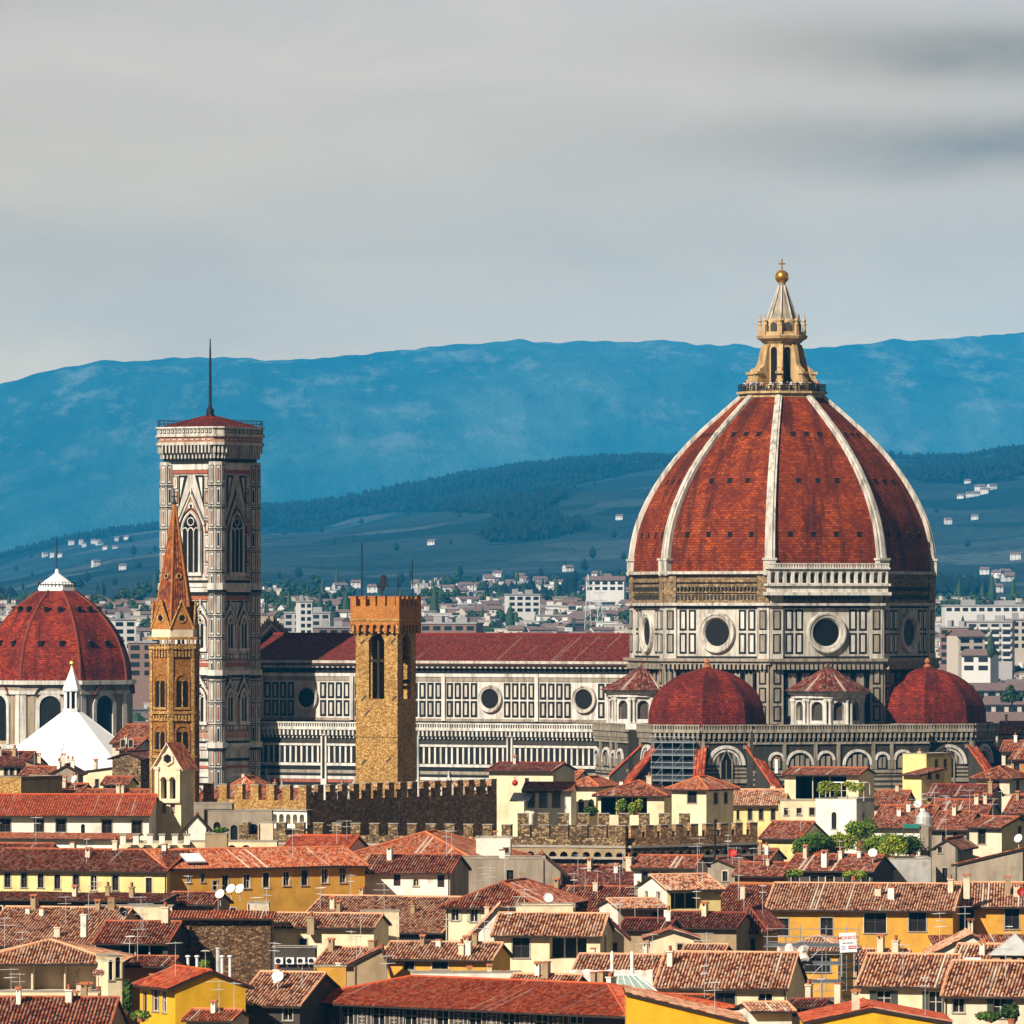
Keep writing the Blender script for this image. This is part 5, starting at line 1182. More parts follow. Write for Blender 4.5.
# ------------------------------------------------------------------ cream bell gable in front of it
def build_bell_gable():
    D = 893.0; ph = -26; x0p, x1p = 154.5, 181.0
    t = thing('bell_gable', 'tall cream bell gable with two arched openings under an orange tiled cap', 'bell gable', tuple(P(181.0, 612, D).xy) + (0,), R(ph))
    w = (x1p - x0p) * D / F / math.cos(R(ph)); d = 3.4
    b = MB(); b.T = Matrix.Translation((-w, 0, 0)); ze, zr = zp(766, D), zp(744, D)
    za, zb = zp(799, D), zp(777, D)
    holes = [(w * .22, w * .45, za, zb, 1.0, True), (w * .56, w * .79, za, zb, 1.0, True), (w * .24, w * .43, zp(814, D), zp(804, D), .4), (w * .58, w * .77, zp(814, D), zp(804, D), .4)]
    wall(b, 0, w, 0, ze, holes, 0)
    rz = (ze + zr) / 2 - .5
    b.face(((0, 0, ze), (w, 0, ze), (w / 2, 0, zr)), 0); b.face(((w, d, ze), (0, d, ze), (w / 2, d, zr)), 0)
    b.face(((w, 0, 0), (w, d, 0), (w, d, ze), (w, 0, ze)), 0); b.face(((0, d, 0), (0, 0, 0), (0, 0, ze), (0, d, ze)), 0); b.face(((w, d, 0), (0, d, 0), (0, d, ze), (w, d, ze)), 0)
    for s in (0.06, w - .55): b.proud(s, s + .5, zp(803, D), ze - .3, .22, 0); b.box(s - .12, s + .62, -.35, 0, ze - .5, ze - .1, 1)
    b.proud(0, w, zp(801, D) - .25, zp(801, D), .35, 1)
    for h in holes[:2]:
        b.face(((h[0], .95, h[2]), (h[1], .95, h[2]), (h[1], .95, h[3]), (h[0], .95, h[3])), 2); arch_ring(b, (h[0] + h[1]) / 2, h[3] - (h[1] - h[0]) / 2, (h[1] - h[0]) / 2, (h[1] - h[0]) / 2 + .18, .14, 1, 8)
    for h in holes[2:]: b.face(((h[0], .38, h[2]), (h[1], .38, h[2]), (h[1], .38, h[3]), (h[0], .38, h[3])), 3)
    b.build('gable_wall', ['cream_plaster', 'pale_plaster', 'void', 'grey_plaster'], t)
    o = MB(); o.T = Matrix.Translation((-w / 2, 0, rz)) @ Matrix.Rotation(R(90), 4, 'X'); o.lathe([(.95, 0), (.95, .2), (.62, .2), (.6, .03)], 6, rot=30); o.lathe([(0, .05), (.62, .05)], 6, m=1, rot=30); o.build('round_opening', ['pale_plaster', 'void'], t)
    r = MB(); r.T = b.T; ov = .45
    for s in (0, 1):
        xe = -ov if s == 0 else w + ov; zz = ze - ov * (zr - ze) / (w / 2); pts = ((xe, -ov, zz + .2), (w / 2, -ov, zr + .2), (w / 2, d + ov, zr + .2), (xe, d + ov, zz + .2)); r.face(pts if s == 1 else pts, 0, [(0, 0), (0, 7), (12, 7), (12, 0)])
        q = [(p[0], p[1], p[2] - .22) for p in pts]; r.face((pts[0], q[0], q[1], pts[1]), 1); r.face((pts[0], pts[3], q[3], q[0]), 1); r.face(q[::-1], 1)
    r.build('roof', ['tile_orange', 'pale_plaster'], t)
build_bell_gable()
# ------------------------------------------------------------------ house kit
TP, TV, AMP = 0.32, 0.42, 0.10               # tile column spacing, tile row length, height of a column
WALLS = dict(white='white_plaster', cream='cream_plaster', pale='pale_plaster', yellow='yellow_plaster', ochre='ochre_plaster', mustard='mustard_plaster', tan='tan_plaster', grey='grey_plaster', lgrey='light_grey_plaster', dark='dark_plaster', orange='orange_plaster', bstone='brown_stone', brick='dark_brick', ostone='ochre_stone', fstone='fort_stone')
FOOT = []                                     # footprints already taken (centre x, y, half w, half d, angle)
NICK = []
def roof_poly(mb, pts, corr=True, thick=0.2, m=0, mw=1, lift=0.02):
    pts = [Vector(p) for p in pts]; U = (pts[1] - pts[0]).normalized(); N = U.cross(pts[-1] - pts[0]).normalized()
    if N.z < 0: N = -N
    V = N.cross(U); o = pts[0]
    q = [((p - o).dot(U), (p - o).dot(V)) for p in pts]
    umin, umax = min(a for a, _ in q), max(a for a, _ in q); off = random.randint(0, 400); 
    low = [p - Vector((0, 0, thick)) for p in pts]; n = len(pts)
    mb.face(low[::-1], mw)
    for i in range(n):
        j = (i + 1) % n; mb.face((low[i], low[j], pts[j], pts[i]), mw)
    if not corr:
        mb.face([p + N * lift for p in pts], m, [(off + a / TP, b / TV) for a, b in q]); return
    K = max(1, math.ceil((umax - umin) / TP)); prof = (0.0, 0.72, 1.0, 0.72)
    def vr(u):
        lo, hi = 1e9, -1e9
        for i in range(n):
            (a0, b0), (a1, b1) = q[i], q[(i + 1) % n]
            if abs(a1 - a0) < 1e-9:
                if abs(u - a0) < 1e-6: lo, hi = min(lo, b0, b1), max(hi, b0, b1)
                continue
            t = (u - a0) / (a1 - a0)
            if -1e-6 <= t <= 1 + 1e-6: b = b0 + (b1 - b0) * t; lo, hi = min(lo, b), max(hi, b)
        return (lo, hi) if hi >= lo else (0, 0)
    us = []
    for k in range(K):
        for s in range(4): us.append((umin + (k + s / 4) * TP, prof[s]))
    us = [x for x in us if x[0] < umax] + [(umax, 0.3)]
    # slow unevenness of an old roof
    def sag(u, v): return 0.10 * noise.noise(Vector((u * .18 + off, v * .25, 3.3)))
    prev = None
    for u, h in us:
        lo, hi = vr(min(max(u, umin + 1e-5), umax - 1e-5))
        jit = 0.02 * noise.noise(Vector((math.floor((u - umin) / TP) * 7.7, off, 0)))
        cur = []
        for f in (0, .5, 1):
            v = lo + (hi - lo) * f; cur.append((o + U * u + V * (v - (0.05 + jit if f == 0 else 0)) + N * (lift + h * AMP + sag(u, v)), (off + (u - umin) / TP, v / TV)))
        if prev:
            for i in (0, 1): mb.face((prev[i][0], cur[i][0], cur[i + 1][0], prev[i + 1][0]), m, [prev[i][1], cur[i][1], cur[i + 1][1], prev[i + 1][1]])
            mb.face((prev[0][0] - N * .06, cur[0][0] - N * .06, cur[0][0], prev[0][0]), m, [(prev[0][1])] * 4)
        prev = cur

def window_parts(root, Mx, wins, det=True):
    """wins: (x0,x1,z0,z1,style)"""
    for (a, b, c, d, st) in wins:
        if st in ('l',): continue
        if st == 'k':
            for q in (.33, .67): g = MB(); g.T = Mx; g.tube((a + (b - a) * q, .25, c), (a + (b - a) * q, .25, d), .09, 0, 6); g.build('terrace_post', 'pale_plaster', root)
            continue
        dep = .22
        g = MB(); g.T = Mx
        if st == 'a': arch_fill(g, (a + b) / 2, c, d - (b - a) / 2, (b - a) / 2, -dep, 0, n=8)
        elif st == 'L': 
            g.face(((a, 2.0, c), (b, 2.0, c), (b, 2.0, d), (a, 2.0, d)), 0)
        else: g.face(((a, dep, c), (b, dep, c), (b, dep, d), (a, dep, d)), 0)
        fm = 1 if st in ('w', 's', 'p', 'L') else 2
        t = .05 if fm == 1 else .04
        y0, y1 = (dep - .07, dep - .01) if st != 'L' else (1.9, 1.98)
        if st in ('w', 's', 'p', 'd', 'L'):
            mid = (a + b) / 2
            xs = [(a, a + t), (b - t, b), (mid - t * .8, mid + t * .8)] if st != 'L' else [(a + (b - a) * k / 3 - .06, a + (b - a) * k / 3 + .06) for k in (1, 2)]
            for p, q in xs: g.box(p, q, y0, y1, c, d, fm)
            g.box(a, b, y0 + .002, y1 - .002, d - t, d, fm); g.box(a, b, y0 + .002, y1 - .002, c, c + t, fm)
            if d - c > 1.3 and st != 'L': g.box(a, b, y0 + .003, y1 - .003, c + (d - c) * .55, c + (d - c) * .55 + t, fm)
        if st == 'b':
            n = max(4, int((d - c) / .14))
            for k in range(n): z = c + (d - c) * k / n; g.box(a, b, dep - .1, dep - .02, z, z + (d - c) / n * .7, 3)
        w = g.build('window', ['glass', 'frame', 'brown_frame', 'brown_shutter'], root)
        if st in ('w', 's', 'd', 'p', 'a'):
            s = MB(); s.T = Mx; s.box(a - .15, b + .15, -.12, .02, c - .10, c, 0)
            if st != 'a':
                for q0, q1 in ((a - .13, a), (b, b + .13)): s.box(q0, q1, -.04, .02, c, d, 1)
                s.box(a - .13, b + .13, -.05, .02, d, d + .14, 1)
            s.build('sill', ['stone_trim', 'stone_trim' if (int(a * 10) + int(c)) % 3 else 'pale_plaster'], w)
        if st in ('s', 'p'):
            for sgn, e in ((-1, a), (1, b)):
                h = MB(); h.T = Mx; wd = (b - a) * .5; x0, x1 = sorted((e, e + sgn * wd)); h.box(x0 + .02, x1 - .02, -.07, -.02, c, d, 0)
                for k in range(8): z = c + (d - c) * (k + .5) / 8; h.box(x0 + .08, x1 - .08, -.09, -.07, z - .05, z + .03, 0)
                h.build('shutter', 'shutter' if st == 's' else 'pale_shutter', w)

def chimney(roof, x, y, z, rr, big=1.0):
    big = min(big, 1.4); c = MB(); w, dd, h = rr.uniform(.38, .55) * big, rr.uniform(.45, .9) * big, rr.uniform(.6, 1.15) * big
    c.box(x - w / 2, x + w / 2, y - dd / 2, y + dd / 2, z - .8, z + h, 0)
    k = rr.random()
    if k < .45:
        for s in (-1, 1): c.box(x + s * (w / 2 - .06) - .05, x + s * (w / 2 - .06) + .05, y - dd / 2, y + dd / 2, z + h, z + h + .28, 0)
        c.face(((x - w / 2 - .12, y - dd / 2 - .1, z + h + .28), (x + w / 2 + .12, y - dd / 2 - .1, z + h + .28), (x + w / 2 + .12, y, z + h + .50), (x - w / 2 - .12, y, z + h + .50)), 1); c.face(((x - w / 2 - .12, y, z + h + .50), (x + w / 2 + .12, y, z + h + .50), (x + w / 2 + .12, y + dd / 2 + .1, z + h + .28), (x - w / 2 - .12, y + dd / 2 + .1, z + h + .28)), 1)
    elif k < .8:
        c.box(x - w / 2 - .08, x + w / 2 + .08, y - dd / 2 - .08, y + dd / 2 + .08, z + h, z + h + .12, 0)
        for q in range(2): c.lathe([(.14, z + h + .12), (.11, z + h + .55), (.16, z + h + .6)], 7, x, y + (q - .5) * dd * .5, 1)
    else:
        c.box(x - w / 2 - .06, x + w / 2 + .06, y - dd / 2 - .06, y + dd / 2 + .06, z + h, z + h + .1, 1)
    c.build('chimney', [rr.choice(['white_plaster', 'white_plaster', 'pale_plaster', 'pale_plaster', 'tan_plaster']), 'terracotta'], roof)
def antenna(roof, x, y, z, rr, rz):
    a = MB(); h = rr.uniform(2.0, 3.8); a.tube((x, y, z - .6), (x, y, z + h), .028)
    for k in range(rr.choice((1, 2, 2))):
        zz = z + h - .15 - k * .7; ang = rz + rr.uniform(-.5, .5); L = rr.uniform(.8, 1.4); dx, dy = math.cos(ang) * L, math.sin(ang) * L
        a.tube((x - dx * .5, y - dy * .5, zz), (x + dx, y + dy, zz), .028)
        for q in range(6):
            t = -.45 + q * .28; l = .42 - .03 * q; px, py = x + dx * t, y + dy * t; a.tube((px - math.sin(ang) * l, py + math.cos(ang) * l, zz), (px + math.sin(ang) * l, py - math.cos(ang) * l, zz), .02)
    a.build('antenna', 'metal', roof)
def dish_mb(r=.55):
    d = MB(); d.lathe([(r, .16), (r * .7, .08), (r * .35, .02), (0, 0)], 18, m=0); d.lathe([(0, -.03), (r * .35, -.01), (r * .7, .05), (r, .13), (r, .16)], 18, m=0)
    d.tube((0, 0, 0), (.0, -r * .2, .55), .03, 1); d.tube((0, -r, .14), (0, -r * .2, .55), .025, 1); return d
def dish(par, x, y, z, az, col='white_paint', r=.55):
    d = dish_mb(r); T = Matrix.Translation((x, y, z)) @ Matrix.Rotation(R(az), 4, 'Z') @ Matrix.Rotation(R(62), 4, 'X')
    d.v = [tuple(T @ Vector(v)) for v in d.v]; d.tube((x, y, z - 1.3), (x, y, z), .05, 1); d.build('satellite_dish', [col, 'metal'], par)

HN = 0
def H(label, x0, x1, ye, D, yr=None, yaw=0, d=None, roof='g', wall_='cream', tile_='red', wins=(), rw=(), lw=(), auto=0, autor=0, autol=0, ch=1, ant=0, dishes=(), name='house', cat='house', group=None, foot=True, ov=.7, trim=True, apx=.5, chw=(), auto_st='d', wallr=None, pitch=.32, zb=0.0):
    global HN; HN += 1; rr = random.Random(HN * 13 + 5)
    if D < 870 and roof != 'f' and ant == 0: ant = rr.choice((0, 1, 1, 2))
    elif ant: ant += 1
    ph = R(yaw); cp = math.cos(ph); s = D / F
    if yaw == 0 and roof in ('g', 's', 'h'): yaw = -13 + rr.uniform(-5, 3); ph = R(yaw); cp = math.cos(ph)
    w = (x1 - x0) * s / cp; ze = zp(ye, D); pm = (x0 + x1) / 2
    k = (yr - HY) / F if yr is not None else 0
    if roof in ('g', 's', 'h'):
        if d is None:
            run = (zp(yr, D) - ze) / (pitch + k) if yr is not None else 5.0
            run = min(max(run, 2.5), 16); d = run * (1 if roof == 's' else 2)
        run = d if roof == 's' else d / 2
        if roof == 'h' and w < d: run_h = run
        rise = (zp(yr, D + run * cp) - ze) if yr is not None else run * pitch
        rise = min(max(rise, run * .12), run * .75)
    else:
        d = d or 9.0; rise = abs(ye - yr) * s if yr is not None else w * .5 * pitch
    t = thing(name, label, cat, tuple(P(pm, HY, D).xy) + (0,), ph, group)
    if foot: FOOT.append((t.location.x - math.sin(ph) * d / 2, D + cp * d / 2, w / 2 + .6, d / 2 + .6, ph)); NICK.append((label, t.location.x, D))
    hw = w / 2
    fx = lambda px: (px - pm) * s / cp
    wm = [WALLS[wall_], WALLS[wallr or wall_], 'wood', 'stone_trim']
    fr = [(fx(a[0]) - a[3] * s / cp / 2, fx(a[0]) + a[3] * s / cp / 2, zp(a[2], D), zp(a[1], D), a[4]) for a in wins]
    R_ = [(-d / 2 + a[0] * d - a[3] / 2, -d / 2 + a[0] * d + a[3] / 2, zp(a[2], D), zp(a[1], D), a[4]) for a in rw]
    L_ = [(d / 2 - a[0] * d - a[3] / 2, d / 2 - a[0] * d + a[3] / 2, zp(a[2], D), zp(a[1], D), a[4]) for a in lw]
    def autow(n, half):
        out = []
        for i in range(n):
            c = -half + (i + .5) * 2 * half / n + rr.uniform(-.15, .15); zt = ze - .9
            out.append((c - .48, c + .48, zt - 1.6, zt, auto_st))
        return out
    if auto: fr += autow(auto, hw)
    if autor: R_ += autow(autor, d / 2)
    if autol: L_ += autow(autol, d / 2)
    clean = lambda ws, half: [x for x in ws if x[0] > -half + .05 and x[1] < half - .05 and x[3] > x[2]]
    fr, R_, L_ = clean(fr, hw), clean(R_, d / 2), clean(L_, d / 2)
    hole = lambda ws: [(a, b, c, e, 2.2 if st in ('l', 'L') else min(6.5, d - 1) if st == 'k' else .24, st == 'a') for a, b, c, e, st in ws]
    MF, MR, ML, MK = Matrix.Identity(4), facet(hw, d / 2, 0, 0), facet(-hw, d / 2, 180, 0), facet(0, d, 90, 0)
    b = MB(); zl, zr_ = ze, ze
    if roof == 'sr': zr_ = ze - rise
    if roof == 'sl': zl = ze - rise
    zf = min(zl, zr_)
    for Mx, half, ws, top, mi in ((MF, hw, fr, zf, 0), (MK, hw, [], zf if roof != 's' else ze + rise, 0), (MR, d / 2, R_, zr_, 1), (ML, d / 2, L_, zl, 1)):
        b.T = Mx; lo = min([0] + [x[2] for x in ws]); wall(b, -half, half, zb, top, hole(ws), mi, 0.0, 2 if any(x[4] == 'k' for x in ws) else None)  # deepest openings get dark reveals, interior shade put into the colour
        for x in ws:                          # closed backs of the deep openings, deepest ones dark as painted shade
            if x[4] in ('l', 'k'): yb = 2.2 if x[4] == 'l' else min(6.5, d - 1); b.face(((x[0], yb, x[2]), (x[1], yb, x[2]), (x[1], yb, x[3]), (x[0], yb, x[3])), mi if x[4] == 'l' else 2)
    b.T = Matrix.Identity(4)
    if roof == 'g':
        for x, i in ((hw, 0), (-hw, 1)): pts = [(x, 0, ze), (x, d, ze), (x, d / 2, ze + rise)]; b.face(pts if x > 0 else pts[::-1], 1)
    elif roof == 'e':
        ax = -hw + apx * w
        for y in (0, d): pts = [(-hw, y, ze), (hw, y, ze), (ax, y, ze + rise)]; b.face(pts if y == 0 else pts[::-1], 0)
    elif roof == 's':
        for x in (hw, -hw): pts = [(x, 0, ze), (x, d, ze), (x, d, ze + rise)]; b.face(pts if x > 0 else pts[::-1], 1)
    elif roof in ('sr', 'sl'):
        for y in (0, d): pts = [(-hw, y, zf), (hw, y, zf), (-hw if roof == 'sr' else hw, y, ze)]; b.face(pts if y == 0 else pts[::-1], 0)
    if roof == 'f':
        for x in (-hw, hw - .3): b.box(x, x + .3, 0, d, ze, ze + .02, 1)
        b.face(((-hw, 0, ze - .5), (hw, 0, ze - .5), (hw, d, ze - .5), (-hw, d, ze - .5)), 3)
        for (xa, xb, ya, yb) in ((-hw, hw, 0, .3), (-hw, hw, d - .3, d), (-hw, -hw + .3, .3, d - .3), (hw - .3, hw, .3, d - .3)):
            b.box(xa, xb, ya, yb, ze - .5, ze, 0, 'fb' if ya == 0 else 'b'); b.box(xa - .06, xb + .06, ya - .06, yb + .06, ze + .021, ze + .10, 3)
    if trim and roof != 'f':
        pass
    body = b.build('wall', wm, t)
    window_parts(t, MF, fr); window_parts(t, MR, R_); window_parts(t, ML, L_)
    # drainpipe on the front
    if D < 900 and rr.random() < .6:
        p = MB(); xx = hw - .15 if rr.random() < .5 else -hw + .15; p.tube((xx, -.08, 0), (xx, -.08, min(zl, zr_) - .1), .06, 0, 6); p.build('drainpipe', 'brown_frame', t)
    corr = D < 850; rf = MB(); o = ov; og = .25
    zat = lambda x, y: ze
    if roof == 'g':
        sl = rise / (d / 2); e = ze - o * sl
        roof_poly(rf, [(-hw - og, -o, e), (hw + og, -o, e), (hw + og, d / 2, ze + rise), (-hw - og, d / 2, ze + rise)], corr)
        roof_poly(rf, [(hw + og, d + o, e), (-hw - og, d + o, e), (-hw - og, d / 2, ze + rise), (hw + og, d / 2, ze + rise)], False)
        rf.tube((-hw - og, d / 2, ze + rise + .08), (hw + og, d / 2, ze + rise + .08), .15, 0, 6)
        if not corr or True:
            for x in (-hw - og, hw + og): rf.tube((x, -o, e + .06), (x, d / 2, ze + rise + .06), .12, 0, 5)
        zat = lambda x, y: ze + rise * (1 - abs(y - d / 2) / (d / 2))
    elif roof == 's':
        sl = rise / d; e = ze - o * sl
        roof_poly(rf, [(-hw - og, -o, e), (hw + og, -o, e), (hw + og, d + .3, ze + rise + .3 * sl), (-hw - og, d + .3, ze + rise + .3 * sl)], corr)
        zat = lambda x, y: ze + rise * y / d
    elif roof == 'e':
        ax = -hw + apx * w; s1, s2 = rise / max(.3, ax + hw), rise / max(.3, hw - ax)
        e1, e2 = ze - o * s1, ze - o * s2
        roof_poly(rf, [(hw + o, -og, e2), (hw + o, d + og, e2), (ax, d + og, ze + rise), (ax, -og, ze + rise)], corr)
        roof_poly(rf, [(-hw - o, d + og, e1), (-hw - o, -og, e1), (ax, -og, ze + rise), (ax, d + og, ze + rise)], corr)
        rf.tube((ax, -og, ze + rise + .08), (ax, d + og, ze + rise + .08), .15, 0, 6)
        zat = lambda x, y: ze + rise * ((x + hw) / max(.3, ax + hw) if x < ax else (hw - x) / max(.3, hw - ax))
    elif roof in ('sr', 'sl'):
        sl = rise / w
        if roof == 'sr': roof_poly(rf, [(hw + o, -og, ze - rise - o * sl), (hw + o, d + og, ze - rise - o * sl), (-hw - .2, d + og, ze + .2 * sl), (-hw - .2, -og, ze + .2 * sl)], corr)
        else: roof_poly(rf, [(-hw - o, d + og, ze - rise - o * sl), (-hw - o, -og, ze - rise - o * sl), (hw + .2, -og, ze + .2 * sl), (hw + .2, d + og, ze + .2 * sl)], corr)
        zat = lambda x, y: ze - rise * ((x + hw) / w if roof == 'sr' else (hw - x) / w)
    elif roof == 'h':
        m_ = min(w, d) / 2; sl = rise / (d / 2) if w >= d else rise / (w / 2); e = ze - o * sl; W2, D2 = hw + o, d / 2 + o; cyy = d / 2
        if w >= d: A, B = (-(W2 - D2), cyy, ze + rise), (W2 - D2, cyy, ze + rise)
        else: A, B = (0, cyy - (D2 - W2), ze + rise), (0, cyy + (D2 - W2), ze + rise)
        c1, c2, c3, c4 = (-W2, -o, e), (W2, -o, e), (W2, d + o, e), (-W2, d + o, e)
        if w >= d: polys = [[c1, c2, B, A], [c2, c3, B], [c3, c4, A, B], [c4, c1, A]]
        else: polys = [[c1, c2, A], [c2, c3, B, A], [c3, c4, B], [c4, c1, A, B]]
        for i, p in enumerate(polys): roof_poly(rf, p, corr and i != 2)
        up = lambda p: (p[0], p[1], p[2] + .1)
        rf.tube(up(A), up(B), .15, 0, 6)
        for p, q in ((c1, A), (c2, A if w < d else B), (c3, B), (c4, B if w < d else A)): rf.tube(up(p), up(q), .14, 0, 6)
        zat = lambda x, y: e + sl * min(W2 - abs(x), D2 - abs(y - cyy))
    if roof != 'f': ro = rf.build('roof', ['tile_' + tile_, 'wood'], t)
    else: ro = t; zat = lambda x, y: ze - .5
    if ch and D < 870 and roof != 'f' and w > 9: ch += rr.choice((0, 1, 1, 2))
    for i in range(ch):
        x, y = rr.uniform(-hw * .85, hw * .85), rr.uniform(.25, .55) * d; chimney(ro, x, y, zat(x, y), rr)
    for c_ in chw:
        x = fx(c_[0]); y = c_[1] * d; chimney(ro, x, y, zat(x, y), rr, c_[2] if len(c_) > 2 else 1.3)
    for i in range(ant): x, y = rr.uniform(-hw * .9, hw * .9), rr.uniform(.1, .5) * d; antenna(ro, x, y, zat(x, y), rr, rr.uniform(0, 6))
    for q in dishes:
        x, y = fx(q[0]), q[1] * d; dish(ro, x, y, zat(x, y) + 1.3, q[2] if len(q) > 2 else 30, q[3] if len(q) > 3 else 'white_paint')
    return t, ro, zat, (w, d, ze, rise)

def battlement(name, label, pxc, yc, D, Ll, Lr, yawl, ztop, h, mw, gap, th, mats, arch_z=None, arch_m='pale_plaster', low=0, ra=90):
    """two battlemented walls meeting at a corner; left wall turned to the left, right wall to the right"""
    t = thing(name, label, 'wall', tuple(P(pxc, HY, D).xy) + (0,), R(yawl))
    for side, L in ((0, Ll), (1, Lr)):
        if not L: continue
        Mx = Matrix.Translation((-L, 0, 0)) if side == 0 else Matrix.Rotation(R(ra), 4, 'Z')
        b = MB(); b.T = Mx; zt = ztop - h
        b.box(0 if side == 0 else th + .01, L, 0, th, low, zt, 0)
        if arch_z:                                # small corbel arches under the wall-walk
            a0, a1 = arch_z; n = max(2, int(L / 1.45)); w = L / n
            b2 = MB(); b2.T = Mx @ Matrix.Translation((0, -.7, 0)); wall(b2, 0, L, a0, a1, [((i + .16) * w, (i + .84) * w, a0, a1 - .5, .68, True) for i in range(n)], 0)
            b2.box(0, L, -.12, .7, a1, a1 + .3, 1); b2.box(0, L, -.05, .7, a0 - .3, a0, 1); b2.build('corbel_arches', [arch_m if side == 0 else 'fort_stone', 'stone_trim'], t)
            b.box(0 if side == 0 else th, L, -.72, 0, a1 + .3, zt, 0)
        b.build('wall', mats[side], t)
        n = max(1, round((L + gap) / (mw + gap))); s = (L + gap) / n
        yo = -.72 if arch_z else 0
        for i in range(n):
            m_ = MB(); m_.T = Mx; m_.box(i * s + (.01 if side and i == 0 else 0), i * s + s - gap, yo + .02, yo + .75, zt - .02, ztop, 0); m_.box(i * s - .05, i * s + s - gap + .05, yo - .04, yo + .8, ztop, ztop + .1, 1); m_.build('merlon', [mats[side], 'stone_trim'], t)
    return t
# ------------------------------------------------------------------ battlemented palace walls
battlement('battlemented_wall', 'tall dark stone wall with square battlements below the square stone tower', 306, 812, 918, 17.0, 43.5, -35, zp(786, 918), 1.95, 1.35, 1.35, .9, ['ochre_stone', 'lightened_stone'])
battlement('battlemented_wall', 'long lower stone wall whose battlements turn a corner above a row of small arches', 627, 850, 882, 51.5, 21.5, -17, zp(826, 882), 1.5, 1.3, 1.25, .8, ['fort_stone', 'lightened_stone'], (zp(857, 882), zp(848, 882)), 'tan_plaster', ra=57)
battlement('battlemented_wall', 'short rear battlemented wall half hidden behind the longer battlements', 690, 850, 912, 22.5, 0, -3, zp(814, 912), 1.5, 1.3, 1.2, .8, ['fort_stone', 'fort_stone'])
# arcade let into the palace wall
t = thing('wall_arcade', 'pale strip of five small arches on the ochre stone wall', 'arcade', tuple(P(289, HY, 905).xy) + (0,), R(-35))
b = MB(); hw = 2.9; wall(b, -hw, hw, zp(828, 905), zp(811, 905), [(-hw + .2 + i * 1.1, -hw + .95 + i * 1.1, zp(824, 905), zp(814, 905), 1.2, True) for i in range(5)], 0); b.box(-hw - .1, hw + .1, -.2, 1.5, zp(811, 905), zp(809.5, 905), 1); b.box(-hw, hw, -.2, 1.5, zp(829.5, 905), zp(828, 905), 1); b.face(((-hw, 1.25, zp(828, 905)), (hw, 1.25, zp(828, 905)), (hw, 1.25, zp(811, 905)), (-hw, 1.25, zp(811, 905))), 2); b.box(-hw, hw, .02, 2.5, 0, zp(829.5, 905), 3)
b.build('arcade', ['white_plaster', 'stone_trim', 'ochre_stone', 'ochre_stone'], t)

# ------------------------------------------------------------------ houses, far rows first
# between the monuments and the battlements
H('dark brown rubble stone house with pitched gable beside the white pyramid roof', 112, 141, 757, 1010, 752, yaw=-18, d=14, roof='e', wall_='bstone', tile_='dark', ch=0)
H('narrow tall house with two windows and red roof above the brown stone gable', 119, 135, 748, 1036, 739, yaw=-20, roof='g', wall_='lgrey', wins=[(123, 740, 747, 4, 'd'), (131, 740, 747, 4, 'd')], ch=1)
H('deep red roof and small dark window beside the slender spire', 112, 156, 742, 1140, 725, roof='g', wall_='pale', tile_='red', wins=[(132, 745, 752, 5, 'a')], ch=0)
H('cream house with single dark window left of the brown stone gable', 83, 113, 767, 1022, 763, yaw=-12, d=12, roof='sl', wall_='cream', tile_='dark', wins=[(97, 779, 788, 4, 'd')], ch=1)
H('small yellow rooftop room with red roof below the brown stone gable', 103, 128, 783, 985, 777, roof='g', wall_='yellow', wins=[(108, 784, 789, 3, 'd'), (115, 784, 788, 4, 'd')], ch=0)
H('grey house with rounded gable and two chimneys below the white pyramid', 53, 78, 772, 1006, 765, roof='e', wall_='grey', tile_='dark', d=12, ch=1, chw=[(62, .3, 1.2), (71, .3, 1.2)])
H('low strip of red roof left of the grey rounded gable', 21, 60, 775, 1020, 767, wall_='dark', tile_='red', ch=1, ant=1)
H('rough ochre stone house with a brown side at the left edge', -14, 22, 777, 960, 776, yaw=-35, d=9, roof='f', wall_='ostone', wallr='tan', ch=0)
H('dark roofed house with glazed roof terrace at the left edge', -16, 24, 764, 1048, 752, wall_='pale', tile_='dark', wins=[(6, 768, 776, 4, 'd'), (12, 768, 776, 4, 'd'), (19, 768, 776, 4, 'd')], ch=2, ant=2)
H('tan house with a pipe and sloped top near the white pyramid', 26, 44, 760, 1032, 754, roof='sr', wall_='tan', d=8, tile_='dark', ch=1)
H('small bright cluster house with red roof under the grey rounded gable', 44, 80, 792, 968, 784, wall_='white', tile_='red', ch=3, dishes=[(72, .2, -40)], chw=[(52, .2, 1), (60, .3, 1)])
H('low red roof with pale front right of the small cluster house', 82, 150, 797, 962, 790, wall_='white', tile_='red', ch=2)
H('low red cottage with ridge lantern in front of the bell tower base', 222, 259, 790, 1120, 777, roof='h', wall_='pale', tile_='orange', ch=1)
H('red roof with stone chimneys seen behind the ochre battlements', 196, 300, 800, 975, 790, wall_='tan', tile_='red', ch=3)
H('cream house with dark red roof right of the dark battlemented wall', 489, 553, 770, 1045, 763, wall_='cream', tile_='dark', d=11, ch=1, wins=[(527, 778, 788, 4, 'd')])
H('small white gabled rooftop house between cream house and apse scaffolding', 545, 575, 779, 1062, 771, wall_='white', tile_='orange', ch=1, yaw=-20)
H('cream house with two arched windows and orange hipped roof', 573, 596, 784, 1000, 777, yaw=-18, roof='h', wall_='cream', tile_='orange', d=8, wins=[(581, 799, 812, 6, 'a'), (591, 799, 812, 6, 'a')], ch=0)
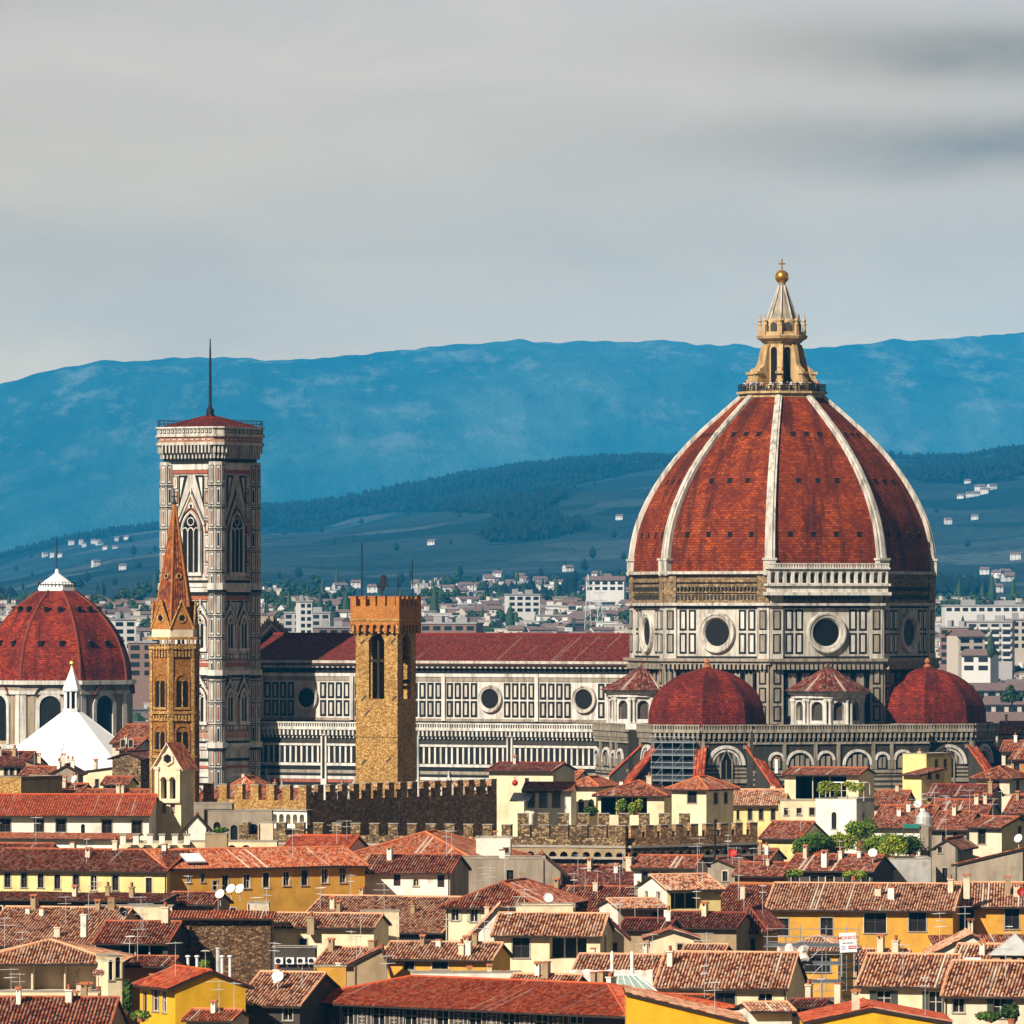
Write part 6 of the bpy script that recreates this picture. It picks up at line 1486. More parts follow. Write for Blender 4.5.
H('open porch on dark posts under a shallow red roof', 524, 571, 790, 990, 783, yaw=-6, d=8, roof='g', wall_='white', tile_='red', wins=[(531, 792, 808, 8, 'l'), (543, 792, 808, 9, 'l'), (556, 792, 808, 9, 'l')], ch=0)
H('little cream turret room with one window beside the orange hipped roof', 598, 609, 777, 1012, 775, roof='f', wall_='cream', d=5, wins=[(604, 780, 788, 4, 'd')], ch=0)
H('cream house with a wide dark open terrace under a red hipped roof', 598, 664, 794, 985, 781, yaw=-14, roof='h', wall_='cream', tile_='red', d=10, wins=[(624, 797, 815, 46, 'k')], rw=[(.5, 803, 810, 1.0, 'd')], chw=[(640, .6, 1.6), (612, .6, 1.2)], ch=0)
H('bright cream tower house with red pyramid roof and tall dark window', 672, 706, 787, 975, 777, yaw=-30, roof='h', wall_='cream', tile_='orange', d=8, wins=[(692, 791, 803, 9, 'd')], rw=[(.35, 793, 804, 1.1, 'd'), (.72, 793, 804, 1.1, 'd'), (.35, 820, 826, .8, 'd')], ch=0)
H('yellow house with pale pink roof and five narrow windows', 728, 783, 804, 1000, 790, yaw=-6, wall_='yellow', tile_='pink', d=13, wins=[(738, 810, 820, 3, 'a'), (750, 809, 820, 4, 'd'), (761, 809, 820, 4, 'd'), (773, 809, 820, 4, 'd')], chw=[(768, .8, 1.4)], ch=0)
H('cream house with long open loggia under a thin red roof beside the apse', 785, 858, 774, 1003, 768, yaw=-16, d=10, wall_='cream', tile_='red', wins=[(821, 775, 799, 50, 'k')], chw=[(769, .5, 1)], ch=0)
H('low cream wing with two square windows under the open loggia', 780, 820, 801, 985, 800, roof='f', wall_='cream', d=6, wins=[(786, 808, 815, 4, 'd'), (799, 808, 815, 5, 'd'), (812, 808, 815, 5, 'd')], ch=0)
H('bright white tower house with arched window and vine pergola on top', 816, 856, 799, 955, 798, yaw=-22, roof='f', wall_='white', d=7.5, wins=[(834, 812, 829, 5, 'a')], rw=[(.4, 813, 820, .8, 'd')], ch=0)
H('tall yellow house block with a chimney wall behind the small shed roof', 903, 926, 754, 1000, 753, roof='f', wall_='yellow', d=8, yaw=-30, ch=1, rw=[(.4, 760, 770, .9, 'd'), (.75, 760, 770, .9, 'd')])
H('lemon yellow tower house with small red shed roof and side windows', 904, 921, 774, 985, 768, yaw=-42, roof='s', d=5.2, wall_='yellow', tile_='red', rw=[(.35, 772, 779, .8, 'd'), (.7, 772, 779, .8, 'd'), (.4, 790, 796, .8, 'd')], ch=0)
H('cream hipped roof tower with dark windows at the right edge', 977, 1009, 776, 1005, 767, yaw=-24, roof='h', wall_='pale', tile_='red', d=7, wins=[(994, 781, 793, 10, 'd')], rw=[(.5, 781, 793, 1.2, 'd')], ch=0)
H('cream block forming the base of the right edge hipped tower', 985, 1013, 796, 990, 795, yaw=-24, roof='f', wall_='pale', d=8, ch=0)
H('long dark red roof over shadowed windows below the right hipped tower', 928, 990, 795, 978, 785, wall_='tan', tile_='dark', wins=[(938, 797, 803, 6, 'd'), (950, 797, 803, 6, 'd'), (962, 797, 803, 6, 'd'), (974, 797, 803, 6, 'd')], chw=[(989, .1, 2)], ch=0)
H('red roof with grey gabled side just below the long dark roof', 926, 984, 817, 945, 800, yaw=-14, wall_='grey', tile_='red', ch=2, ant=1)
H('small red roofs tucked right of the white tower house', 873, 903, 804, 975, 791, wall_='pale', tile_='red', ch=1)
H('red roof with water tank right of the white tower house', 872, 926, 826, 935, 806, wall_='white', tile_='red', ch=2, ant=1, dishes=[(910, .3, 20)], chw=[(918, .2, 1.8)])
H('grey house with two tall dark windows and metal flue', 932, 966, 828, 922, 812, yaw=-16, wall_='grey', tile_='red', wins=[(944, 832, 843, 4, 'd'), (955, 832, 843, 4, 'd')], rw=[(.4, 834, 850, 1.0, 'd')], ch=1, ant=1)
H('house with yellow gable side and drainpipe near the right edge', 970, 1001, 826, 905, 817, yaw=-32, d=9, wall_='pale', wallr='yellow', tile_='red', wins=[(982, 829, 844, 7, 'd')], rw=[(.55, 827, 841, 1.0, 'd')], ch=0, ant=1)
H('dim red roofed house at the right edge above the yellow gable', 1006, 1050, 812, 960, 795, wall_='tan', tile_='red', ch=1)
H('narrow grey gabled house right of the terrace garden', 936, 957, 846, 868, 839, yaw=-14, roof='e', wall_='grey', tile_='red', d=11, wins=[(940, 847, 853, 4, 'd'), (945, 868, 878, 5, 'd')], ch=0)
H('small yellow wedge wall behind the narrow grey gable', 953, 985, 850, 884, 841, roof='sr', wall_='yellow', tile_='red', d=5, ch=0)
H('house with orange sloping roof over a dark stained wall', 958, 1022, 848, 842, 864, yaw=-16, d=9.5, roof='sl', wall_='grey', wallr='grey', tile_='orange', rw=[(.3, 866, 880, 1.2, 'd')], ch=0, dishes=[(1015, .2, -20)])
H('flat pale grey terrace wall carrying the green bushes', 873, 931, 859, 858, 858, roof='f', wall_='lgrey', d=9, ch=0)
H('thin grey stone stack beside the terrace garden', 921, 930, 826, 872, 825, roof='f', wall_='grey', d=3, ch=0)
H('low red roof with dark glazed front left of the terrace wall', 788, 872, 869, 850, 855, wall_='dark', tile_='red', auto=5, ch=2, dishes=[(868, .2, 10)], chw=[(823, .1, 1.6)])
H('white gabled stair house with dark red roof left of the garden', 762, 800, 837, 930, 822, yaw=-20, wall_='yellow', wallr='white', tile_='red', ch=0, ant=1)
H('little dark porch under red tiles beside the white gabled stair house', 796, 822, 851, 903, 842, wall_='dark', tile_='red', wins=[(803, 853, 864, 7, 'd')], ch=0)
H('low red roof with potted plants left of the stair house', 735, 770, 858, 902, 849, wall_='pale', tile_='red', ch=3, chw=[(757, .2, 1), (764, .2, 1)])
H('red roof over an orange wall under the dark battlements', 735, 782, 874, 858, 863, wall_='orange', tile_='red', ch=1, ant=2)
H('grey gabled house with a television mast under the dark battlements', 690, 744, 870, 862, 859, yaw=-18, roof='e', wall_='grey', tile_='red', d=10, wins=[(725, 871, 881, 5, 'd')], ch=0, ant=2, dishes=[(730, .1, 10, 'red_paint')])
H('white house with dark windows and ochre corner chimney below the corner battlements', 634, 694, 866, 852, 856, wall_='white', tile_='red', wins=[(645, 872, 884, 6, 'd'), (655, 872, 879, 4, 'd'), (664, 872, 878, 6, 'd')], chw=[(629, .05, 2.4)], ch=0)
H('dark red roof in front of the small arches of the battlements', 546, 628, 886, 862, 867, wall_='tan', tile_='dark', ch=1, ant=2)
H('grey rounded gable wall left of the dark red roof', 513, 562, 871, 855, 854, roof='e', wall_='grey', tile_='red', d=10, ch=0, apx=.6)
H('broad patched red roof sloping behind the cream parapet box', 505, 642, 916, 792, 887, wall_='pale', tile_='red', ch=2, ant=3)
H('cream parapet box holding a white dish', 516, 575, 906, 752, 905, roof='f', wall_='cream', d=6, ch=0, dishes=[(548, .1, 15)])
H('yellow attic house with wide dark window and bright white gable side', 667, 721, 888, 772, 875, yaw=20, wall_='yellow', wallr='white', tile_='pink', d=9, wins=[(686, 893, 909, 31, 'L')], lw=[(.3, 893, 901, .9, 'd'), (.7, 893, 901, .9, 'd')], ch=0)
H('small white topped house with arched recess left of the yellow attic', 618, 664, 907, 762, 899, yaw=14, wall_='tan', wallr='white', tile_='pink', ch=0, d=8, wins=[(655, 912, 920, 7, 'a')])
H('low dark tiled roof in front of the yellow attic house', 664, 736, 925, 748, 913, wall_='tan', tile_='dark', ch=1)
H('ochre corner house with dark door under a dark tiled roof', 733, 763, 925, 752, 907, roof='h', wall_='ochre', tile_='dark', wins=[(748, 938, 954, 14, 'd')], ch=0)
H('tan house with stained wall and small ladder left of the ochre corner', 622, 668, 927, 742, 919, wall_='tan', tile_='dark', wins=[(650, 930, 936, 4, 'd')], ch=1)
H('little cream gable house with a small dark door', 650, 694, 937, 722, 930, roof='e', wall_='cream', tile_='red', d=7, wins=[(680, 944, 952, 5, 'd')], ch=0)
H('big ochre apartment house with long orange pink roof and dark shuttered windows', 768, 952, 908, 800, 884, yaw=-9, wall_='ochre', tile_='pink', d=17, wins=[(783, 919, 936, 12, 'd'), (827, 918, 936, 12, 'd'), (875, 913, 933, 22, 'd'), (917, 911, 931, 17, 'd')], chw=[(874, .25, 1.3), (888, .2, 1.3), (945, .35, 1.6), (961, .35, 1.6)], ch=0, ov=.8)
H('right wing of the ochre apartment house with two dark windows', 953, 1042, 905, 806, 883, yaw=-5, wall_='ochre', tile_='pink', d=17, wins=[(967, 909, 931, 14, 'd'), (1012, 908, 929, 14, 'd')], chw=[(1007, .25, 1.7), (1016, .2, 1.7)], ch=0, ov=.8, dishes=[(1021, .02, 20, 'red_paint')])
H('red roof with white chimney left of the big ochre house', 716, 766, 908, 812, 885, wall_='ochre', tile_='red', ch=0, chw=[(737, .2, 1.3)])
# middle rows
H('long cream church with red hipped roof and deep ochre window niches', -20, 149, 814, 884, 795, wall_='white', tile_='church', roof='g', yaw=-2.5, d=17, wins=[(5, 819, 832, 11, 'd'), (39, 819, 832, 10, 'd'), (61, 819, 832, 10, 'd'), (83, 824, 834, 4, 'a'), (107, 820, 833, 10, 'd'), (137, 821, 834, 10, 'd')], ch=0, ov=.8)
H('low white aisle wall with a thin tiled top below the church', -20, 132, 838, 872, 835, wall_='white', tile_='orange', d=4, roof='s', ch=0)
H('white terrace with stone posts and four round arches beside the church', 121, 190, 843, 866, 842, roof='f', wall_='cream', d=7, wins=[(130, 847, 857, 9, 'a'), (144, 847, 857, 9, 'a'), (158, 847, 857, 9, 'a'), (172, 847, 857, 9, 'a')], ch=0)
H('short red roof at the left edge over the long yellow house', -20, 48, 850, 838, 844, wall_='white', tile_='red', ch=0)
H('dim grey ruin wall with dark arches below the ochre battlements', 204, 272, 811, 897, 810, roof='f', wall_='grey', d=5, wins=[(217, 822, 834, 7, 'a'), (234, 825, 840, 7, 'a'), (244, 825, 840, 7, 'a'), (254, 824, 838, 8, 'a')], ch=0)
H('flat grey parapet block left of the dim ruin', 193, 232, 804, 906, 803, roof='f', wall_='grey', d=6, ch=0)
H('cream cloister wall with two round black arches', 180, 277, 842, 868, 841, roof='f', wall_='cream', d=5, wins=[(232, 845, 856, 9, 'a'), (246, 845, 856, 9, 'a')], ch=0)
H('tan box with plants on top above the cream cloister', 205, 227, 834, 860, 833, roof='f', wall_='tan', d=4, ch=0)
H('square pale water tank house right of the dim ruin', 258, 273, 823, 876, 822, roof='f', wall_='pale', d=3.5, ch=0)
H('slim white gable with red coping between bell gable and ruin', 186, 206, 826, 880, 815, roof='e', wall_='white', tile_='red', d=5, ch=0)
H('long yellow house with eight tall dark windows at the left edge', -16, 168, 869, 794, 850, yaw=-16, wall_='yellow', tile_='red', d=14, wins=[(6, 874, 888, 6, 'd'), (23, 874, 888, 6, 'd'), (40, 874, 888, 6, 'd'), (57, 875, 889, 6, 'd'), (76, 875, 889, 6, 'd'), (94, 875, 890, 6, 'w'), (116, 875, 890, 6, 'd'), (150, 877, 892, 6, 'd')], ch=2, ov=.6)
H('ochre wing with nine narrow windows bending right from the yellow house', 169, 364, 866, 797, 849, yaw=24, wall_='ochre', tile_='orange', d=13, wins=[(190, 874, 881, 3, 'd'), (204, 873, 881, 3, 'd'), (216, 880, 889, 4, 'd'), (226, 875, 889, 6, 'd'), (247, 874, 888, 6, 'w'), (266, 873, 887, 6, 'd'), (286, 872, 886, 6, 'w'), (304, 871, 886, 6, 'd'), (324, 870, 884, 6, 'w'), (342, 869, 884, 6, 'w')], ch=0, ov=.6)
H('orange hipped roof rising to a peak behind the ochre wing', 335, 474, 859, 858, 832, roof='h', wall_='white', tile_='orange', ch=0, d=22)
H('deep red roof with white gable edge left of the orange peak', 283, 346, 850, 866, 836, wall_='white', tile_='church', ch=0)
H('sunlit white box with one dark door below the battlements', 476, 512, 838, 862, 837, roof='f', wall_='white', d=6, wins=[(506, 848, 853, 5, 'd')], ch=1, rw=[])
H('tall white house with red roof and three dark windows in the middle', 363, 450, 871, 806, 855, yaw=-10, wall_='white', wallr='grey', tile_='red', d=12, wins=[(397, 873, 886, 7, 'b'), (416, 879, 886, 5, 'w'), (441, 873, 887, 7, 'b')], chw=[(383, .35, 1.8)], ch=0, ant=1)
H('grey stained stone wall house right of the tall white house', 452, 545, 859, 824, 858, roof='f', wall_='grey', d=9, wins=[(510, 870, 882, 7, 'd')], chw=[(502, .2, 1.3)], ch=0)
H('dark red hipped roof with pale shuttered windows in the middle', 446, 536, 905, 778, 881, roof='h', wall_='cream', tile_='red', d=20, wins=[(455, 908, 921, 7, 'p'), (474, 909, 922, 7, 'p'), (491, 909, 917, 6, 'p')], ch=0, ant=3)
H('tall white side wall stepping down toward the striped roofs', 464, 499, 906, 742, 942, yaw=0, roof='sl', wall_='white', tile_='pink', d=8, ch=1)
H('pale striped roof above the cream box in the middle', 292, 442, 930, 782, 897, wall_='dark', tile_='pink', d=24, ch=2, ant=2)
H('plain cream box wall joined under the striped roof', 360, 399, 912, 760, 911, roof='f', wall_='cream', d=4, ch=0)
H('cream house with long narrow tiled roof and a lean-to', 270, 374, 925, 752, 914, wall_='cream', tile_='pink', wins=[(303, 939, 949, 8, 'd')], ch=0, chw=[(313, -.1, 1.5)], d=7)
H('low yellow workshop under wide striped tiles', 383, 492, 957, 706, 943, wall_='ochre', tile_='pink', wins=[(409, 960, 970, 10, 'd'), (440, 961, 969, 16, 'd')], ch=2, ant=2, chw=[(460, .1, 1.2), (467, .1, 1.2)])
H('small striped roof left of the low yellow workshop', 318, 380, 962, 716, 948, wall_='tan', tile_='pink', ch=1, chw=[(366, .3, 1.5)])
H('brown gabled end wall between two striped roofs', 354, 386, 962, 698, 948, roof='e', apx=.85, wall_='tan', tile_='red', d=6, ch=0)
t_ac, ro_, za_, dm_ = H('dark courtyard wall carrying four air conditioner boxes', 272, 316, 948, 722, 947, roof='f', wall_='dark', d=4, ch=0)
for i, px in enumerate((279, 290, 301, 312)):
    a = MB(); s_ = 722 / F; x = (px - 294) * s_; z = zp(964, 722); a.box(x - .42, x + .42, -.4, -.02, z, z + .68, 0); a.T = Matrix.Translation((x - .08, -.41, z + .34)) @ Matrix.Rotation(R(90), 4, 'X'); a.lathe([(.26, 0), (.26, .03), (.2, .03), (0, .015)], 14, m=1); a.build('air_conditioner', ['white_paint', 'dark_metal'], t_ac)
H('yellow stucco chimney block with pale sides above the palace roof', 314, 346, 967, 688, 966, roof='f', wall_='ochre', d=2.5, ch=0, chw=[(338, .3, 1)])
H('long bright white parapet above the palace roof', 412, 522, 973, 676, 972, roof='f', wall_='white', d=3, yaw=3, ch=0, chw=[(470, .5, .9), (490, .5, .9), (505, .5, .9)])
H('brown brick hall with blank wall and tiled coping', 168, 272, 917, 734, 912, yaw=-3, roof='s', wall_='brick', tile_='orange', d=2.5, ch=0)
H('pale stucco box on top of the brown brick hall', 247, 269, 903, 748, 902, roof='f', wall_='pale', d=3, ch=0)
H('low red shed roof beside two white dishes under the ochre wing', 166, 214, 902, 778, 893, wall_='tan', tile_='red', ch=0, dishes=[(224, -.2, -10), (230, .1, -15), (239, .1, -15)])
H('small tan gable with slanting red coping by the white dishes', 214, 242, 912, 764, 899, roof='sr', wall_='tan', tile_='red', d=4, ch=0, wins=[(233, 908, 916, 5, 'd')])
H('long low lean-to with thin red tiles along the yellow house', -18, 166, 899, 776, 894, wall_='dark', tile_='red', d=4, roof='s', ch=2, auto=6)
H('cream wall with grey flat roof strip under the lean-to', 84, 172, 907, 764, 906, roof='f', wall_='cream', d=4, ch=0)
H('large striped tiled roof stepping down at the left', -22, 104, 944, 748, 908, wall_='tan', tile_='pink', d=22, ch=3, ant=1, chw=[(86, .48, 1.6), (52, .1, 1.2)])
H('red striped roof over a dark terrace left of the brick hall', 96, 168, 941, 726, 922, wall_='dark', tile_='red', wins=[(142, 943, 958, 42, 'k')], ch=0, ant=2, dishes=[(108, .6, 60, 'dark_metal')], chw=[(76, .3, 1.4), (154, .5, 1.5)])
H('small orange walled shed under a red tile strip', 118, 170, 964, 700, 957, wall_='orange', tile_='red', ch=0)
H('wide loggia house with pale striped roof and four dark bays', -24, 112, 961, 686, 941, wall_='pale', tile_='pink', roof='h', d=13, yaw=-2, wins=[(14, 964, 990, 34, 'l'), (48.5, 964, 990, 31, 'l'), (81, 964, 990, 31, 'l'), (104, 964, 990, 12, 'l')], ch=0, ov=.9)
H('plain cream parapet wall in front of the loggia house', -24, 100, 992, 672, 991, roof='f', wall_='cream', d=2, ch=0, chw=[(79, .3, 1.3), (88, .3, 1.3)])
H('cream two arch belvedere at the end of the loggia house', 108, 122, 956, 682, 955, yaw=20, roof='f', wall_='cream', d=4, wins=[(111, 960, 980, 4, 'a'), (118, 957, 978, 5, 'a')], ch=0)
# right middle
H('cream house with bold striped roof and wide dark terrace window', 494, 600, 933, 716, 914, yaw=-9, wall_='cream', tile_='pink', wins=[(521, 938, 958, 17, 'd'), (568, 936, 959, 37, 'L')], rw=[(.4, 938, 955, 1.0, 'd')], ch=0, d=9)
H('small gabled cream annex right of the bold striped roof', 600, 624, 934, 724, 923, roof='e', wall_='pale', tile_='dark', d=6, ch=0, wins=[(615, 943, 951, 4, 'd')])
H('striped roof behind the pale tarpaulin', 573, 664, 974, 694, 955, wall_='white', tile_='pink', ch=1, ant=1)
H('cream house with very bold striped roof and three low windows', 657, 786, 985, 664, 953, wall_='cream', tile_='pink', d=13, wins=[(688, 993, 1007, 13, 's'), (724, 993, 1006, 22, 'd'), (765, 993, 1006, 14, 'w')], ch=0, chw=[(664, .3, 1.3)])
H('short tiled gable peeping over the bold striped roof', 684, 722, 952, 690, 945, roof='g', wall_='cream', tile_='pink', ch=0)
H('ochre stair tower wrapped by scaffolding with small tiled roof', 786, 840, 948, 690, 936, roof='h', wall_='ochre', tile_='pink', wins=[(815, 958, 972, 30, 'd')], ch=0)
H('striped roof right of the scaffolding', 838, 902, 962, 706, 950, wall_='tan', tile_='pink', ch=0, chw=[(876, .4, 1.3), (892, .3, 1.8)])
H('cream yellow house with bold striped roof and green shuttered window', 860, 948, 983, 650, 955, wall_='cream', tile_='pink', d=10, wins=[(884, 991, 1008, 14, 's'), (935, 991, 1015, 13, 's')], ch=0)
H('pinkish cream house with flower boxes in the right corner', 945, 1040, 993, 634, 962, wall_='pale', tile_='pink', d=12, wins=[(959, 999, 1013, 11, 'w'), (1000, 998, 1018, 13, 's')], ch=0)
H('white gabled house with steep pink tiles right of the ochre wing', 936, 1000, 952, 704, 934, roof='e', wall_='white', tile_='pink', d=9, apx=.55, ch=1, ant=2)
H('patchwork tiled roof with a skylight near the right edge', 952, 1036, 966, 668, 945, wall_='tan', tile_='pink', ch=1)
# nearest row
H('deep red tiled roof cut off by the lower left corner', -40, 106, 1032, 600, 998, yaw=-3, wall_='tan', tile_='red', d=16, ch=1, ant=1)
H('mustard gabled house with white framed windows in the lower left', 176, 245, 985, 640, 971, yaw=24, d=9, roof='e', wall_='mustard', tile_='church', lw=[(.3, 992, 1013, 1.0, 'w'), (.55, 990, 1013, 1.6, 'w'), (.85, 996, 1022, .9, 'd')], ch=0, ov=.8, ant=1)
H('pink tiled roof with white window below the brick hall', 238, 300, 1003, 648, 973, wall_='dark', tile_='pink', wins=[(288, 1007, 1020, 9, 'w')], ch=1, dishes=[(268, .2, 10)], ant=1)
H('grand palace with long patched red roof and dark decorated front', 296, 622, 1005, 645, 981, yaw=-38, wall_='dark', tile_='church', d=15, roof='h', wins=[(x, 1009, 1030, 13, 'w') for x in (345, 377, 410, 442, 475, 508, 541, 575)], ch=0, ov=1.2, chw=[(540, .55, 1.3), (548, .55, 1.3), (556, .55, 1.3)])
H('plain mustard wall with sloping tiled top at the bottom', 627, 744, 993, 622, 1022, roof='sr', wall_='mustard', tile_='pink', d=12, ch=0, ov=.15)
H('small white house with brown attic windows at the bottom', 752, 792, 1010, 628, 1003, yaw=8, roof='g', wall_='white', tile_='pink', ch=0, d=7)
H('yellow attic with a row of brown windows at the bottom', 789, 820, 1005, 632, 1000, wall_='cream', tile_='dark', wins=[(796, 1007, 1016, 8, 'd'), (805, 1007, 1016, 7, 'd'), (814, 1007, 1016, 6, 'd')], ch=0, chw=[(832, .5, 2.2), (802, .6, 1.2)])
H('mustard gable end with red roof at the bottom right', 806, 950, 1022, 612, 1008, roof='e', apx=.45, wall_='mustard', tile_='church', d=13, ch=0, ov=.2, chw=[(856, .05, 1.8)])
H('low tiled lean-to with white sheet roof at the lower left', 186, 232, 1018, 616, 1010, wall_='pale', tile_='orange', ch=1)
H('striped roof fragment between mustard wall and bold roof', 660, 705, 1000, 650, 996, wall_='tan', tile_='red', ch=0, wins=[(682, 1000, 1010, 20, 'd')])
H('low tiled roof along the bottom centre', 508, 572, 986, 668, 975, wall_='tan', tile_='pink', ch=1, chw=[(540, .4, 1.4)])
# ------------------------------------------------------------------ plants, skylights, scaffold, signs
def leaf_mass(name, mats, centres, n, ls, rr, parent=None):
    """many small leaf faces spread through overlapping ellipsoids"""
    b = MB()
    for (cx, cy, cz, rx, ry, rz) in centres:
        for i in range(n):
            v = Vector((rr.gauss(0, 1), rr.gauss(0, 1), rr.gauss(0, 1))).normalized() * (rr.random() ** .38)
            k = 1 + .35 * noise.noise(Vector((v.x * 2 + cx, v.y * 2 + cy, v.z * 2 + cz)))
            p = Vector((cx + v.x * rx * k, cy + v.y * ry * k, cz + v.z * rz * k)); nrm = (v + Vector((rr.gauss(0, .6), rr.gauss(0, .6), rr.gauss(0, .6)))).normalized()
            u = nrm.orthogonal().normalized() * ls * rr.uniform(.6, 1.3); w = nrm.cross(u).normalized() * ls * rr.uniform(.5, 1.0)
            b.face((p - u, p - w * .6, p + u, p + w), rr.choice((0, 0, 1)) if len(mats) > 1 else 0)
    return b.build(name, mats, parent)
def bush(label, px, py, D, wpx, hpx, mats, name='bush', n=420, pot=True):
    wpx, hpx, n = wpx * 1.45, hpx * 1.2, int(n * 2.1)
    rr = random.Random(int(px * 7 + py)); s = D / F; base = P(px, py, D); t = thing(name, label, 'bush', base, 0)
    w, h = wpx * s, hpx * s; cs = []
    for k in range(max(2, int(wpx / 8))):
        x = rr.uniform(-w * .3, w * .3); cs.append((x, rr.uniform(-.4, .4), h * rr.uniform(.4, .62), w * rr.uniform(.22, .32), w * .22, h * rr.uniform(.32, .44)))
    st = MB()
    for c in cs: st.tube((c[0] * .5, c[1] * .5, 0), (c[0], c[1], c[2]), .05)
    if pot: st.lathe([(.32, 0), (.42, .5), (.36, .5), (.3, .45), (0, .45)], 10, m=1)
    st.build('stems', ['bark', 'terracotta'], t)
    leaf_mass('foliage', mats, cs, n, .16, rr, t); return t
Y, G, K = 'leaf_yellow', 'leaf', 'leaf_dark'
bush('round dark green bush at the left end of the terrace garden', 812, 858, 868, 30, 22, [G, K])
bush('loose olive green shrub under the white tower house', 838, 856, 870, 26, 22, [Y, G])
bush('tall thin grey green shrub against the white tower house', 860, 846, 882, 20, 24, [G, Y])
bush('wide bright green shrub in the middle of the terrace garden', 884, 856, 872, 34, 20, [G, Y])
bush('yellow green conifer shaped bush on the terrace garden edge', 892, 861, 866, 20, 22, [Y, G])
bush('dense dark bush at the right end of the terrace garden', 912, 858, 870, 26, 22, [K, G])
bush('leafy plant trailing on the low red roof under the garden', 854, 880, 842, 16, 9, [Y, G], n=200)
bush('small green plant in front of the dark glazed house', 796, 878, 843, 14, 8, [G, Y], n=200)
bush('green plants behind the loggia terrace railing of the hipped house', 622, 815, 976, 14, 14, [G, Y], n=240)
bush('yellowish plant right of the green terrace plants', 636, 815, 976, 12, 14, [Y, G], n=200)
bush('dark potted shrub at the left of the wide terrace', 592, 816, 974, 14, 9, [K, G], n=240)
bush('small green shrub between the white flues and brick hall', 206, 970, 700, 12, 9, [G, Y], n=200)
bush('dark climbing plant beside the white framed windows', 124, 1016, 628, 13, 30, [K, G], n=420)
bush('green balcony plants below the white framed windows', 141, 1022, 624, 16, 10, [G, Y], n=260)
bush('dark shrub beside the lower right shuttered window', 1012, 1024, 622, 14, 18, [K, G], n=300)
bush('flower box plants under the lower right shuttered window', 990, 1022, 623, 20, 9, [G, K], n=260)
bush('potted greenery on top of the tan box', 218, 833, 858, 14, 5, [G, K], n=160)
# flowering standard in the loggia
t = thing('flowering_tree', 'small round red and white flowering tree on a thin stem in the loggia', 'potted tree', P(98.5, 990, 677), 0)
b = MB(); b.tube((0, 0, 0), (0, 0, 1.3), .04); b.lathe([(.2, 0), (.28, .35), (0, .33)], 8, m=1); b.build('stem', ['bark', 'terracotta'], t)
leaf_mass('blossom', ['red_paint', 'white_paint'], [(-.2, 0, 1.7, .4, .35, .38), (.25, 0, 1.7, .4, .35, .38)], 300, .07, random.Random(3), t)
# vine pergola on the white tower house
D = 955; s = D / F; t = thing('pergola', 'vine covered pergola frame on the roof of the white tower house', 'pergola', P(843, 798, D + 2), R(-22))
b = MB()
for x in (-3.4, -.2, 3.0): b.tube((x, 0, -.4), (x, 0, 2.1), .07); b.tube((x, 2.5, -.4), (x, 2.5, 2.1), .07); b.tube((x, 0, 2.1), (x, 2.5, 2.1), .05)
b.tube((-3.4, 0, 2.1), (3.0, 0, 2.1), .05); b.tube((-3.4, 2.5, 2.1), (3.0, 2.5, 2.1), .05); b.tube((-3.4, 0, 1), (3.0, 0, 1), .03); b.build('frame', 'metal', t)
rr = random.Random(9); leaf_mass('vine', [Y, G], [(-3.0, 0, 1.2, .8, .5, .9), (-1.9, 0, 1.5, .8, .5, .7), (-.9, .2, 1.2, .7, .5, .8), (.6, .2, 1.9, .8, .5, .4), (1.4, 0, 1.5, .8, .5, .8), (2.6, 0, 1.4, .6, .4, .9), (-2.4, 0, 2.0, 1.1, .6, .3)], 420, .13, rr, t)
# glass roof lantern
D = 664; t = thing('skylight', 'frosted green glass hipped skylight beside the mustard wall', 'skylight', P(627, 992, D), 0)
s = D / F; b = MB(); w, d, h, r = 32 * s, 4.0, 17 * s, 13 * s; xo = -4 * s
B = [(-w, -d / 2, 0), (w, -d / 2, 0), (w, d / 2, 0), (-w, d / 2, 0)]; T2 = [(xo - r, -.3, h), (xo + r, -.3, h), (xo + r, .3, h), (xo - r, .3, h)]
for i in range(4): j = (i + 1) % 4; b.face((B[i], B[j], T2[j], T2[i]), 0)
b.face(T2, 0); b.build('glass', 'green_glass', t)
b = MB()
for i in range(4): b.tube(B[i], T2[i], .06); b.tube(T2[i], T2[(i + 1) % 4], .06)
for k in range(1, 6):
    f = k / 6; p, q = Vector(B[0]).lerp(Vector(B[1]), f), Vector(T2[0]).lerp(Vector(T2[1]), f); b.tube(p, q, .035)
b.build('glazing_bars', 'white_paint', t)
b = MB(); b.box(-w - .2, w + .2, -d / 2 - .3, d / 2 + .3, -zp(992, D), 0, 0); b.build('kerb_wall', 'pale_plaster', t)
D = 660; t = thing('air_conditioner', 'white air conditioner unit with round fan on the roof edge by the skylight', 'air conditioner', P(587, 994, D), 0); b = MB(); b.box(-.5, .5, -.2, .25, 0, .75, 0); b.T = Matrix.Translation((-.1, -.21, .38)) @ Matrix.Rotation(R(90), 4, 'X'); b.lathe([(.3, 0), (.3, .03), (.24, .03), (0, .01)], 16, m=1); b.build('casing', ['white_paint', 'dark_metal'], t)
b = MB(); b.box(-.9, 2.0, -.3, .6, -zp(994, D), 0, 0); b.build('roof_pier', 'tan_plaster', t)
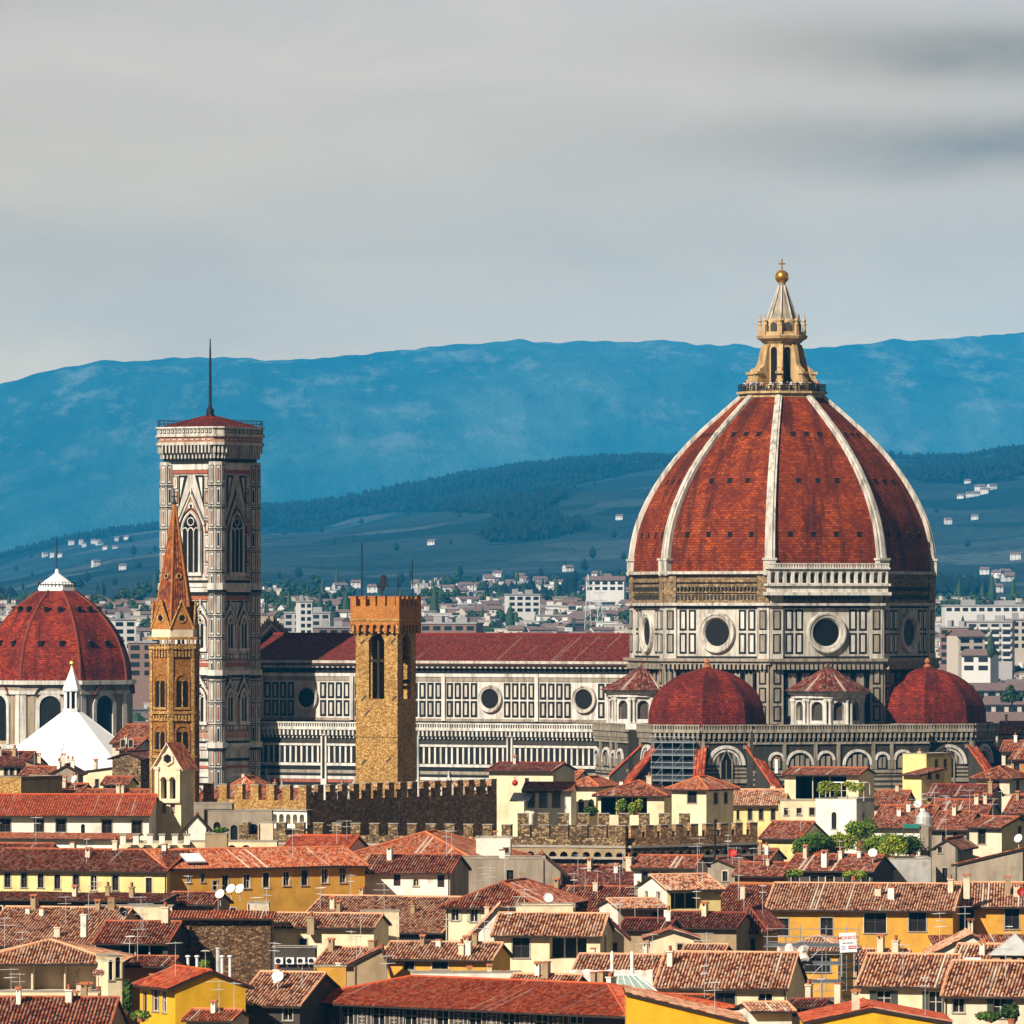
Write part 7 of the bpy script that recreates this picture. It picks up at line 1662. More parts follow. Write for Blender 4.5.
# zinc roof lantern on the right
D = 655; s = D / F; t = thing('roof_lantern', 'white zinc pyramid rooflight on a brown box at the right edge', 'roof lantern', P(1015, 965, D), R(-12))
b = MB(); q = [(-1.9, -1.9), (1.9, -1.9), (1.9, 1.9), (-1.9, 1.9)]; b.prism(q, -zp(965, D), 1.0, 0); 
for x in (-.9, .2, 1.2): b.face(((x - .25, -1.91, .15), (x + .25, -1.91, .15), (x + .25, -1.91, .85), (x - .25, -1.91, .85)), 1)
b.build('box', ['tan_plaster', 'void'], t)
b = MB(); q = [(-2.2, -2.2), (2.2, -2.2), (2.2, 2.2), (-2.2, 2.2)]
for i in range(4): a, c = q[i], q[(i + 1) % 4]; b.face(((a[0], a[1], 1.0), (c[0], c[1], 1.0), (0, 0, 2.9))); b.tube((a[0], a[1], 1.02), (0, 0, 2.92), .05)
b.face([(p[0], p[1], .98) for p in q[::-1]]); b.build('pyramid', 'zinc', t)
# skylight sheet and white tarpaulin
def sheet(name, label, cat, px, py, D, w, d, yaw, tilt, m, z=.1):
    t = thing(name, label, cat, P(px, py, D), R(yaw)); b = MB(); b.T = Matrix.Rotation(R(tilt), 4, 'X'); b.box(-w / 2, w / 2, -d / 2, d / 2, 0, z, 0); b.box(-w / 2 - .06, w / 2 + .06, -d / 2 - .06, d / 2 + .06, -.1, z * .7, 1); b.build('pane', [m, 'metal'], t)
sheet('roof_window', 'white lit roof window on the striped roof at the right', 'roof window', 973, 961, 660, 1.5, 1.1, 0, 22, 'white_paint')
sheet('roof_window', 'bright white slanted roof window on the roof left of the ochre wing', 'roof window', 193, 858, 795, 2.2, 2.4, 24, 20, 'white_paint')
sheet('roof_window', 'slanted grey solar roof window left of the porch on posts', 'roof window', 521, 797, 990, 2.6, 2.4, -15, 25, 'zinc')
t = thing('tarpaulin', 'crumpled pale pink tarpaulin wrapped along the roof below the striped tiles', 'tarpaulin', P(608, 982, 676), 0)
b = MB(); n, m_ = 34, 9; g = [[Vector((-4.3 + 8.6 * i / n, -.25 + .25 * noise.noise(Vector((i * .55, j * .6, 1))) - .5 * (1 - j / m_), -1.3 + 2.5 * j / m_ + .32 * noise.noise(Vector((i * .3, j * .1, 5))) * (j / m_))) for j in range(m_ + 1)] for i in range(n + 1)]
for i in range(n):
    for j in range(m_): b.face((g[i][j], g[i + 1][j], g[i + 1][j + 1], g[i][j + 1]))
b.build('cloth', 'tarp', t, True)
b = MB(); b.box(-4.2, 4.2, .25, 2.5, -zp(982, 676), .4, 0)
b.build('backing_wall', 'pale_plaster', t)
for px, lab in ((612, 'left of two pale wrapped posts above the skylight'), (632, 'right of two pale wrapped posts above the skylight')):
    t = thing('wrapped_post', lab, 'post', P(px, 982, 672), 0); b = MB(); b.lathe([(.16, 0), (.2, .8), (.15, 1.7), (.2, 2.4), (.13, 2.9), (0, 2.95)], 7); b.build('wrapping', 'white_paint', t); b = MB(); b.tube((0, 0, -3), (0, 0, 3.0), .06); b.build('pole', 'metal', t)
# scaffolding round the ochre stair tower
D = 683; s = D / F; Mx = Matrix.Translation(P(813, HY, D) * 1) ; Mx = Matrix.Translation((P(813, HY, D).x, D, 0))
sc = scaffolding('scaffolding', 'grey tube scaffolding with plank decks around the ochre stair tower', Mx, -4.5, 2.6, zp(1000, D), zp(946, D), .6, 1.8, 1.75, False, True, .05, 1.1)
b = MB()
for z in (zp(936, D), zp(928, D), zp(941, D)): b.tube((-4.6, -1.7, z), (4.4, -1.7, z), .04)
for x in (-4.5, -1.3, 1.2, 3.2, 4.4): b.tube((x, -1.7, zp(990, D)), (x, -1.7, zp(925, D)), .04)
for x in (2.7, 4.3):
    for yy in (-1.7, -.6): b.tube((x, yy, zp(1024, D)), (x, yy, zp(955, D)), .06, 1)
for k in range(7):
    z = zp(1014 - k * 9, D); b.tube((2.7, -1.7, z), (4.3, -1.7, z), .05, 1); b.box(2.7, 4.3, -1.7, -.6, z, z + .08, 1)
b.build('stair_frame', ['scaffold', 'dark_metal'], sc)
t = thing('tarpaulin', 'torn white plastic sheet tied to the scaffolding top', 'tarpaulin', (P(792, HY, D).x, D - 1.9, zp(955, D)), 0)
b = MB(); g = [[Vector((-1.5 + 3.0 * i / 12 + .2 * noise.noise(Vector((i * .7, j, 2))), -.25 + .35 * noise.noise(Vector((i * .45, j * .5, 9))), .95 - 1.5 * j / 6 + .5 * noise.noise(Vector((i * .33, 4, 1))))) for j in range(7)] for i in range(13)]
for i in range(12):
    for j in range(6): b.face((g[i][j], g[i][j + 1], g[i + 1][j + 1], g[i + 1][j]))
b.build('cloth', 'tarp', t)
# builder's sign
D = 681; s = D / F; t = thing('sign', 'white building site sign with red lettering hung on the scaffolding', 'sign', P(848, 942.5, D), 0)
wd, hh = 17 * s, 19.5 * s; b = MB(); b.T = Matrix.Rotation(R(-3), 4, 'Y'); b.box(-wd / 2, wd / 2, 0, .06, -hh / 2, hh / 2, 0); b.build('board', 'white_paint', t)
def text(par, txt, size, x, z, m, y=-.012):
    cu = bpy.data.curves.new('lettering', 'FONT'); cu.body = txt; cu.size = size; cu.align_x = 'CENTER'; cu.align_y = 'CENTER'; cu.extrude = .006; cu.offset = .008
    o = bpy.data.objects.new('lettering', cu); COL.objects.link(o); dg = bpy.context.evaluated_depsgraph_get(); me = bpy.data.meshes.new_from_object(o.evaluated_get(dg)); bpy.data.objects.remove(o)
    me.name = 'lettering'; me.materials.clear(); me.materials.append(M[m]); o = bpy.data.objects.new('lettering', me); COL.objects.link(o); o.parent = par
    o.matrix_local = Matrix.Rotation(R(-3), 4, 'Y') @ Matrix.Translation((x, y, z)) @ Matrix.Rotation(R(90), 4, 'X'); return o
text(t, 'MONICO', .46, 0, hh * .24, 'red_paint'); text(t, 'DAL 1946 S.R.L.', .16, 0, -hh * .03, 'dark_metal')
b = MB(); b.T = Matrix.Rotation(R(-3), 4, 'Y'); b.box(.02, wd / 2 - .05, -.02, 0, -hh * .33, -hh * .17, 0); b.box(.12, wd / 2 - .05, -.03, -.02, -hh * .27, -hh * .23, 1); b.build('red_panel', ['red_paint', 'white_paint'], t)
b = MB(); b.T = Matrix.Rotation(R(-3), 4, 'Y')
M['blue_paint'] = plain('blue_paint', (.15, .25, .45), .6)
for k in range(3): b.box(-wd / 2 + .15, -wd / 2 + .5 + (k % 2) * .12, -.02, 0, -hh * (.20 + .09 * k), -hh * (.16 + .09 * k), 0)
b.build('blue_emblem', 'blue_paint', t)
for x in (-.6, .6): 
    b = MB(); b.tube((x, .12, -hh / 2 - 2.4), (x, .12, hh / 2), .04); b.build('support_pole', 'metal', t)
# palace front: carved frames between the windows
t = [o for o in bpy.data.objects if o.get('label', '').startswith('grand palace')][0]
fw_ = [(x - 459) * 645 / F / math.cos(R(-38)) for x in (361, 394, 426, 459, 492, 525, 558)]
for x in fw_:
    b = MB(); z0, z1 = zp(1032, 645), zp(1010, 645)
    b.proud(x - .62, x + .62, z0, z1, .06, 0); b.proud(x - .5, x + .5, z0 + .1, z1 - .12, .07, 1)
    for k in range(5):
        zz = z1 - .3 - k * .34; b.proud(x - .34 + .08 * (k % 2), x + .34 - .08 * (k % 2), zz - .1, zz, .10, 0); b.proud(x - .06, x + .06, zz - .3, zz, .12, 0)
    b.build('carved_panel', ['stone_trim', 'dark_plaster'], t)
# terrace posts with stone balls beside the church
D = 864; 
for i, px in enumerate((123, 136, 150, 162, 175, 187)):
    t = thing('terrace_post', 'short white terrace post in the row above the four round arches', 'post', P(px, 843, D), 0, 'posts along the church terrace'); b = MB(); b.box(-.35, .35, -.35, .35, -.2, 1.0, 0); b.box(-.45, .45, -.45, .45, 1.0, 1.15, 1); b.build('shaft', ['white_plaster', 'stone_trim'], t)
# awnings and mast
t = thing('awning', 'small green awning on the roof terrace right of the garden', 'awning', P(913, 828, 905), 0); b = MB(); b.face(((-1.3, -1, 0), (1.3, -1, 0), (1.3, .8, .5), (-1.3, .8, .5))); b.face(((-1.3, .8, .47), (1.3, .8, .47), (1.3, -1, -.03), (-1.3, -1, -.03))); b.tube((-1.3, -1, 0), (-1.3, -1, -2.5), .04); b.tube((1.3, -1, 0), (1.3, -1, -2.5), .04); M['teal'] = plain('teal_cloth', (.02, .16, .12), .8); b.build('canopy', 'teal', t)
t = thing('parabolic_antenna', 'grey slatted water tank cover among the roofs right of the white tower', 'tank', P(924, 820, 915), 0); b = MB(); b.lathe([(1.1, -1), (1.0, .4), (.6, 1.0), (0, 1.2)], 14); b.build('cover', 'zinc', t)
t['label'] = 'rounded grey sheet metal cover on the roofs right of the white tower'; t.name = 'roof_cover'
t = thing('television_mast', 'tall dark television mast in front of the battlements', 'mast', P(715, 872, 872), 0); b = MB(); b.tube((0, 0, -8), (0, 0, zp(826, 872) - zp(872, 872)), .11); 
for z, l in ((4.6, 1.2), (5.2, .9), (3.6, .8)): b.tube((-l, 0, z), (l, .3, z), .05)
b.build('pole', 'dark_metal', t)
t = thing('red_lamp', 'round red lantern on the cream house by the dark wall', 'lamp', P(515, 786, 1038), 0); b = MB(); b.lathe([(.45 * math.sin(R(x)), .45 - .45 * math.cos(R(x))) for x in range(0, 181, 20)], 12); b.tube((0, 0, .9), (0, 0, 1.4), .07); b.build('globe', 'red_paint', t)
for px, lab in ((188, 'leftmost white flue in front of the brick hall'), (197, 'second white flue in front of the brick hall'), (218, 'tallest grey metal flue in front of the brick hall'), (222, 'short white flue beside the tallest metal flue'), (230, 'rightmost white flue in front of the brick hall')):
    t = thing('flue_pipe', lab, 'flue', P(px, 972, 704), 0); hgt = 2.3 if px == 218 else 1.5; b = MB(); b.lathe([(.14 if px != 218 else .2, -3), (.14 if px != 218 else .2, hgt), (.26, hgt), (.26, hgt + .15), (0, hgt + .2)], 10); b.build('pipe', 'white_paint' if px != 218 else 'metal', t)
# ------------------------------------------------------------------ far city, villas on the hill, trees of the plain
def ground_at(px, D): return max(plain_z(D), hill_z(px, D) if D > HD0 - 100 else -99)
def hit(px, py, D0=1700, D1=15300):
    D = D0
    while D < D1:
        if ground_at(px, D) >= zp(py, D): return D
        D += 15
    return None
rf = random.Random(77)
M['far_white'] = plain('far_white_wall', (.56, .53, .49), .9, 0, .1); M['far_cream'] = plain('far_cream_wall', (.46, .39, .31), .9, 0, .15); M['far_grey'] = plain('far_grey_wall', (.36, .33, .31), .9, 0, .15); M['far_brown'] = plain('far_brown_wall', (.20, .12, .09), .9, 0, .15)
M['far_pane'] = plain('far_window', (.10, .095, .09), .8); M['far_roof'] = plain('far_red_roof', (.155, .10, .085), .9, 0, .3); M['far_roof_grey'] = plain('far_grey_roof', (.28, .26, .25), .9)
def far_mesh(w, d, h, wm, flat, floors, name='distant_house'):
    b = MB(); b.box(-w / 2, w / 2, -d / 2, d / 2, -6, h, 0, 'b')
    if flat: b.box(-w / 2 - .3, w / 2 + .3, -d / 2 - .3, d / 2 + .3, h, h + .8, 1); b.box(-w * .2, w * .05, -d * .2, d * .2, h + .8, h + 3, 0)
    else:
        o = .8; rz = h + d * .22; 
        for s in (-1, 1): p = [(-w / 2 - o, s * (d / 2 + o), h - .2), (w / 2 + o, s * (d / 2 + o), h - .2), (w / 2, 0, rz), (-w / 2, 0, rz)]; b.face(p if s < 0 else p[::-1], 1)
        for s in (-1, 1): p = [(s * w / 2, -d / 2, h), (s * w / 2, d / 2, h), (s * w / 2, 0, rz - .1)]; b.face(p if s > 0 else p[::-1], 0)
    nb = max(2, int(w / 3.6))
    for f in range(floors):
        z = h - 2.6 - f * 3.2
        if z < -1: break
        for i in range(nb):
            x = -w / 2 + (i + .5) * w / nb; b.box(x - .55, x + .55, -d / 2 - .04, -d / 2, z, z + 1.4, 2, 'k'); 
        for i in range(max(1, int(d / 4))):
            y = -d / 2 + (i + .5) * d / max(1, int(d / 4))
            for s in (-1, 1): b.box(*sorted((s * w / 2, s * (w / 2 + .04))), y - .7, y + .7, z, z + 1.7, 2)
    return b.build(name, [wm, 'far_roof' if not flat else 'far_roof_grey', 'far_pane'])
FL = {}
def far_house(px, py, D, w, d, h, wm, flat, yaw, label, group):
    key = (round(w / 6), round(h / 4), wm, flat)
    if key in FL: o = FL[key].copy(); COL.objects.link(o)
    else: o = FL[key] = far_mesh(w, d, h, wm, flat, 5)
    o.location = ((px - CX) * D / F, D, ground_at(px, D)); o.rotation_euler = (0, 0, R(yaw)); tag(o, label, 'house', group); return o
GL = {'far_white': 'small white house of the far city in the haze', 'far_cream': 'small cream house of the far city in the haze', 'far_grey': 'small grey house of the far city in the haze', 'far_brown': 'small brown house of the far city in the haze'}
cnt = 0
BANDS = [(100, 158, 600, 700, 26), (262, 352, 594, 640, 40), (420, 632, 588, 640, 80), (938, 1030, 608, 720, 42)]
for (a, b_, y0, y1, n) in BANDS:
    for i in range(n):
        px = rf.uniform(a, b_); py = y1 - (y1 - y0) * rf.random(); D = hit(px, py + 3)
        if not D or D < 2250: D = rf.uniform(2300, 3900)
        wm = rf.choice(['far_white', 'far_white', 'far_white', 'far_cream', 'far_cream', 'far_grey', 'far_brown']) if px < 900 else rf.choice(['far_white', 'far_cream', 'far_cream', 'far_grey'])
        far_house(px, py, D, rf.uniform(7, 16), rf.uniform(7, 10), rf.uniform(4, 8), wm, rf.random() < .6, rf.uniform(-40, 40), GL[wm], 'houses of the far city')
for px, py, w in [(118, 541, 16), (98, 544, 14), (127, 540, 12), (84, 548, 10), (432, 546, 12), (970, 498, 20), (985, 494, 26), (992, 490, 18), (961, 500, 14), (948, 524, 12), (975, 520, 9), (568, 572, 20), (520, 582, 26), (560, 590, 30), (490, 584, 18), (498, 592, 26), (466, 592, 30), (340, 592, 28), (356, 588, 22), (620, 520, 10), (480, 600, 22), (590, 596, 26), (604, 590, 22), (540, 586, 30), (1016, 560, 24), (1005, 577, 22), (985, 575, 10), (123, 570, 14)] + [(cx + rf.gauss(0, sx), cy + rf.gauss(0, sy), rf.uniform(7, 16)) for cx, cy, sx, sy, n in ((450, 588, 18, 4, 12), (525, 586, 22, 5, 14), (600, 588, 16, 5, 12), (340, 596, 18, 3, 8), (1000, 584, 16, 6, 10), (980, 492, 14, 4, 4), (100, 545, 16, 3, 6), (60, 560, 20, 5, 4)) for q in range(n)]:
    D = hit(px, py, 3000, 15300)
    if D: far_house(px, py, D, w * .38 * D / F, 5 * D / F, rf.uniform(2.6, 3.6) * D / F, 'far_white', False, rf.uniform(-25, 25), 'white villa on the slope of the blue hill', 'villas on the hill')
# the rest of the far town, past the houses one can pick out
tw = MB(); tv = MB(); rt = random.Random(31)
for i in range(2600):
    px = rt.uniform(-260, 1290); D = 2250 + 2150 * rt.random() ** 1.2; x = (px - CX) * D / F; z = ground_at(px, D); w, d, h, a = rt.uniform(7, 17), rt.uniform(7, 11), rt.uniform(4, 8), R(rt.uniform(-45, 45)); wm = rt.choice((0, 0, 1, 1, 2))
    tw.T = Matrix.Translation((x, D, z)) @ Matrix.Rotation(a, 4, 'Z'); tw.box(-w / 2, w / 2, 0, d, -5, h, wm, 'bt')
    if rt.random() < .45: tw.box(-w / 2 - .2, w / 2 + .2, -.2, d + .2, h, h + .5, 4, 'b')
    else:
        for q in (-1, 1): p = [(-w / 2 - .6, d / 2 + q * (d / 2 + .6), h - .1), (w / 2 + .6, d / 2 + q * (d / 2 + .6), h - .1), (w / 2 + .4, d / 2, h + d * .2), (-w / 2 - .4, d / 2, h + d * .2)]; tw.face(p if q < 0 else p[::-1], 3)
        for q in (-1, 1): p = [(q * w / 2, 0, h), (q * w / 2, d, h), (q * w / 2, d / 2, h + d * .2)]; tw.face(p if q > 0 else p[::-1], wm)
    for f in range(int(h / 3)):
        for k in range(int(w / 3)): xx = -w / 2 + (k + .5) * w / int(w / 3); tw.face(((xx - .5, -.05, h - 2.3 - 3 * f), (xx + .5, -.05, h - 2.3 - 3 * f), (xx + .5, -.05, h - 1 - 3 * f), (xx - .5, -.05, h - 1 - 3 * f)), 5)
o = tw.build('distant_town', ['far_white', 'far_cream', 'far_grey', 'far_roof', 'far_roof_grey', 'far_pane']); tag(o, 'dense pale far town spread over the plain below the blue hills', 'town', None, 'stuff')
for i in range(3000):
    px = rt.uniform(-260, 1290); D = 2150 + 2600 * rt.random(); s_ = rt.uniform(2.2, 4.6); tv.T = Matrix.Translation(((px - CX) * D / F, D, ground_at(px, D) - .5)) @ Matrix.Rotation(rt.random() * 6, 4, 'Z')
    if rt.random() < .2: tv.lathe([(s_ * .22, 0), (s_ * .42, s_ * .9), (s_ * .25, s_ * 2), (0, s_ * 2.8)], 5)
    else: tv.lathe([(s_ * .25, 0), (s_ * rt.uniform(.8, 1.1), s_ * .7), (s_ * rt.uniform(.6, .9), s_ * 1.3), (s_ * .2, s_ * 1.75), (0, s_ * 1.8)], 6)
o = tv.build('distant_trees', ['leaf_dark']); tag(o, 'dark trees scattered thickly through the far town', 'trees', None, 'stuff')
# larger blocks that can be told apart
def block(label, x0, x1, yt, D, mats, floors, yaw=0, d=16, flat=True, balc=False, roofm='far_roof_grey', name='apartment_block'):
    s = D / F; w = (x1 - x0) * s / math.cos(R(yaw)); px = (x0 + x1) / 2; zg = ground_at(px, D); h = zp(yt, D) - zg
    t = thing(name, label, 'apartment block', ((px - CX) * s, D, zg), R(yaw))
    b = MB(); b.box(-w / 2, w / 2, 0, d, -8, h, 0, 'b'); b.build('wall', mats, t)
    r = MB()
    if flat: r.box(-w / 2 - .4, w / 2 + .4, -.4, d + .4, h, h + .7, 0); r.box(-w * .3, -w * .15, d * .3, d * .7, h + .7, h + 3.4, 0); r.box(w * .1, w * .3, d * .3, d * .7, h + .7, h + 3.0, 0)
    else:
        rz = h + d * .2
        for q in (-1, 1): p = [(-w / 2 - 1, d / 2 + q * (d / 2 + 1), h - .2), (w / 2 + 1, d / 2 + q * (d / 2 + 1), h - .2), (w / 2 + .5, d / 2, rz), (-w / 2 - .5, d / 2, rz)]; r.face(p if q < 0 else p[::-1])
        for q in (-1, 1): r.face(((q * w / 2, 0, h), (q * w / 2, d, h), (q * w / 2, d / 2, rz - .1)))
    r.build('roof', roofm, t)
    fh = 3.3; nb = max(2, int(w / 4.2)); nb = min(nb, 22)
    for f in range(floors):
        z = h - 2.8 - f * fh
        if z < -2: break
        for i in range(nb):
            x = -w / 2 + (i + .5) * w / nb; g = MB(); g.box(x - w / nb * .33, x + w / nb * .33, -.06, 0, z, z + 1.9, 0, 'k'); g.build('window', 'glass', t)
        if balc:
            for i in range(0, nb): 
                x = -w / 2 + (i + .5) * w / nb; g = MB(); g.box(x - w / nb * .40, x + w / nb * .40, -1.4, -.07, z - .5, z + .55, 0); g.build('balcony', 'far_white', t)
block('long pale apartment block with rows of white balconies at the right', 967, 1012, 622, 3150, 'far_grey', 5, -8, 16, True, True)
block('reddish brown apartment block left of the white balconies', 940, 968, 628, 3100, 'far_brown', 5, -12, 18)
block('cream apartment block at the right edge beside the balconies', 1010, 1040, 620, 3200, 'far_cream', 4, 6, 16, True)
block('low white factory hall with flat roof far right', 945, 1035, 606, 3700, 'far_white', 1, 0, 30, True)
block('long low building with red roof far right', 955, 1045, 704, 2500, 'far_cream', 2, -5, 14, False, False, 'far_roof')
block('second long red roof with dotted windows far right', 962, 1045, 690, 2750, 'far_grey', 2, 8, 14, False, False, 'far_roof')
block('yellow gabled house in front of the far right apartment block', 958, 985, 636, 2900, 'far_cream', 2, 20, 12, False, False, 'far_roof')
block('white gabled house with red roof near the far right cypress', 962, 990, 655, 2780, 'far_white', 2, -20, 12, False, False, 'far_roof')
block('wide red roofed hall at the right edge above the apse', 985, 1050, 722, 2300, 'far_cream', 2, -6, 16, False, False, 'far_roof')
block('dark brown office block behind the nave roof', 420, 476, 624, 3050, 'far_brown', 4, -10, 18)
block('second brown office block left of the stone tower', 318, 350, 628, 3000, 'far_brown', 3, 8, 16)
block('pale tower block on the plain behind the nave', 300, 312, 602, 3500, 'far_white', 6, 10, 14)
block('long grey hall beside the pale tower block', 284, 330, 613, 3550, 'far_grey', 3, -4, 20)
block('brown office block between chapel dome and spire', 128, 156, 643, 2750, 'far_brown', 4, -6, 16)
block('white twin fronted block far behind the chapel dome', 114, 136, 620, 3150, 'far_white', 4, 12, 14)
block('white villa block below the hill behind the nave', 508, 540, 595, 3950, 'far_white', 3, 8, 14)
block('long white villa among dark trees below the hill', 586, 624, 580, 4250, 'far_white', 2, -6, 12, False, False, 'far_roof')
# near roofs at the right margin
for args in [('red roofed house at the right margin above the apse buttress', 1002, 1040, 750, 1180, 741, 'pale', 'red'), ('orange walled house at the right margin', 1012, 1044, 758, 1130, 750, 'orange', 'red'), ('dim red roofs just right of the small apse dome', 998, 1040, 733, 1300, 722, 'pale', 'red')]:
    H(args[0], args[1], args[2], args[3], args[4], args[5], wall_=args[6], tile_=args[7], ch=1, auto=3)
# trees of the plain
def far_tree_mesh(kind):
    rr = random.Random(3 + kind); b = MB()
    if kind == 2: b.lathe([(.5, 0), (1.9, 3), (2.2, 6), (1.6, 11), (.6, 15), (0, 17)], 8, 0, 0, 1)
    else:
        b.tube((0, 0, -1), (0, 0, 5), .35, 0)
        for k in range(9):
            v = Vector((rr.uniform(-3, 3), rr.uniform(-3, 3), rr.uniform(4, 9))); 
            for i in range(46):
                n = Vector((rr.gauss(0, 1), rr.gauss(0, 1), rr.gauss(0, 1))).normalized(); p = v + n * rr.uniform(1.2, 2.4); u = n.orthogonal().normalized() * .9; w = n.cross(u).normalized() * .8; b.face((p - u, p - w, p + u, p + w), 1)
    return b.build('tree', ['bark', ('leaf_dark', 'leaf_dark', 'leaf_dark')[kind]])
FT = [far_tree_mesh(k) for k in range(3)]; TL = ['bushy dark green tree among the far houses', 'low rounded dark tree among the far houses', 'slim dark cypress among the far houses']; fu = [0, 0, 0]
for i in range(240):
    k = rf.choice((0, 0, 1, 2)); a, b_, y0, y1, n = rf.choice(BANDS); px = rf.uniform(a, b_); py = rf.uniform(y0 - 10, min(y1, 690)); D = hit(px, py + 4)
    if not D or D < 2200: D = rf.uniform(2300, 4300)
    o = FT[k] if not fu[k] else FT[k].copy()
    if fu[k]: COL.objects.link(o)
    fu[k] = 1; sc = rf.uniform(.7, 1.3); o.location = ((px - CX) * D / F, D, ground_at(px, D)); o.scale = (sc, sc, sc); o.rotation_euler = (0, 0, rf.uniform(0, 6)); tag(o, TL[k], 'tree', 'trees among the far houses')
o = FT[2].copy(); COL.objects.link(o); D = 2650; o.location = ((991 - CX) * D / F, D, zp(657, D) - .5); o.scale = (.75, .75, .6); tag(o, 'lone dark cypress before the white balconies at the right', 'tree')
for px, py, D, lab in ((972, 706, 2250, 'green tree in front of the long low red roof far right'), (1012, 706, 2260, 'green tree at the right edge by the long red roof')):
    o = FT[1].copy(); COL.objects.link(o); o.location = ((px - CX) * D / F, D, zp(py + 2, D)); o.scale = (.8, .8, .7); tag(o, lab, 'tree')
# two lattice pylons behind the drum
t0 = None
for px, py in ((588, 606), (600, 612)):
    D = 3800; b = MB(); h = 34 if px == 588 else 26
    for sx in (-1, 1):
        for sy in (-1, 1): b.tube((sx * 2.2, sy * 2.2, -3), (sx * .3, sy * .3, h), .16, 0, 3)
    for z in range(2, h, 4):
        r = 2.2 - 1.9 * z / h; r2 = 2.2 - 1.9 * (z + 4) / h; b.tube((-r, -r, z), (r2, -r2, z + 4), .12, 0, 3); b.tube((r, -r, z), (-r2, -r2, z + 4), .12, 0, 3)
    for z, l in ((h - 2, 3), (h - 6, 4)): b.tube((-l, 0, z), (l, 0, z), .16, 0, 3)
    o = b.build('pylon', 'metal'); o.location = ((px - CX) * D / F, D, ground_at(px, D)); tag(o, 'taller grey lattice pylon beside the drum' if px == 588 else 'shorter grey lattice pylon beside the drum', 'pylon')

# ------------------------------------------------------------------ small houses filling the streets between
def obb(c): 
    x, y, hw, hd, a = c; u = Vector((math.cos(a), math.sin(a))); v = Vector((-u.y, u.x)); p = Vector((x, y)); return [p + u * hw * i + v * hd * j for i, j in ((-1, -1), (1, -1), (1, 1), (-1, 1))], (u, v)
def hits(a, b):
    A, ax = obb(a); B, bx = obb(b)
    for n in ax + bx:
        pa = [n.dot(p) for p in A]; pb = [n.dot(p) for p in B]
        if max(pa) < min(pb) or max(pb) < min(pa): return False
    return True
FOOT.append((CXW, CD, 55, 55, R(PHI))); FOOT.append((CXW - 65, CD + 30, 62, 24, R(PHI)))
for px, D, r in ((209, 1262, 11), (57, 1527, 20), (72, 1290, 16), (386, 968, 6), (174, 925, 6), (170, 896, 5)): FOOT.append(((px - CX) * D / F, D, r, r, 0))
for (px, D, L, a, sx) in ((306, 918, 17, -35, -1), (627, 882, 51.5, -17, -1), (690, 912, 22.5, -3, -1)):
    c = P(px, HY, D); FOOT.append((c.x - math.cos(R(a)) * L / 2, c.y - math.sin(R(a)) * L / 2, L / 2 + 1, 1.5, R(a)))
for (px, D, L, a) in ((306, 918, 43.5, 55), (627, 882, 21.5, 40)):
    c = P(px, HY, D); FOOT.append((c.x + math.cos(R(a)) * L / 2, c.y + math.sin(R(a)) * L / 2, L / 2 + 1, 1.5, R(a)))
FILL = []
rg = random.Random(404)
D = 640.0
while D < 1260:
    px = -30 + rg.uniform(0, 30)
    while px < 1060:
        wpx = rg.uniform(8, 13) * F / D; ang = rg.uniform(-28, 12); dd = rg.uniform(8, 12); zt = rg.uniform(11.5, 16.0) + max(0, D - 900) * .008
        w = wpx * D / F; X = (px + wpx / 2 - CX) * D / F; a = R(ang); f = (X - math.sin(a) * dd / 2, D + math.cos(a) * dd / 2, w / 2 + .3, dd / 2 + .3, a)
        if not any(hits(f, g) for g in FOOT): FILL.append((px, px + wpx * math.cos(a), D, zt, ang, dd)); FOOT.append(f)
        px += wpx + rg.uniform(1, 6) * F / D * .3
    D += rg.uniform(11, 15)
fills = []
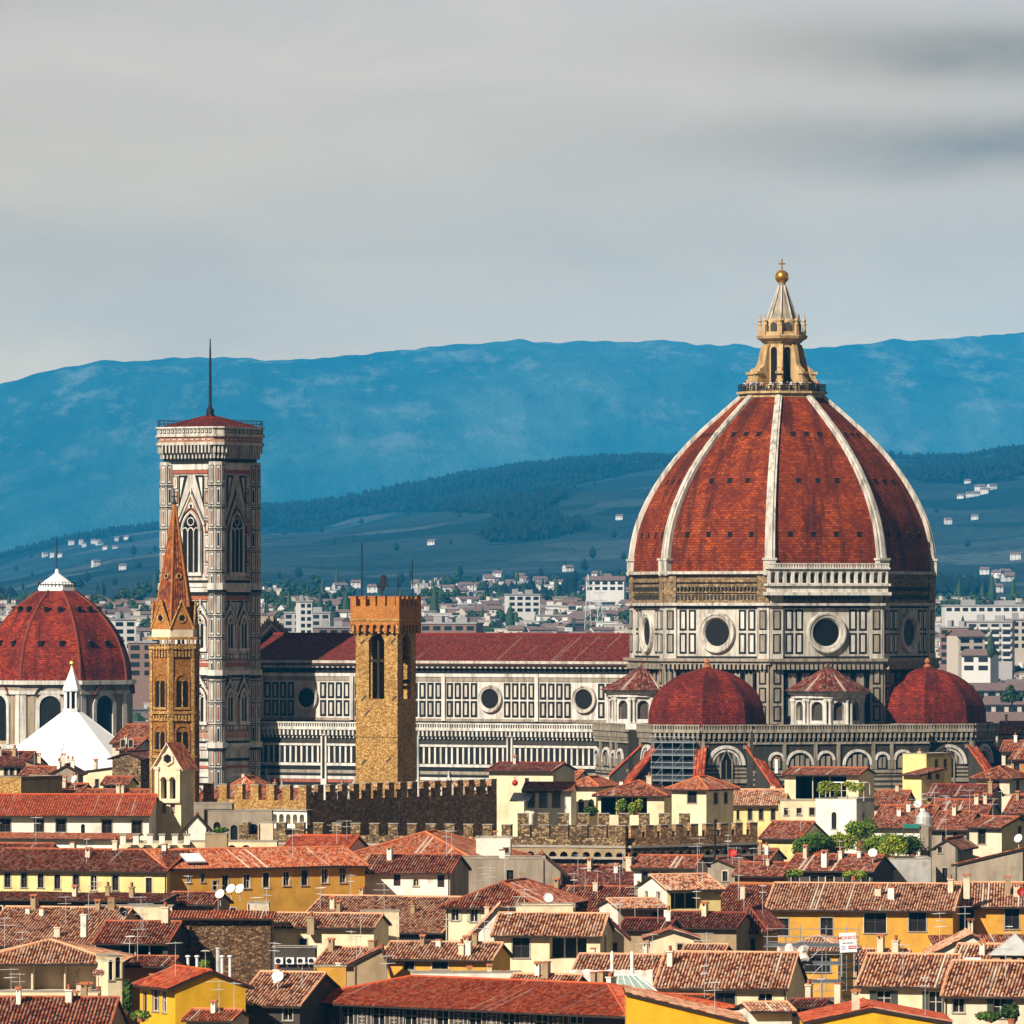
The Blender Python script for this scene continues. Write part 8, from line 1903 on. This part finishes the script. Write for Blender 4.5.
for (a, b_, D, zt, ang, dd) in FILL:
    ye = HY - (zt - CZ) * F / D
    o = H('filler', a, b_, ye, D, None, ang, dd, rg.choice('ggges'), rg.choice(['white', 'cream', 'pale', 'yellow', 'ochre', 'tan']), rg.choice(['red', 'red', 'orange', 'pink', 'dark']), ch=rg.choice((0, 1, 1, 2)), ant=rg.choice((0, 0, 1)), auto=2, foot=False)
    fills.append((o[0], (a + b_) / 2, D))
# keep only the ones the view can see something of
bpy.context.view_layer.update()
dg = bpy.context.evaluated_depsgraph_get()
seen = {}
rs = random.Random(1)
eye = Vector((0, 0, CZ))
step = 3
hits_ = {}
for yy in range(745, 1024, step):
    for xx in range(0, 1024, step):
        dv = Vector(((xx + 1.5 - CX) / F, 1, -(yy + 1.5 - HY) / F)).normalized()
        ok, loc, nrm, idx, ob, mx = S.ray_cast(dg, eye, dv)
        if ok:
            while ob.parent: ob = ob.parent
            hits_[ob.name] = hits_.get(ob.name, 0) + 1
def wipe(o):
    for c in list(o.children): wipe(c)
    bpy.data.objects.remove(o)
ORD = ['', 'another ', 'a third ', 'a fourth ', 'a fifth ', 'a sixth ', 'a seventh ']
usedl = {}
for o, px, D in fills:
    if hits_.get(o.name, 0) < 3: wipe(o); continue
    best = min(NICK, key=lambda n: (n[1] - o.location.x) ** 2 + (n[2] - D) ** 2 * .3)
    rel = 'behind' if D > best[2] else 'in front of'
    k = (rel, best[0]); c = usedl.get(k, 0); usedl[k] = c + 1
    o['label'] = ('low house ' if c == 0 else ORD[min(c, 6)] + 'low house ') + rel + ' the ' + ' '.join(best[0].split()[:9])
import os
if os.environ.get('DBG'):
    print('VISIBILITY'); 
    for o in COL.objects:
        if o.parent is None and o.get('category') in ('house',) and not o.get('group'): print(hits_.get(o.name, 0), o['label'])

# ------------------------------------------------------------------ the air: one closed box of pale haze
b = MB(); b.box(-11000, 11000, -150, 29500, -1.5, 1300, 0)
o = b.build('haze', []); hm = bpy.data.materials.new('haze'); hm.use_nodes = True; t = NT(hm.node_tree); out = t.add('ShaderNodeOutputMaterial'); v = t.add('ShaderNodeVolumePrincipled')
v.inputs['Color'].default_value = (0.025, 0.455, 0.96, 1); v.inputs['Density'].default_value = 2.9e-5; v.inputs['Anisotropy'].default_value = -0.45
t.link(v.outputs[0], out.inputs['Volume']); o.data.materials.clear(); o.data.materials.append(hm); o['kind'] = 'stuff'
